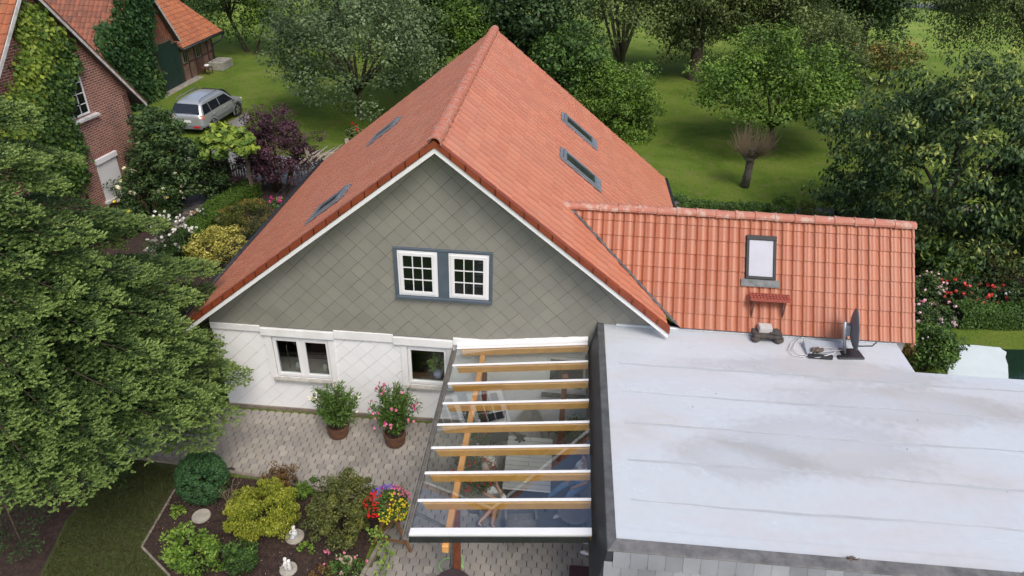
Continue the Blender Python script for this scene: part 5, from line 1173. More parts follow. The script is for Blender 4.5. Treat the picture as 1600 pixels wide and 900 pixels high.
# ================================================================ PEOPLE (seated on the terrace)
def skin_part(name, pts, edges, radii, material, parent, root=0, sub=2):
    me = bpy.data.meshes.new(name); me.from_pydata([tuple(map(float, p)) for p in pts], edges, []); o = link_mesh(name, me, material, parent)
    sk = o.modifiers.new('skin', 'SKIN'); sk.use_smooth_shade = True
    d = me.skin_vertices[0].data if me.skin_vertices else None
    if d is None:
        bm = bmesh.new(); bm.from_mesh(me); bm.verts.layers.skin.verify(); bm.to_mesh(me); bm.free(); d = me.skin_vertices[0].data
    for i, r in enumerate(radii): d[i].radius = (r, r) if not isinstance(r, tuple) else r; d[i].use_root = (i == root)
    s = o.modifiers.new('sub', 'SUBSURF'); s.levels = sub; s.render_levels = sub
    return o
SKIN = mat('skin', (.52, .30, .21), (.46, .26, .18), scale=8, rough=.5)
def person(label, hip, face, shirt, trousers, hair, feet=None, lean=.1, hands=None, shoe=(.7, .7, .7), bare_shin=False, hairlen=.0, zf=.045):
    """seated figure: hip centre (world), facing angle; feet and hands optional world points"""
    p = thing('person', label, 'person', (hip[0], hip[1], zf)); f = Vector((math.cos(face), math.sin(face), 0)); s = Vector((f.y, -f.x, 0)); U = Vector((0, 0, 1)); H = Vector(hip)
    chest = H + U * .32 + f * (.02 - lean * .3); neck = H + U * .53 + f * (-lean * .4); head = neck + U * .17 + f * .04
    pts = [H, H + U * .16 - f * .01, chest, neck, neck + U * .07 + f * .01, head]
    ed = [(0, 1), (1, 2), (2, 3), (3, 4), (4, 5)]; rad = [(.15, .12), (.13, .105), (.155, .11), (.07, .065), (.052, .055), (.078, .10)]
    legs = {}
    for i, q in enumerate((1, -1)):
        hj = H + s * q * .10 + f * .02; kn = H + f * .44 + s * q * .13 + U * .03; ft = Vector(feet[i]) if feet else kn + f * .04 - U * (kn.z - zf - .08); ft.z = zf + .085
        toe = ft + (f * .15) - U * .045
        b = len(pts); pts += [hj, kn, kn.lerp(ft, .35) - f * .01, ft, toe]; ed += [(0, b), (b, b + 1), (b + 1, b + 2), (b + 2, b + 3), (b + 3, b + 4)]; rad += [.085, .058, .055, .036, .03]; legs[q] = (hj, kn, ft, toe)
    arms = {}
    for i, q in enumerate((1, -1)):
        sh = neck - U * .06 + s * q * .17; el = sh - U * .25 + f * .10 + s * q * .05; wr = Vector(hands[i]) if hands else H + f * .30 + s * q * .12 + U * .14
        b = len(pts); pts += [sh, el, wr, wr + (wr - el).normalized() * .07]; ed += [(2, b), (b, b + 1), (b + 1, b + 2), (b + 2, b + 3)]; rad += [.055, .042, .028, (.038, .018)]; arms[q] = (sh, el, wr)
        # fingers
        d = (wr - el).normalized(); c = d.cross(U).normalized(); base = wr + d * .07
        for k, (o_, L) in enumerate(((-.028, .06), (-.010, .072), (.010, .068), (.028, .052))):
            b2 = len(pts); q0 = base + c * o_; pts += [q0, q0 + d * L * .55 - U * .008, q0 + d * L - U * .028]; ed += [(b + 3, b2), (b2, b2 + 1), (b2 + 1, b2 + 2)]; rad += [.009, .008, .0065]
        b2 = len(pts); q0 = wr + d * .02 + c * (.03 if q > 0 else -.03); pts += [q0, q0 + d * .03 + c * (.02 if q > 0 else -.02)]; ed += [(b + 2, b2), (b2, b2 + 1)]; rad += [.011, .008]
    skin_part('body', pts, ed, rad, SKIN, p)
    # shirt, trousers, shoes as clothing over the body
    sp = [H + U * .03, H + U * .17 - f * .01, chest, neck - U * .015]; se = [(0, 1), (1, 2), (2, 3)]; sr = [(.165, .135), (.15, .125), (.172, .128), (.085, .08)]
    for q in (1, -1):
        sh, el, wr = arms[q]; b = len(sp); sp += [sh, sh.lerp(el, .75)]; se += [(2, b), (b, b + 1)]; sr += [.068, .06]
    skin_part('shirt', sp, se, sr, shirt, p)
    tp = [H]; te = []; trd = [(.165, .135)]
    for q in (1, -1):
        hj, kn, ft, toe = legs[q]; b = len(tp); end = kn.lerp(ft, .12 if bare_shin else .88); tp += [hj, kn, end]; te += [(0, b), (b, b + 1), (b + 1, b + 2)]; trd += [.10, .075, .062]
    skin_part('trousers', tp, te, trd, trousers, p)
    for q in (1, -1):
        hj, kn, ft, toe = legs[q]; d = (toe - ft); d.z = 0; d.normalize(); c = ft + d * .06; c.z = zf + .045
        m_ = mat('shoe_%d' % int(shoe[0] * 100), shoe, rough=.6); mb = MB().ball((0, 0, 0), .05, .14, .045, 14, 8); a = math.atan2(d.y, d.x) - math.pi / 2; Rm = Matrix.Rotation(a, 4, 'Z'); mb.v = [tuple(Vector(c) + Rm @ Vector(v)) for v in mb.v]; mb.build('shoe', m_, p, smooth=True)
    hc = head + U * .01; Rm = Matrix.Rotation(face - math.pi / 2, 4, 'Z')
    def hb(name, items, m_):
        mb = MB()
        for (c, r) in items: k0 = len(mb.v); mb.ball(c, *r); mb.v[k0:] = [tuple(hc + Rm @ Vector(v)) for v in mb.v[k0:]]
        return mb.build(name, m_, p, smooth=True)
    hb('face', [((0, .012, -.01), (.072, .085, .105)), ((0, .10, -.01), (.012, .018, .022)), ((.075, 0, -.01), (.012, .018, .03)), ((-.075, 0, -.01), (.012, .018, .03))], SKIN)
    hb('eye', [((.028, .088, .015), (.011, .008, .008)), ((-.028, .088, .015), (.011, .008, .008))], mat('eye_dark', (.03, .025, .02), rough=.2))
    hb('mouth', [((0, .088, -.055), (.022, .008, .006))], mat('lips', (.35, .12, .10), rough=.5))
    hb('hair', [((0, -.014, .022), (.076, .082, .092)), ((0, -.035, -.015 - hairlen), (.072, .058, .07 + hairlen))], hair)
    return p
WHC = mat('white_cotton', (.74, .74, .73), (.66, .66, .66), scale=9, rough=.9); JEAN = mat('light_denim', (.20, .33, .55), (.15, .26, .45), scale=14, rough=.9)
GRH = mat('grey_hair', (.38, .36, .33), (.28, .26, .24), scale=30, rough=.8); BRH = mat('brown_hair', (.10, .06, .035), (.07, .04, .025), scale=30, rough=.7)
person('person in white shirt and white trousers seated at the near left corner of the table', (-1.13, 10.46, .53), R_(-35), WHC, WHC, GRH, feet=[(-.92, 9.92, 0), (-1.21, 9.93, 0)][::-1][::-1], shoe=(.12, .12, .13), bare_shin=True)
person('person in white shirt and light blue jeans seated right of the table', (.98, 10.95, .53), R_(218), WHC, JEAN, BRH, feet=[(.20, 10.78, 0), (.52, 10.38, 0)], shoe=(.70, .69, .66))
rattan_chair((1.02, 10.98, .042), R_(128), 'grey rattan armchair right of the table with a person in jeans in it')
person('person in a dark top half hidden under the flat roof with one white shoe showing', (1.62, 9.55, .53), R_(178), mat('dark_cloth', (.04, .045, .06), rough=.9), mat('grey_cloth', (.16, .16, .17), rough=.9), GRH, feet=[(1.14, 9.45, 0), (1.16, 9.72, 0)], shoe=(.78, .78, .78), zf=.035)
rattan_chair((1.66, 9.55, .035), R_(88), 'grey rattan armchair under the edge of the flat roof')
# ================================================================ FIR in the left foreground
def cone_r(z): return 6.1 * max(0.02, 1 - z / 11.8) ** .62
def fir(name, label, base, height, tips, leaf, seed=5):
    """boughs run from the trunk to the given tips; every bough is a flat fan of twigs that end in brushes of needles"""
    r = random.Random(seed); t = thing(name, label, 'tree', (base[0], base[1], 0))
    Ps, Ns, Vs, Ax = [], [], [], []; mb = MB(); B = Vector((base[0], base[1], 0))
    mb.tube([B - Vector((0, 0, .1)), B + Vector((0, 0, height * .5)), B + Vector((.05, 0, height))], [.24, .15, .02], 10)
    def brush(p, dv, L, nn, tone):
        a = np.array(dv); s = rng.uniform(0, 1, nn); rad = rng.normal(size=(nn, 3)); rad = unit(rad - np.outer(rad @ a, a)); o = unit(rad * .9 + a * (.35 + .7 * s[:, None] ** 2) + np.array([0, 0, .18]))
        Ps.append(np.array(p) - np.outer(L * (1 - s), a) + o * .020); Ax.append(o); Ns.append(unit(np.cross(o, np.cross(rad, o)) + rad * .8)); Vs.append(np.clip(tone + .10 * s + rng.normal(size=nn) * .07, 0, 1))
    for (tip, quality) in tips:
        tip = Vector(tuple(map(float, tip))); R = math.hypot(tip.x - B.x, tip.y - B.y)
        if R < .4: continue
        z0 = min(height - .3, tip.z + R * r.uniform(.10, .20)); p0 = Vector((B.x, B.y, z0)); d = Vector((tip.x - B.x, tip.y - B.y, 0)).normalized(); sd_ = Vector((-d.y, d.x, 0)); hump = R * r.uniform(.03, .08)
        ax = lambda s: p0.lerp(tip, s) + Vector((0, 0, hump * math.sin(math.pi * s) * 1.2 + .05 * R * max(0, s - .8)))
        mb.tube([ax(0), ax(.35), ax(.7), ax(.96)], [.05, .035, .02, .006], 5, cap=False)
        s_in = .42 if quality else .45; wid = r.uniform(.24, .36); bt = r.uniform(-.10, .10); nb = max(5, int(R * (1 - s_in) * (6.0 if quality else 3.5)))
        def twig(p, dv, L, lev, s):
            n_ = max(1, int(L / .10))
            for m_ in range(n_):
                f = (m_ + 1) / n_; q = p + dv * (L * f) + Vector((0, 0, -.20 * L * f * f)) + Vector((r.uniform(-.02, .02), r.uniform(-.02, .02), r.uniform(-.03, .03)))
                if lev == 0:
                    cr = Vector((-dv.y, dv.x, 0))
                    for q2 in (-1, 1): twig(q, (dv * .75 + cr * q2 * r.uniform(.5, .9) + Vector((0, 0, r.uniform(-.05, .2)))).normalized(), min(.26, .10 + L * (1 - f) * .6) * r.uniform(.7, 1.1), 1, s)
                tipf = m_ == n_ - 1
                fr = min(1, (.15 + .85 * s) * (.5 + .5 * f) + .08)
                brush(q, (dv + Vector((0, 0, r.uniform(-.1, .25)))).normalized(), .11, (15 if tipf else 8) if quality else 7, ((.12 + .70 * fr ** 2.0 if tipf else .08 + .34 * fr) + bt * fr) * (1 if quality else .45))  # inner and far boughs darker: shade of the hollows painted into the needle colour
        for j in range(nb):
            s = s_in + (1 - s_in) * (j + r.uniform(0, .7)) / nb; s = min(s, .99)
            for q in (-1, 1):
                L = (R * wid * (1 - s) ** .7 + .16) * r.uniform(.75, 1.15); twig(ax(s), (d * .8 + sd_ * q * r.uniform(.65, 1.0)).normalized(), L, 0, s)
        twig(ax(.88), d, R * .13, 0, 1.)
    P = np.concatenate(Ps); Nn = np.concatenate(Ns); V = np.concatenate(Vs); A = np.concatenate(Ax)
    keep = P[:, 2] > .1; P, Nn, V, A = P[keep], Nn[keep], V[keep], A[keep]
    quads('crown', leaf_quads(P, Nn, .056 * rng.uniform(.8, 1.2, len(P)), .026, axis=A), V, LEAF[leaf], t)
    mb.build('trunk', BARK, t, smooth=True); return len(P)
FB_ = (-12.3, 10.3)
def on_cone(u, v, k=1.0):
    best = None
    for i in range(300):
        z = 10.5 - i * .033
        if z < .7: break
        p = G(u, v, z); g = math.hypot(p[0] - FB_[0], p[1] - FB_[1]) - cone_r(z) * k
        if g <= 0: return p
        if best is None or g < best[0]: best = (g, p)
    return best[1]
hero = [(47, 605), (207, 623), (99, 668), (235, 707), (21, 785), (272, 610), (154, 527), (279, 509), (152, 420), (256, 347), (337, 418), (379, 466), (376, 500), (378, 545), (380, 590), (366, 655), (330, 690),
        (120, 256), (60, 200), (44, 172), (100, 292), (37, 417), (150, 770), (95, 782), (190, 735), (60, 745), (210, 350), (150, 372), (100, 385), (300, 412), (310, 560), (320, 630), (240, 560), (180, 480), (110, 470), (60, 500), (300, 470), (230, 430), (10, 690), (150, 690), (10, 330), (50, 340), (20, 250), (70, 260), (290, 675), (60, 560), (352, 520), (358, 575), (348, 622), (335, 655), (300, 520), (280, 590), (345, 545)]
tips = [(on_cone(u + rnd.uniform(-4, 4), v + rnd.uniform(-4, 4)), 1) for u, v in hero]
outl_ = [(-60, 150), (35, 172), (60, 200), (112, 255), (98, 292), (50, 330), (80, 390), (150, 370), (250, 350), (236, 405), (330, 418), (325, 470), (368, 466), (360, 505), (368, 590), (355, 650), (225, 705), (185, 735), (145, 765), (90, 775), (50, 755), (-60, 780)]
got = list(hero); n_ = 0
while n_ < 12:
    q = (rnd.uniform(-60, 378), rnd.uniform(160, 780))
    if inside(q, outl_) and min(math.dist(q, h) for h in got) > 23: got.append(q); tips.append((on_cone(*q, .84), 1)); n_ += 1
    elif rnd.random() < .002: n_ += 1
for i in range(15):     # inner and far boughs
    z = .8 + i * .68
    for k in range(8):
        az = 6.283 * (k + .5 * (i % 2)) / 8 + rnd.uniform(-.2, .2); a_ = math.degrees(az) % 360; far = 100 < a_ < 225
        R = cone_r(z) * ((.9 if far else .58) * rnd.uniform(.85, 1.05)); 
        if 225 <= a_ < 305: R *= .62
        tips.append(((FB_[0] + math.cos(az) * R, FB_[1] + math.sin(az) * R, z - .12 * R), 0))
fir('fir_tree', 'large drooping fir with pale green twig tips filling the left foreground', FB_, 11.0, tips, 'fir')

# ================================================================ FRONT GARDEN BED
shrub('clipped_ball_shrub', 'dense dark green shrub clipped into a ball at the corner of the flower bed', 'shrub', (277, 707, 354, 786), 'box', L=.035, W=.022, ncl=700, nlf=60, rcl=.07, shell=.96, low=-.9, lump=.0, flat=1, face=.9)
shrub('yellow_green_shrub', 'bright yellow green conifer shrub in the middle of the flower bed', 'shrub', (356, 755, 463, 843), 'lime', L=.05, W=.02, ncl=170, nlf=170, rcl=.13, shell=.6, lump=.16, axis='up', tone=.05)
shrub('rusty_shrub', 'thin rusty brown shrub between the paving and the yellow green shrub', 'shrub', (412, 721, 463, 772), 'brown', L=.05, W=.018, ncl=40, nlf=70, rcl=.1, shell=.3, axis='up', lump=.4, stems=12)
shrub('small_green_shrub', 'small round green shrub beside the rusty brown one', 'shrub', (453, 755, 489, 783), 'fresh', L=.035, W=.02, ncl=34, nlf=90, rcl=.07, tone=-.15)
shrub('lobed_shrub', 'wide olive green shrub of many lobes behind the flower stand', 'shrub', (482, 744, 592, 843), 'olive', L=.045, W=.028, ncl=120, nlf=170, rcl=.14, shell=.66, lump=.3)
shrub('azalea', 'light green leafy azalea at the near left corner of the flower bed', 'shrub', (260, 826, 343, 902), 'fresh', L=.075, W=.032, ncl=80, nlf=50, rcl=.13, shell=.6, lump=.35)
shrub('dark_leaved_shrub', 'dark bluish green shrub beside the light green azalea', 'shrub', (343, 845, 404, 900), 'mid', L=.055, W=.03, ncl=60, nlf=60, rcl=.1, tone=-.25, lump=.35)
shrub('seedling', 'low pale green seedling on the bare mulch near the ball shrub', 'plant', (264, 790, 291, 808), 'fresh', L=.06, W=.03, ncl=14, nlf=14, rcl=.06, stems=2, tone=.1)
shrub('seedling', 'tiny bright green plant just below the small kneeling figurine', 'plant', (465, 848, 490, 868), 'fresh', L=.06, W=.028, ncl=12, nlf=14, rcl=.06, stems=2, tone=.1)
shrub('seedling', 'small yellowish green plant between azalea and dark bluish shrub', 'plant', (328, 878, 348, 893), 'fresh', L=.05, W=.028, ncl=8, nlf=12, rcl=.05, stems=2)
shrub('seedling', 'little green weed growing in the joint of the bed edging', 'plant', (485, 740, 498, 757), 'mid', L=.05, W=.028, ncl=8, nlf=12, rcl=.05, stems=2)
shrub('flowering_plant', 'low green plants with pink flowers at the bottom edge around the tree stump pot', 'plant', (512, 868, 566, 905), 'mid', L=.05, W=.026, ncl=34, nlf=32, rcl=.08, lump=.4, bl=[('pink', 5, .07), ('white', 8, .035)])
shrub('flowering_plant', 'reddish green perennial with a pink flower at the bottom edge, left of the stump pot', 'plant', (486, 882, 520, 905), 'brown', L=.045, W=.022, ncl=20, nlf=30, rcl=.07, bl=[('pink', 3, .06)])
# flower with pink head
B = G(514, 875); t = thing('pink_flower', 'single pink flower on a stem beside the stump pot', 'flower', (B[0], B[1], 0))
MB().tube([(B[0], B[1], 0), (B[0], B[1] + .02, .22)], .006, 5).build('stem', STEM, t); blooms([(B[0], B[1] + .02, .24)], 4, .03, .07, 'pink', t)
# dead twigs shrub
def twigs(name, label, cat, base, h, spread, n, mat_, r=.008, sub=3, parent=None, z0=0.0, nm='stem'):
    t = parent or thing(name, label, cat, (base[0], base[1], 0)); mb = MB()
    for i in range(n):
        a = rnd.uniform(0, 6.28); e = rnd.uniform(.2, 1) * spread; p0 = Vector((base[0], base[1], z0)); p2 = p0 + Vector((math.cos(a) * e, math.sin(a) * e, h * rnd.uniform(.6, 1)))
        p1 = p0.lerp(p2, .5) + Vector((rnd.uniform(-.1, .1) * spread, rnd.uniform(-.1, .1) * spread, h * .1)); mb.tube([p0, p1, p2], [r, r * .7, r * .3], 4, cap=False)
        for k in range(sub):
            s = rnd.uniform(.35, .9); q = p1.lerp(p2, s); e2 = q + Vector((rnd.uniform(-1, 1) * spread * .35, rnd.uniform(-1, 1) * spread * .35, h * rnd.uniform(.05, .3))); mb.tube([q, e2], [r * .5, r * .2], 3, cap=False)
    mb.build(nm, mat_, t); return t
B = G(360, 792); t = twigs('bare_shrub', 'nearly bare pale twiggy shrub between the ball shrub and the yellow green shrub', 'shrub', B, .65, .32, 12, mat('pale_twigs', (.30, .25, .15), (.2, .16, .1), scale=8))
Q, Nn, v, _ = crown((B[0], B[1], .48), (.34, .34, .22), 10, 8, .06); quads('foliage', leaf_quads(Q, Nn, .04, .02), v, LEAF['olive'], t)
# climber on the right edging
B = G(594, 878); t = thing('climbing_plant', 'light green trailing plant climbing beside the flower stand legs', 'plant', (B[0], B[1], 0))
pts = [G(592, 898, .1), G(600, 880, .2), G(606, 865, .3), G(598, 850, .45), G(592, 838, .6), G(586, 828, .7)]
MB().tube(pts, .01, 5).build('stem', STEM, t)
Pq = np.concatenate([np.array(p) + rng.normal(size=(26, 3)) * (.07, .07, .06) for p in pts]); Pq[:, 2] = np.maximum(Pq[:, 2], .03)
quads('foliage', leaf_quads(Pq, unit(rng.normal(size=Pq.shape) * .5 + (0, -.3, 1)), .075, .045), rng.uniform(.4, .95, len(Pq)), LEAF['fresh'], t)
# ---------------- potted oleanders at the wall
def tub(base, r, h, parent):
    WOODT = mat('barrel_staves', (.20, .085, .04), (.11, .05, .028), scale=7, rough=.7, bump=.4)
    mb = MB(); n = 18
    for i in range(n):
        a0, a1 = 6.283 * (i + .04) / n, 6.283 * (i + .96) / n
        for (r0, r1, z0, z1) in ((r * .84, r * .98, 0, h * .6), (r * .98, r * 1.0, h * .6, h)):
            c = lambda rr, a, z: (base[0] + rr * math.cos(a), base[1] + rr * math.sin(a), .035 + z)
            mb.hexa([c(r0 - .02, a0, z0), c(r0, a0, z0), c(r0, a1, z0), c(r0 - .02, a1, z0), c(r1 - .02, a0, z1), c(r1, a0, z1), c(r1, a1, z1), c(r1 - .02, a1, z1)])
    mb.build('tub', WOODT, parent)
    MB().lathe([(r * .78, .04), (r * .95, h * .86), (.001, h * .88)], (base[0], base[1], .035), 20).build('potting_soil', SOIL, parent)
    for z, f in ((.18, .89), (.72, 1.0)):
        MB().lathe([(r * f + .004, h * z), (r * f + .012, h * z), (r * f + .014, h * (z + .09)), (r * f + .004, h * (z + .09))], (base[0], base[1], .035), 24).build('hoop', mat('hoop_iron', (.07, .05, .04), (.12, .06, .035), scale=9, rough=.7), parent)
def oleander(label, px, box, bl):
    B = G(*px); t = thing('potted_oleander', label, 'potted plant', (B[0], B[1], .035), group='oleanders in half barrels at the white wall'); tub(B, .26, .34, t)
    P, rx, ry, hz = solve_box(box, y=B[1] - .02); P[0] = (P[0] + B[0]) / 2
    n = 70; mb = MB(); Qs, As, Vs = [], [], []
    for i in range(n):
        d = unit(rng.normal(size=3) + np.array([0, 0, .25])); tip = P + d * np.array([rx, ry * .85, hz]) * rnd.uniform(.55, 1.0); p0 = np.array([B[0] + rnd.uniform(-.05, .05), B[1] + rnd.uniform(-.05, .05), .36])
        if tip[2] < .5: tip[2] = .5 + rnd.uniform(0, .1)
        mid = (p0 + tip) / 2 + np.array([0, 0, .12]); mb.tube([p0, mid, tip], [.009, .007, .004], 4, cap=False)
        for s in np.linspace(.35, 1, 15):
            p = (1 - s) ** 2 * p0 + 2 * s * (1 - s) * mid + s * s * tip; k = 3
            dirs = unit(rng.normal(size=(k, 3)) * .8 + unit(tip - mid) * .6 + np.array([0, 0, .15])); Qs.append(p + dirs * .07); As.append(dirs); Vs.append(np.clip(.25 + .35 * s + rng.normal(size=k) * .12, 0, 1))
    Q = np.concatenate(Qs); A = np.concatenate(As); quads('foliage', leaf_quads(Q, unit(np.cross(A, rng.normal(size=A.shape))) * 1, .15, .026, axis=A), np.concatenate(Vs), LEAF['mid'], t)
    mb.build('stem', STEM, t)
    d = unit(rng.normal(size=(60, 3))); d = d[(d[:, 2] > -.4) & (d[:, 1] < .5)]
    for c, nn, s in bl: blooms(P + d * np.array([rx, ry, hz]) * .92, nn, .05, s, c, t)
oleander('oleander with creamy white flowers in a half barrel at the white wall', (530, 680), (487, 592, 570, 672), [('cream', 9, .075)])
oleander('oleander with many pink flowers in a half barrel at the white wall', (618, 693), (576, 594, 656, 680), [('pink', 30, .075), ('hotpink', 9, .07)])

# ================================================================ LEFT SIDE GARDEN
shrub('viburnum', 'tall dark green shrub at the far corner of the brick house', 'shrub', (208, 168, 318, 330), 'deep', L=.15, W=.08, ncl=120, nlf=90, rcl=.38, shell=.6, lump=.25, tone=.05, low=-.8)
shrub('rose_bush', 'big dark rose bush with cream flowers against the brick wall', 'rose bush', (186, 262, 285, 345), 'rosegreen', L=.10, W=.06, ncl=100, nlf=80, rcl=.32, shell=.6, bl=[('cream', 34, .16), ('yellow', 3, .13)], low=-.8, tone=.05)
shrub('rose_bush', 'rose bush with yellow flowers beside the red one below the brick wall', 'rose bush', (150, 322, 215, 372), 'rosegreen', L=.08, W=.05, ncl=50, nlf=60, rcl=.22, bl=[('yellow', 6, .14)])
shrub('rose_bush', 'rose bush with deep red flowers at the foot of the brick wall', 'rose bush', (92, 328, 152, 380), 'rosegreen', L=.08, W=.05, ncl=50, nlf=60, rcl=.22, bl=[('red', 9, .15)])
shrub('rose_bush', 'loose rose bush full of white flowers at the near end of the garden path', 'rose bush', (232, 335, 300, 418), 'rosegreen', L=.065, W=.04, ncl=70, nlf=60, rcl=.2, shell=.5, lump=.4, bl=[('white', 60, .12)])
shrub('ground_roses', 'white flowers spilling over the path beside the white rose bush', 'plant', (296, 325, 340, 362), 'rosegreen', L=.06, W=.04, ncl=24, nlf=30, rcl=.14, bl=[('white', 20, .1)], stems=2)
shrub('japanese_maple', 'purple leaved Japanese maple beside the drive', 'tree', (370, 172, 492, 306), 'purple', L=.10, W=.05, ncl=150, nlf=110, rcl=.34, shell=.45, lump=.35, low=-.6, tone=.08, stems=9)
shrub('dark_underplanting', 'dark mass of leaves beneath the vine covered arch', 'plant', (312, 240, 362, 318), 'deep', L=.11, W=.07, ncl=70, nlf=60, rcl=.3, low=-.9, stems=2)
shrub('vine_cover', 'bright green broad vine leaves covering the wooden garden arch', 'climbing plant', (308, 197, 392, 250), 'vine', L=.22, W=.18, ncl=70, nlf=40, rcl=.3, lift=2.0, shell=.6, tone=.22, stems=0, low=-.5, flat=.5)
shrub('green_shrub', 'rounded green shrub with reddish young leaves along the clipped hedge', 'shrub', (345, 314, 431, 374), 'photinia', L=.08, W=.03, ncl=110, nlf=90, rcl=.24, shell=.75, lump=.15, axis='up', tone=-.12)
shrub('golden_shrub', 'golden yellow variegated shrub beside the red roof eave', 'shrub', (301, 352, 385, 420), 'gold', L=.075, W=.045, ncl=110, nlf=80, rcl=.2, shell=.7, lump=.2)
shrub('hydrangea', 'pink flowering hydrangea beside the left eave of the red roof', 'shrub', (418, 308, 452, 346), 'mid', L=.1, W=.06, ncl=30, nlf=40, rcl=.2, bl=[('hotpink', 14, .16)])
shrub('potted_mallow', 'pale leafy plant with red flowers beyond the red roof on the lawn', 'plant', (541, 196, 570, 226), 'birch', L=.12, W=.07, ncl=40, nlf=40, rcl=.2, bl=[('red', 5, .18)])
def hedge(name, label, pts, w, h, leaf, n=6000, L=.05, group=None, tone=0., core=True):
    """clipped hedge along a polyline: leaves on a box-shaped skin over a dark woody core"""
    t = thing(name, label, 'hedge', (pts[0][0], pts[0][1], 0), group=group); mb = MB(); Ps, Ns = [], []
    lens = [math.dist(pts[i], pts[i + 1]) for i in range(len(pts) - 1)]
    for i in range(len(pts) - 1):
        a, b = Vector((*pts[i], 0)), Vector((*pts[i + 1], 0)); d = (b - a).normalized(); s = Vector((d.y, -d.x, 0)); m_ = int(n * lens[i] / sum(lens))
        mb.bar(a + Vector((0, 0, h * .45)), b + Vector((0, 0, h * .45)), w * .72, h * .88)
        side_ = rng.choice(3, m_, p=[h / (2 * h + w), h / (2 * h + w), w / (2 * h + w)]); tt = rng.uniform(-.02, 1.02, m_); zz = rng.uniform(.03, h, m_)
        uu = rng.uniform(-w / 2, w / 2, m_); off = np.where(side_ == 0, w / 2, np.where(side_ == 1, -w / 2, uu)) + rng.normal(size=m_) * .03
        z_ = np.where(side_ == 2, h, zz) + rng.normal(size=m_) * .03 + .04 * np.sin(tt * lens[i] * 3)
        A, Bv, S = np.array(a), np.array(b), np.array(s); Ps.append(A + np.outer(tt, Bv - A) + np.outer(off, S) + np.outer(z_, (0, 0, 1)))
        nn = np.where((side_ == 0)[:, None], S, np.where((side_ == 1)[:, None], -S, np.array([0, 0, 1.]))); Ns.append(unit(nn + rng.normal(size=(m_, 3)) * .6))
    P = np.concatenate(Ps); quads('foliage', leaf_quads(P, np.concatenate(Ns), L * rng.uniform(.7, 1.3, len(P)), L * .6), rng.uniform(.1, .75, len(P)) + tone, LEAF[leaf], t)
    mb.build('branches', mat('dark_twigs', (.02, .03, .012), (.012, .018, .008), scale=20, rough=1), t); return t
hedge('clipped_hedge', 'long low clipped hedge running from the path to the arch', [tuple(G(268, 405, .3)[:2]), tuple(G(330, 335, .4)[:2]), tuple(G(392, 288, .5)[:2])], .85, .62, 'fresh', 22000, .06, tone=-.22)
hedge('clipped_hedge', 'short cube of clipped hedge at the left side of the garden path', [tuple(G(245, 335, .3)[:2]), tuple(G(272, 328, .3)[:2])], .6, .55, 'mid', 4000, .06)
# ivy masses on walls
def ivy(name, label, poly, plane_p, plane_n, n, leaf, L, off=(.04, .30), tone=0., toneg=None, clump=.5):
    poly = [tuple(p) for p in poly]; us = [p[0] for p in poly]; vs = [p[1] for p in poly]; P, T, k = [], [], 0
    cl = []
    while len(cl) < n // 60:
        q = (rnd.uniform(min(us), max(us)), rnd.uniform(min(vs), max(vs)))
        if inside(q, poly): cl.append((q, rnd.uniform(-.15, .15), rnd.uniform(*off)))
    s0 = depth(PL(us[0], vs[0], plane_p, plane_n)) / F
    for (q, tn, of) in cl:
        c = np.array(PL(q[0], q[1], plane_p, plane_n)) + np.array(plane_n) * of; m_ = 60
        e = rng.normal(size=(m_, 3)) * clump * .42; e -= np.outer(e @ np.array(plane_n), plane_n) * .75; pp = c + e; d0 = (pp - np.array(plane_p)) @ np.array(plane_n); pp += np.outer(np.maximum(0, .03 - d0), plane_n)
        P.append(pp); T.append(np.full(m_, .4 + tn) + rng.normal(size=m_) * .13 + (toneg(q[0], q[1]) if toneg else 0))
    P = np.concatenate(P); P[:, 2] = np.maximum(P[:, 2], .05); Nn = unit(np.array(plane_n) + rng.normal(size=P.shape) * .45 + (0, 0, .45)); ax = np.tile([0, 0, -1.], (len(P), 1)) + rng.normal(size=P.shape) * .4
    base = P[P[:, 2].argmin()]; t = thing(name, label, 'climbing plant', (base[0], base[1], 0))
    quads('foliage', leaf_quads(P, Nn, L * rng.uniform(.7, 1.3, len(P)), L * .8, axis=ax), np.concatenate(T) + tone, LEAF[leaf], t)
    mb = MB(); lo = np.array([base[0], base[1], 0.0]) + np.array(plane_n) * .03
    for i in range(7):
        q = cl[rnd.randrange(len(cl))][0]; e = np.array(PL(q[0], q[1], plane_p, plane_n)) + np.array(plane_n) * .04; mb.tube([lo, (lo + e) / 2 + np.array(plane_n) * .02, e], [.03, .02, .008], 5)
    mb.build('stem', STEM, t)
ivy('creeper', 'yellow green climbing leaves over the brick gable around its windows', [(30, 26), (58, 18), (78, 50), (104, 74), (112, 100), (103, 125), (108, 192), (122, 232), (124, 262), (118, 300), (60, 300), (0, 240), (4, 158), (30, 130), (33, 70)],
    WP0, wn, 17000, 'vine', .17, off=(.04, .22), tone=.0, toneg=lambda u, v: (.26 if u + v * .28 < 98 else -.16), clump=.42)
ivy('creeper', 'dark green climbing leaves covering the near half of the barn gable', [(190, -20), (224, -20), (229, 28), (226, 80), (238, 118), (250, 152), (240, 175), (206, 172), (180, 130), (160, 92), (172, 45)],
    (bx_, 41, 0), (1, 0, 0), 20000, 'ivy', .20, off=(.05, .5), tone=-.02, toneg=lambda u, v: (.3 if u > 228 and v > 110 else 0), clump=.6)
ivy('creeper', 'small patch of climbing leaves creeping over the aged barn roof tiles', [(158, 45), (172, 40), (176, 60), (165, 75), (156, 68)], (bx_, 36, 3.4), Vector((.3, -kk, 1)).normalized(), 1500, 'ivy', .18, off=(.05, .15), clump=.35)
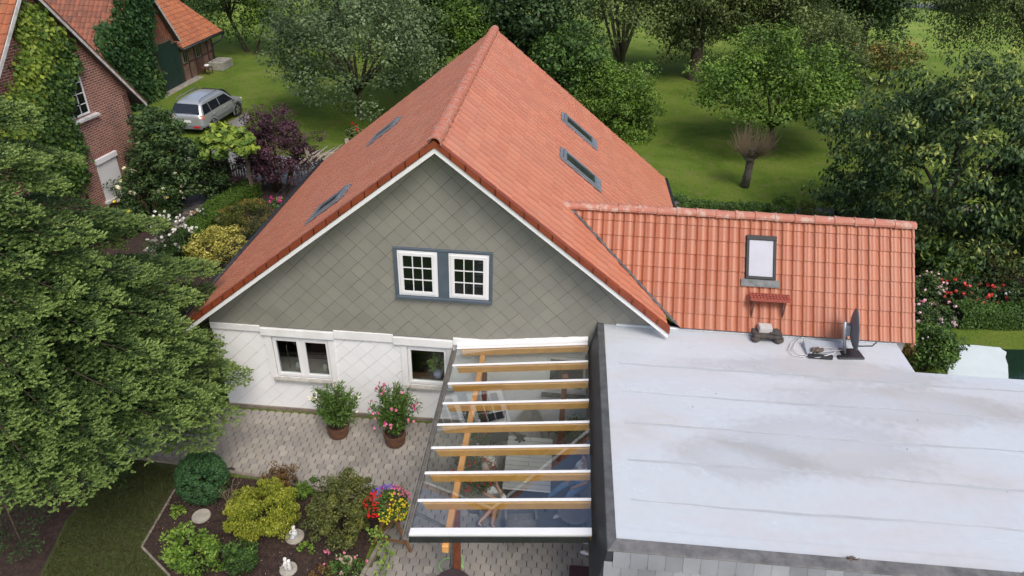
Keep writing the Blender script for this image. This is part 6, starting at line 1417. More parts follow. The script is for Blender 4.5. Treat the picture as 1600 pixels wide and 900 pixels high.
# ================================================================ RIGHT SIDE BEDS
shrub('light_green_shrub', 'light green large leaved shrub behind the pink roses right of the annex', 'shrub', (1436, 380, 1506, 448), 'fresh', L=.17, W=.07, ncl=50, nlf=40, rcl=.3, tone=-.12, lump=.3)
shrub('rounded_shrub', 'broad dark green rounded shrub behind the coral roses', 'shrub', (1503, 378, 1584, 448), 'olive', L=.08, W=.05, ncl=110, nlf=90, rcl=.3, shell=.75, lump=.1, tone=-.28)
shrub('rose_bush', 'rose bush with pale pink flowers beside the annex verge', 'rose bush', (1424, 430, 1474, 476), 'rosegreen', L=.08, W=.05, ncl=50, nlf=50, rcl=.2, bl=[('palepink', 26, .1)], tone=.25)
shrub('rose_bush', 'tall rose bush with dense coral red flowers', 'rose bush', (1478, 432, 1548, 486), 'rosegreen', L=.08, W=.05, ncl=60, nlf=50, rcl=.22, bl=[('coral', 44, .12)])
shrub('rose_bush', 'rose bush with white and coral flowers at the right edge', 'rose bush', (1556, 440, 1622, 486), 'rosegreen', L=.08, W=.05, ncl=60, nlf=50, rcl=.22, bl=[('coral', 10, .15), ('white', 14, .1)])
shrub('low_roses', 'low plants with pale pink flowers in front of the hedge near the annex verge', 'plant', (1426, 475, 1492, 512), 'rosegreen', L=.07, W=.045, ncl=50, nlf=50, rcl=.18, bl=[('palepink', 22, .13), ('pink', 4, .16)], tone=.1)
a_, b_ = G(1490, 505), G(1640, 507); hedge('clipped_hedge', 'low dark green clipped hedge in front of the coral roses', [tuple(a_[:2]), tuple(b_[:2])], .7, .6, 'mid', 14000, .075, tone=-.05)
shrub('water_edge_plant', 'dark leafy plants at the left rim of the pond', 'plant', (1424, 510, 1486, 585), 'mid', L=.10, W=.05, ncl=110, nlf=70, rcl=.26, tone=-.05, lump=.4, bl=[('white', 10, .06)])
shrub('reedy_plant', 'sparse brownish plant below the annex verge', 'plant', (1384, 528, 1432, 585), 'brown', L=.10, W=.03, ncl=16, nlf=24, rcl=.15, tone=.1, axis='up', stems=8, bl=[('palepink', 12, .05)])
shrub('cone_shrub', 'small clipped cone shaped shrub by the gravel path', 'shrub', (1206, 303, 1239, 342), 'fresh', L=.06, W=.03, ncl=110, nlf=50, rcl=.16, shell=.9, lump=.05, tone=-.2)
shrub('round_shrub', 'small round shrub at the corner of the red roof by the gravel path', 'shrub', (1040, 302, 1073, 334), 'mid', L=.06, W=.035, ncl=80, nlf=50, rcl=.18, shell=.85, lump=.05)
shrub('yellow_shrub', 'low yellow green shrub just right of the clipped cone', 'shrub', (1242, 315, 1287, 342), 'lime', L=.07, W=.03, ncl=40, nlf=50, rcl=.2, tone=-.25)
shrub('yellow_shrub', 'spreading shrub with yellow leaves behind the annex ridge', 'shrub', (1282, 296, 1352, 340), 'lime', L=.13, W=.05, ncl=45, nlf=30, rcl=.25, shell=.4, tone=-.18)
hedge('border_plants', 'narrow strip of low plants along the gravel path', [tuple(G(1072, 326)[:2]), tuple(G(1206, 331)[:2])], .5, .28, 'mid', 5000, .07)
shrub('grey_lavender', 'small bluish grey plant in the strip along the gravel path', 'plant', (1118, 316, 1148, 332), 'birch', L=.06, W=.02, ncl=24, nlf=40, rcl=.12, axis='up', tone=-.2)
# ================================================================ SMALL THINGS
# slabs and figurines in the flower bed
SLAB = mat('round_stone_slab', (.42, .39, .33), (.30, .28, .24), scale=6, rough=.9, bump=.3)
PORC = mat('white_glazed_stone', (.78, .77, .74), (.62, .60, .56), scale=9, rough=.5)
def slab(px, r, label):
    B = G(*px); t = thing('stone_slab', label, 'stone slab', (B[0], B[1], .012), group='round stone slabs in the flower bed')
    MB().lathe([(.001, .0), (r, .0), (r * 1.02, .02), (r * .98, .04), (.001, .042)], (B[0], B[1], .012), 26).build('disc', SLAB, t); return B
slab((315, 808), .19, 'bare round stone slab near the ball shrub')
B1 = slab((461, 840), .19, 'round stone slab carrying the kneeling figurine')
B2 = slab((451, 891), .17, 'round stone slab carrying the standing figurine at the bottom edge')
t = thing('figurine', 'small white and pale blue kneeling child figurine on a stone slab', 'figurine', (B1[0], B1[1], .054))
x, y, z = B1[0], B1[1], .054
MB().ball((x, y, z + .07), .075, .065, .075).ball((x - .02, y - .05, z + .04), .05, .07, .04).build('skirt', mat('pale_blue_glaze', (.50, .56, .64), (.6, .64, .68), scale=9, rough=.5), t, smooth=True)
MB().ball((x, y + .01, z + .15), .048, .042, .06).ball((x, y + .005, z + .235), .040, .040, .045).ball((x, y + .015, z + .255), .042, .042, .032).tube([(x - .045, y, z + .18), (x - .075, y - .05, z + .15), (x - .03, y - .09, z + .17)], .014, 6).tube([(x + .045, y, z + .18), (x + .07, y - .04, z + .13), (x + .03, y - .08, z + .12)], .014, 6).build('body', PORC, t, smooth=True)
t = thing('figurine', 'white standing figurine of two embracing children on a stone slab', 'figurine', (B2[0], B2[1], .054)); x, y = B2[0], B2[1]
mb = MB()
for dx, dy, s in ((-.035, 0, 1), (.04, -.015, .88)):
    mb.lathe([(.001, 0), (.055 * s, .0), (.045 * s, .08), (.035 * s, .14), (.042 * s, .19), (.022 * s, .22)], (x + dx, y + dy, z), 12).ball((x + dx, y + dy, z + .25 * s + .01), .034, .036, .04).ball((x + dx, y + dy + .008, z + .27 * s + .01), .037, .037, .03)
    mb.tube([(x + dx * 1.6, y + dy, z + .19 * s), (x + dx * 1.9, y + dy - .05, z + .14 * s), (x, y - .065, z + .15 * s)], .012, 6)
mb.build('body', PORC, t, smooth=True)
# stump shaped pot
B = G(543, 884); t = thing('stump_pot', 'tree stump shaped pot with a dark hollow, standing in the flower bed', 'pot', (B[0], B[1], .012))
MB().lathe([(.09, 0), (.10, .05), (.095, .14), (.105, .19), (.08, .19), (.07, .15), (.06, .10), (.001, .10)], (B[0], B[1], .012), 18, 1.1, .95).build('body', mat('stump_bark', (.50, .42, .32), (.28, .21, .15), scale=14, rough=.9, bump=.8), t, smooth=True)
MB().tube([(B[0] - .08, B[1], .16), (B[0] - .16, B[1] + .01, .20)], [.035, .03], 8).build('branch_stub', mat('stump_bark', (.5, .42, .32)), t, smooth=True)
# terracotta bowl on the hedge by the path
B = G(317, 351, .0); t = thing('terracotta_bowl', 'small terracotta bowl beside the clipped hedge and the path', 'bowl', (B[0], B[1], .01))
B = B - np.array([.0, .0, 0]); MB().lathe([(.06, .64), (.14, .74), (.15, .76), (.12, .75), (.001, .68)], (B[0] + .0, B[1] - .55, .0), 18).build('bowl', mat('terracotta', (.50, .20, .09), (.4, .15, .07), rough=.8), t, smooth=True)
MB().tube([(B[0], B[1] - .55, .0), (B[0], B[1] - .55, .65)], .03, 6).build('stand', BARK, t)
# flower bowl on a three-legged wooden stand
PSW = mat('stand_wood', (.24, .12, .055), (.15, .075, .035), scale=7, rough=.7, bump=.3)
Bc = G(608, 796, .95); st = thing('planter_stand', 'three legged wooden stand carrying a bowl of mixed flowers', 'plant stand', (Bc[0], Bc[1], .035))
fts = [G(642, 862, .035), G(583, 850, .035), G(622, 812, .035)]
for f_ in fts: MB().bar((Bc[0] + (f_[0] - Bc[0]) * .15, Bc[1] + (f_[1] - Bc[1]) * .15, .86), tuple(f_), .055, .055).build('leg', PSW, st)
mid = lambda a, b, s=.22: tuple(np.array((Bc[0], Bc[1], .86)) * s + np.array(a) * (1 - s))
MB().bar(mid(fts[0], 0), mid(fts[1], 0), .03, .05).bar(mid(fts[1], 0), mid(fts[2], 0), .03, .05).bar(mid(fts[0], 0), mid(fts[2], 0), .03, .05).build('stretcher', PSW, st)
fbw = thing('flower_bowl', 'bowl overflowing with red, violet, yellow and pink flowers on the wooden stand', 'flower pot', (Bc[0], Bc[1], .86))
MB().lathe([(.001, .86), (.14, .86), (.22, 1.02), (.23, 1.04), (.20, 1.04), (.001, 1.0)], (Bc[0], Bc[1], 0), 20).build('bowl', mat('brown_clay', (.2, .10, .06), rough=.8), fbw, smooth=True)
cc_ = np.array([Bc[0], Bc[1], 1.10]); Q, Nn, v, _ = crown(cc_, (.44, .38, .24), 60, 40, .11, low=-.5)
quads('foliage', leaf_quads(Q, Nn, .055, .025), v, LEAF['mid'], fbw)
d = unit(rng.normal(size=(900, 3))); d = d[d[:, 2] > -.3]; S = cc_ + d * np.array([.46, .40, .27])
def sect(f): return S[[f(q) for q in d]]
blooms(sect(lambda q: q[0] < -.25 and q[1] < .45), 95, .02, .048, 'red', fbw); blooms(sect(lambda q: q[0] < .15 and q[1] > .45), 60, .02, .05, 'violet', fbw)
blooms(sect(lambda q: q[0] > -.3 and q[1] < .1 and (q[0] > .1 or q[2] < .5)), 150, .02, .042, 'yellow', fbw); blooms(sect(lambda q: q[0] > .1 and q[1] > .1), 60, .02, .05, 'pink', fbw)
# flower pots under the glass roof
def pot(label, px, z, r, h, rx, hz, bl, leaf='rosegreen', col=(.35, .30, .25)):
    B = G(px[0], px[1], z); t = thing('flower_pot', label, 'flower pot', (B[0], B[1], .035))
    MB().lathe([(.001, 0), (r * .75, 0), (r, h * .95), (r * 1.06, h), (r * .9, h), (.001, h * .9)], (B[0], B[1], .035), 18).build('pot', mat('pot_%d' % int(col[0] * 100 + r * 1000), col, rough=.7), t, smooth=True)
    Q, Nn, v, _ = crown((B[0], B[1], h + hz * .8), (rx, rx, hz), 40, 40, rx * .35, low=-.5); quads('foliage', leaf_quads(Q, Nn, .06, .03), v + .1, LEAF[leaf], t)
    d = unit(rng.normal(size=(100, 3)) + (0, 0, .3))
    for c, n, s in bl: blooms(np.array([B[0], B[1], h + hz * .8]) + d * np.array([rx, rx, hz]), n, .02, s, c, t)
pot('flower pot with white and pink flowers by the white wall under the glass roof', (742, 650), .5, .2, .35, .36, .25, [('palepink', 10, .05), ('white', 12, .05)])
pot('pot of dark red flowers behind the left rattan armchair', (748, 682), .4, .18, .3, .26, .18, [('red', 14, .06)])
pot('pot of white flowers left of the rattan armchair with the pebble cushion', (733, 712), .5, .2, .3, .32, .25, [('white', 12, .05)])
pot('pot overflowing with crimson flowers beside the seated person in white', (742, 744), 1.0, .24, .8, .46, .26, [('red', 60, .06)])
pot('big mauve pot with a spiky green plant near the edge of the flat roof', (896, 690), .3, .28, .45, .35, .3, [], leaf='mid', col=(.18, .09, .10))
B = G(684, 582, 1.25); B = PY(684, 582, WY + .42)
t = thing('window_plant', 'green house plant in a lilac pot on the sill inside the right window', 'potted plant', (B[0], B[1], 1.16))
bx0, by0 = B[0], WY + .42
MB().lathe([(.001, 1.06), (.09, 1.06), (.13, 1.30), (.001, 1.29)], (bx0, by0, 0), 16).build('pot', mat('lilac_pot', (.45, .42, .60), rough=.4), t, smooth=True)
Q, Nn, v, _ = crown((bx0, by0, 1.55), (.25, .2, .25), 26, 14, .08); quads('foliage', leaf_quads(Q, Nn, .14, .035), v + .2, LEAF['fresh'], t)
MB().box(-3.4, -2.3, WY + .26, WY + .62, 1.0, 1.06).build('inner_sill', mat('wood_sill', (.14, .07, .04), rough=.5), house)
# ---------------- things on the flat roof
def onflat(u, v): return G(u, v, FZ + .02)
B = onflat(1197, 534); t = thing('wooden_block_stand', 'weathered dark wooden trolley like block lying on the flat roof by the annex eave', 'block', (B[0], B[1], FZ + .015))
WOB = mat('rotten_wood', (.11, .09, .08), (.045, .04, .036), scale=9, rough=.95, bump=.8)
MB().box(B[0] - .30, B[0] + .32, B[1] - .06, B[1] + .30, FZ + .13, FZ + .20).build('deck', WOB, t, bevel=.015)
for dx in (-.24, .25):
    mb = MB(); mb.ball((B[0] + dx, B[1] + .0, FZ + .075), .10, .09, .072, 9, 5).ball((B[0] + dx + .06, B[1] + .03, FZ + .08), .07, .09, .07, 8, 5); mb.build('foot', WOB, t)
mb = MB()
for i in range(14): mb.ball((B[0] + .06 + .015 * i, B[1] + .12 + .07 * math.sin(i * 1.9), FZ + .22), rnd.uniform(.05, .07), rnd.uniform(.05, .08), .03, 7, 4)
mb.build('debris', WOB, t)
MB().box(B[0] - .18, B[0] + .10, B[1] + .06, B[1] + .26, FZ + .2, FZ + .34).build('x', mat('pale_concrete_block', (.56, .54, .51), (.45, .43, .41), scale=8, rough=.9, bump=.4), None, bevel=.01)
o = C.objects[-1]; o.name = 'concrete_block'; tag(o, 'pale grey concrete block lying on the dark wooden stand on the flat roof', 'block')
# satellite dish seen edge on
Bd = onflat(1322, 556); dish = thing('satellite_dish', 'dark grey satellite dish on a tilted mast on the flat roof', 'satellite dish', (Bd[0], Bd[1], FZ + .015))
dy_ = Bd[1] + .12; DM = mat('dish_grey', (.13, .14, .16), (.10, .11, .125), scale=3, rough=.5)
ctr = PY(1337, 515, dy_); axd = Vector((.97, -.20, .18)).normalized(); ua = axd.cross(Vector((0, 0, 1))).normalized(); va = ua.cross(axd)
ctr = Vector(ctr); mb = MB(); rings = [(.0, -.09), (.15, -.082), (.28, -.06), (.38, -.028), (.46, .01), (.47, .014), (.468, .0), (.38, -.045), (.28, -.078), (.15, -.10), (.0, -.108)]; K5 = 32
for r, h in rings:
    for j in range(K5): a = 6.283 * j / K5; mb.v.append(tuple(ctr + axd * h + ua * r * .92 * math.cos(a) + va * r * math.sin(a)))
for i in range(len(rings) - 1):
    for j in range(K5): q = (j + 1) % K5; mb.f.append((i * K5 + j, i * K5 + q, (i + 1) * K5 + q, (i + 1) * K5 + j))
mb.build('reflector', DM, dish, smooth=True)
hub = ctr - axd * .12; MB().obox(hub - axd * .04, axd * .06, ua * .09, va * .12).build('bracket', mat('bracket_grey', (.3, .32, .34), (.22, .24, .26), rough=.5, metal=.3), dish, bevel=.01)
foot = Vector((Bd[0] - .02, Bd[1] + .05, FZ + .03)); topm = Vector(PY(1320, 503, dy_ - .03))
MB().tube([foot, topm], .032, 12).build('mast', mat('galvanised', (.42, .45, .48), (.34, .36, .39), scale=6, rough=.45, metal=.4), dish, smooth=True)
MB().bar(hub - axd * .05, foot.lerp(topm, .62), .05, .06).build('arm', mat('galvanised', (.42, .45, .48)), dish)
MB().obox((Bd[0] + .06, Bd[1] + .06, FZ + .035), (.28, .03, 0), (-.02, .18, 0), (0, 0, .02)).build('base_plate', DARK, dish, bevel=.008)
MB().tube([ctr - va * .42, ctr + axd * .35 - va * .40, ctr + axd * .42 - va * .30], .014, 6).build('feed_arm', DARK, dish, smooth=True)
B = onflat(1283, 556); t = thing('metal_tray', 'pale metal sheet with a dark front lying against the annex eave on the flat roof', 'metal sheet', (B[0], B[1], FZ + .015))
MB().hexa([(B[0] - .30, B[1] - .05, FZ + .02), (B[0] + .42, B[1] + .02, FZ + .02), (B[0] + .40, B[1] + .40, FZ + .02), (B[0] - .30, B[1] + .38, FZ + .02), (B[0] - .30, B[1] - .05, FZ + .05), (B[0] + .42, B[1] + .02, FZ + .05), (B[0] + .40, B[1] + .40, FZ + .14), (B[0] - .30, B[1] + .38, FZ + .16)]).build('sheet', mat('pale_sheet', (.50, .53, .56), (.40, .42, .45), scale=3, rough=.4, metal=.3), t)
MB().box(B[0] - .30, B[0] + .20, B[1] - .12, B[1] - .052, FZ + .02, FZ + .10).build('front_edge', DARK, t)
mb = MB()
for i in range(9): mb.tube([(B[0] - .10 + rnd.uniform(-.12, .14), B[1] + rnd.uniform(-.02, .12), FZ + .10 + rnd.uniform(0, .06)) for _ in range(4)], .022, 5)
tag(mb.build('rope_bundle', mat('dirty_rope', (.20, .15, .12), (.09, .07, .06), scale=20, rough=1)), 'tangled brown bundle lying on the pale metal sheet', 'bundle')
mb = MB(); zz = FZ + .035
c1 = [onflat(*p) for p in ((1248, 528), (1236, 540), (1232, 550), (1240, 558), (1256, 560), (1275, 553), (1295, 550), (1306, 556), (1300, 562), (1278, 562), (1262, 560))]
c2 = [onflat(*p) for p in ((1252, 528), (1242, 540), (1238, 549), (1248, 557), (1264, 557), (1290, 556), (1320, 554))]
for c in (c1, c2): mb.tube([(p[0], p[1] + .03, zz + .02 * math.sin(i) + (.10 if 4 < i < 9 else 0.01)) for i, p in enumerate(c)], .009, 6)
tag(mb.build('antenna_cable', mat('white_cable', (.7, .7, .68), rough=.4), smooth=True), 'loose loops of white antenna cable leading to the satellite dish', 'cable')
B = onflat(1330, 876); mb = MB()
for i in range(26): a = Vector((B[0] + rnd.gauss(0, .035), B[1] + rnd.gauss(0, .012), FZ + .075)); mb.tube([a, a + Vector((rnd.uniform(-.05, .05), rnd.uniform(-.03, .03), rnd.uniform(0, .02)))], .006, 4)
tag(mb.build('moss_tuft', mat('dry_moss', (.12, .08, .06), rough=1)), 'little tuft of dry moss on the front rim of the flat roof', 'moss')
# ---------------- pond with floating pale cover
POND = bpy.data.materials.new('pond_water'); POND.use_nodes = True; _n = POND.node_tree; _b = _n.nodes['Principled BSDF']
_b.inputs['Base Color'].default_value = (.012, .03, .018, 1); _b.inputs['Roughness'].default_value = .06
_x = N(_n, 'ShaderNodeTexNoise'); _x.inputs['Scale'].default_value = 3; _p2 = N(_n, 'ShaderNodeBump'); _p2.inputs['Strength'].default_value = .25; _p2.inputs['Distance'].default_value = .03
_n.links.new(_x.outputs[0], _p2.inputs['Height']); _n.links.new(_p2.outputs[0], _b.inputs['Normal'])
g1, g2 = G(1436, 542), G(1640, 548)
sheet('pond', [(g1[0], 12.5), (20, 12.5), (20, g2[1]), (16, g2[1] + .1), (13.5, g1[1] + .15), (g1[0] + .3, g1[1] - .1)], .006, POND)
cv = [G(*p) for p in ((1484, 541), (1520, 541), (1562, 545), (1566, 549), (1572, 552), (1570, 560), (1574, 572), (1575, 598), (1530, 600), (1478, 600), (1480, 570))]
o = MB().prism([(p[0], p[1], .012) for p in cv][::-1], (0, 0, .05)).build('pond_cover', mat('pale_cover', (.66, .74, .74), (.58, .66, .67), scale=1.2, rough=.35), bevel=.02); tag(o, 'pale blue white cover with ragged edges floating on the dark pond', 'pond cover')
# ---------------- arch, picket gate, driftwood arbour, fence
ar = thing('garden_arch', 'wooden garden arch under the vine between path and drive', 'arch', tuple(G(352, 300))); GWD = mat('grey_brown_wood', (.22, .17, .12), (.12, .09, .065), scale=6, rough=.9, bump=.3)
pa, pb = G(343, 314), G(362, 292); pc, pd = G(384, 306) , G(398, 284)
pc, pd = pa + np.array([1.35, .3, 0]), pb + np.array([1.35, .3, 0])
for p in (pa, pb, pc, pd): MB().box(p[0] - .06, p[0] + .06, p[1] - .06, p[1] + .06, 0, 2.45).build('post', GWD, ar)
mb = MB().bar((*pa[:2], 2.45), (*pb[:2], 2.45), .08, .1).bar((*pc[:2], 2.45), (*pd[:2], 2.45), .08, .1).bar((*pa[:2], 2.5), (*pc[:2], 2.5), .08, .1).bar((*pb[:2], 2.5), (*pd[:2], 2.5), .08, .1)
for i in range(6): z_ = .3 + i * .35; mb.bar((*pa[:2], z_), (*pb[:2], z_), .02, .03)
mb.build('beam', GWD, ar)
fa, fb_ = G(352, 303), G(386, 284); gt = thing('picket_gate', 'grey wooden picket gate under the garden arch', 'gate', tuple(fa)); n = 9
dirf = Vector(fb_ - fa); dirf.normalize()
mb = MB(); 
for i in range(n):
    p = fa + (fb_ - fa) * (i + .5) / n; h = .95 + .08 * math.sin(math.pi * (i + .5) / n); sd2 = Vector((dirf.y, -dirf.x, 0))
    q = Vector(p); mb.prism([q - dirf * .045 + Vector((0, 0, .08)), q + dirf * .045 + Vector((0, 0, .08)), q + dirf * .045 + Vector((0, 0, h)), q + Vector((0, 0, h + .05)), q - dirf * .045 + Vector((0, 0, h))], sd2 * .02)
mb.build('pickets', mat('pale_grey_wood', (.34, .29, .23), (.22, .18, .14), scale=6, rough=.9), gt)
MB().bar(Vector(fa) + Vector((0, 0, .3)), Vector(fb_) + Vector((0, 0, .3)), .03, .07).bar(Vector(fa) + Vector((0, 0, .8)), Vector(fb_) + Vector((0, 0, .8)), .03, .07).build('rail', GWD, gt)
DRW = mat('driftwood', (.36, .31, .25), (.20, .165, .13), scale=8, rough=.95, bump=.6)
ab = thing('branch_arbour', 'weathered arbour of bare branches between the purple maple and the roof', 'arbour', tuple(G(487, 300)))
q1, q2 = G(487, 300), G(548, 285)
for p, h in ((q1, 2.0), (q2, 2.0)): MB().tube([(p[0], p[1], 0), (p[0] + .05, p[1], h * .5), (p[0], p[1] + .03, h)], [.13, .11, .09], 9).build('post', DRW, ab, smooth=True)
mb = MB()
A_, B_ = PY(484, 248, q1[1]), PY(552, 240, q1[1] + .5)
mb.tube([A_, (A_ + B_) / 2 + np.array([0, 0, .12]), B_], [.09, .08, .06], 8)
for i in range(7):
    s = i / 6; p = A_ + (B_ - A_) * s; mb.tube([p + np.array([-.25, -.5, -.05]), p + np.array([0, 0, .12]), p + np.array([.3, .55, .22 + .1 * (i % 2)])], [.05, .05, .03], 6)
mb.build('beam', DRW, ab, smooth=True)
# ---------------- chips and litter on the mulch
def scatter(name, poly, n, size, cols, z=.015, mname='mulch_chips'):
    xs = [p[0] for p in poly]; ys_ = [p[1] for p in poly]; P = []
    while len(P) < n:
        q = (rnd.uniform(min(xs), max(xs)), rnd.uniform(min(ys_), max(ys_)))
        if inside(q, poly): P.append((*q, z + rnd.uniform(0, .015)))
    P = np.array(P); o = quads(name, leaf_quads(P, unit(rng.normal(size=P.shape) * .35 + (0, 0, 1)), size * rng.uniform(.5, 1.4, n), size * .4), rng.uniform(0, 1, n), island_mat(mname, cols, rough=.95))
    return tag(o, kind='stuff')
scatter('mulch_chips', bedF, 9000, .05, [(.05, .03, .024), (.09, .055, .04), (.03, .018, .014), (.13, .085, .06)], z=.02)
scatter('mulch_chips', [p for p in bedL if p[0] > -13.5] + [(-13.5, 4)], 9000, .05, [(.05, .03, .024), (.09, .055, .04), (.03, .018, .014), (.13, .085, .06)])
scatter('fallen_petals', bedF, 260, .03, [(.55, .45, .35), (.6, .5, .4)], z=.035, mname='pale_petals')
strip = [G(283, 737)[:2], G(215, 722)[:2], (-9.7, 10.9), (-9.85, 9.2), (-9.5, 7.88), (-9.3, 6.4), (-6.4, 6.4), G(265, 900)[:2] - np.array([.05, 0]), G(222, 855)[:2] - np.array([.05, 0])]
xs = []; 
while len(xs) < 26000:
    q = (rnd.uniform(-10, -6), rnd.uniform(6.4, 11.2))
    if inside(q, strip): xs.append((*q, .02))
P = np.array(xs); ax = unit(rng.normal(size=P.shape) * .6 + (0, 0, 1)); tag(quads('grass', leaf_quads(P, unit(np.cross(ax, rng.normal(size=P.shape))), .055, .012, axis=ax), rng.uniform(.1, .9, len(P)), leafmat('grass_blades', (.04, .055, .014), (.065, .09, .018), (.12, .13, .04))), kind='stuff')

# ================================================================ TREES of the orchard and beyond
OR = 'trees in the orchard garden'
tree('apple_tree', 'broad grey green apple tree standing on the lawn beyond the parked car', 'tree', (402, -60, 702, 172), 'apple', base_px=(566, 184), L=.17, W=.10, ncl=240, nlf=150, rcl=.95, r0=.2, shell=.5, lump=.25, group=OR, fork=.75, low=-.75)
tree('fruit_tree', 'fork trunked dark green tree on the lawn behind the barn', 'tree', (285, -110, 410, 56), 'mid', base_px=(386, 80), L=.2, W=.12, ncl=110, nlf=120, rcl=1.2, r0=.16, group=OR, tone=-.12)
tree('young_tree', 'small light green tree between the barn and the apple tree', 'tree', (380, -50, 440, 58), 'fresh', base_px=(398, 84), L=.2, W=.12, ncl=60, nlf=90, rcl=.8, r0=.1, group=OR, tone=-.08)
tree('leafy_tree', 'fresh green tree filling the gap above the left roof slope', 'tree', (632, -70, 735, 110), 'mid', y=43, L=.2, W=.12, ncl=120, nlf=110, rcl=1.0, r0=.18, group=OR)
tree('leafy_shrub', 'feathery green bushes behind the ridge of the red roof', 'tree', (690, 0, 770, 90), 'fresh', y=40, L=.16, W=.08, ncl=90, nlf=100, rcl=.7, r0=.12, group=OR, tone=-.2)
tree('dark_tree', 'dark green dense tree just right of the roof ridge end', 'tree', (740, -120, 905, 150), 'deep', y=42, L=.24, W=.13, ncl=190, nlf=130, rcl=1.3, r0=.25, group=OR, low=-.9)
tree('hazel', 'grey green rounded tree above the right roof slope', 'tree', (838, 38, 950, 152), 'mid', y=39, L=.2, W=.12, ncl=110, nlf=110, rcl=.85, r0=.14, group=OR, tone=-.12, low=-.9)
tree('old_fruit_tree', 'tall tree with several bare leaning trunks in the middle of the orchard', 'tree', (872, -190, 1085, 108), 'birch', base_px=(1012, 118), L=.2, W=.12, ncl=230, nlf=120, rcl=1.3, r0=.3, group=OR, shell=.35, lump=.4, bark=BARK2, nl=7, tone=-.05, fork=.95, low=-.7)
tree('bush', 'big fresh green bush growing right beside the roof slope on the lawn', 'tree', (903, 98, 1032, 222), 'fresh', base_px=(968, 205), L=.15, W=.08, ncl=170, nlf=120, rcl=.7, r0=.12, group=OR, low=-.95, tone=-.1)
tree('thick_trunk_tree', 'tree with a thick dark trunk and hanging leaves in the orchard centre', 'tree', (1036, -170, 1175, 112), 'birch', base_px=(1085, 124), L=.2, W=.11, ncl=230, nlf=130, rcl=1.0, r0=.5, group=OR, kind_axis='droop', fork=.6, low=-.95, tone=-.1)
tree('leaning_tree', 'tree with a curved leaning trunk behind the pollard willow', 'tree', (1110, -130, 1315, 92), 'birch', base_px=(1158, 120), L=.2, W=.12, ncl=260, nlf=130, rcl=1.2, r0=.26, group=OR, lean=(-.9, 0), tone=.02, shell=.4)
tree('pear_tree', 'bright green fruit tree with a slim dark trunk behind the pollard willow', 'tree', (1108, 62, 1330, 205), 'fresh', base_px=(1208, 232), L=.17, W=.10, ncl=210, nlf=110, rcl=.85, r0=.16, group=OR, shell=.5, lump=.35, tone=-.12, fork=.9, low=-.6)
tree('round_dark_tree', 'round dark green tree before the pale meadow', 'tree', (1298, -90, 1435, 64), 'deep', base_px=(1346, 92), L=.26, W=.14, ncl=170, nlf=120, rcl=1.3, r0=.3, group=OR, tone=.1)
tree('red_tipped_shrub', 'loose shrub with reddish leaves below the round dark tree', 'shrub', (1340, 62, 1432, 118), 'photinia', y=50, L=.22, W=.12, ncl=60, nlf=60, rcl=.8, r0=.1, tone=.0, low=-.9)
tree('pale_shrub', 'pale feathery shrub between the bright fruit tree and the round dark tree', 'shrub', (1262, 40, 1352, 150), 'birch', y=44, L=.2, W=.1, ncl=100, nlf=80, rcl=.9, r0=.12, low=-.95)
tree('cherry_tree', 'big dark cherry tree with long yellow tipped leaves at the right', 'tree', (1300, 92, 1690, 425), 'cherry', y=25, L=.19, W=.085, ncl=620, nlf=80, rcl=.62, r0=.26, group=OR, shell=.62, lump=.22, kind_axis='droop', low=-.95, tone=-.02)
tree('shadow_tree', 'dark dense tree closing the right edge behind the roses', 'tree', (1545, 200, 1720, 460), 'deep', y=23.8, L=.2, W=.1, ncl=150, nlf=90, rcl=.6, r0=.2, group=OR, low=-.95, tone=-.1)
tree('weeping_birch', 'weeping birch with hanging veils of small leaves at the top right corner', 'tree', (1485, -150, 1760, 84), 'birch', base_xy=(27.5, 35.5), y=35.5, L=.13, W=.06, ncl=480, nlf=170, rcl=.75, r0=.22, group=OR, shell=.5, flat=2.2, kind_axis='droop', tone=-.12, lump=.35)
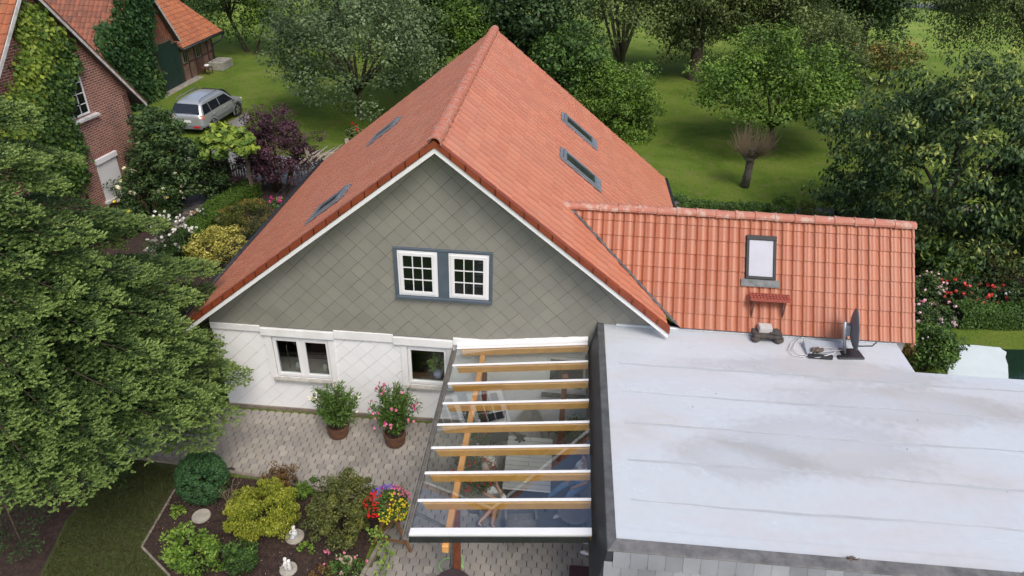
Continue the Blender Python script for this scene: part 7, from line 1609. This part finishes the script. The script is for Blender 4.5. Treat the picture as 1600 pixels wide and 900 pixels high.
tree('meadow_bush', 'row of low bushes at the far edge of the meadow', 'shrub', (1462, -18, 1530, 10), 'olive', y=86, L=.35, W=.2, ncl=60, nlf=50, rcl=1.2, r0=.1, low=-.9)
for i, (u0, u1, v0, v1, y_, lf, lb) in enumerate([(430, 600, -190, -20, 62, 'deep', 'dark tree far behind the apple tree, left one'), (560, 760, -170, 20, 58, 'mid', 'mid green tree far behind the apple tree, right one'),
        (790, 960, -200, 10, 62, 'deep', 'dark tree behind the orchard, left of the bare leaning trunks'), (1090, 1240, -200, 0, 66, 'mid', 'mid green tree far behind the thick dark trunk'), (1220, 1330, -160, 10, 64, 'deep', 'dark tree far behind, left of the round dark tree'),
        (200, 330, -160, 5, 66, 'deep', 'dark tree far behind the barn roof')]):
    tree('background_tree', lb, 'tree', (u0, v0, u1, v1), lf, y=y_, L=.34, W=.2, ncl=110, nlf=90, rcl=1.7, r0=.3, group='trees behind the orchard', low=-.95)
# pollard willow
B = G(1163, 292); t = thing('pollard_willow', 'pollard willow with a thick short trunk and bare twigs on the lawn', 'tree', (B[0], B[1], 0))
kn = PY(1164, 243, B[1]); hk = kn[2]; mb = MB().tube([(B[0], B[1], -.1), (B[0] + .03, B[1], hk * .5), (B[0] + .02, B[1], hk * .85), (B[0], B[1], hk + .05)], [.22, .17, .17, .24], 12)
for i in range(16): a = rnd.uniform(0, 6.28); mb.ball((B[0] + .26 * math.cos(a), B[1] + .26 * math.sin(a), hk + rnd.uniform(-.15, .18)), .12, .12, .12, 8, 5)
mb.build('trunk', BARK2, t, smooth=True)
tt = mat('willow_twigs', (.20, .15, .09), (.13, .10, .06), scale=9, rough=.9); mb = MB()
for i in range(420):
    a = rnd.uniform(0, 6.28); e = rnd.uniform(.1, .95); p0 = Vector((B[0] + .22 * math.cos(a), B[1] + .22 * math.sin(a), hk + rnd.uniform(-.05, .15))); p2 = p0 + Vector((math.cos(a) * e, math.sin(a) * e, rnd.uniform(.5, 1.45) - e * .25)); p1 = p0.lerp(p2, .5) + Vector((math.cos(a) * .12, math.sin(a) * .12, -.05)); mb.tube([p0, p1, p2], [.010, .006, .003], 3, cap=False)
mb.build('twigs', tt, t)
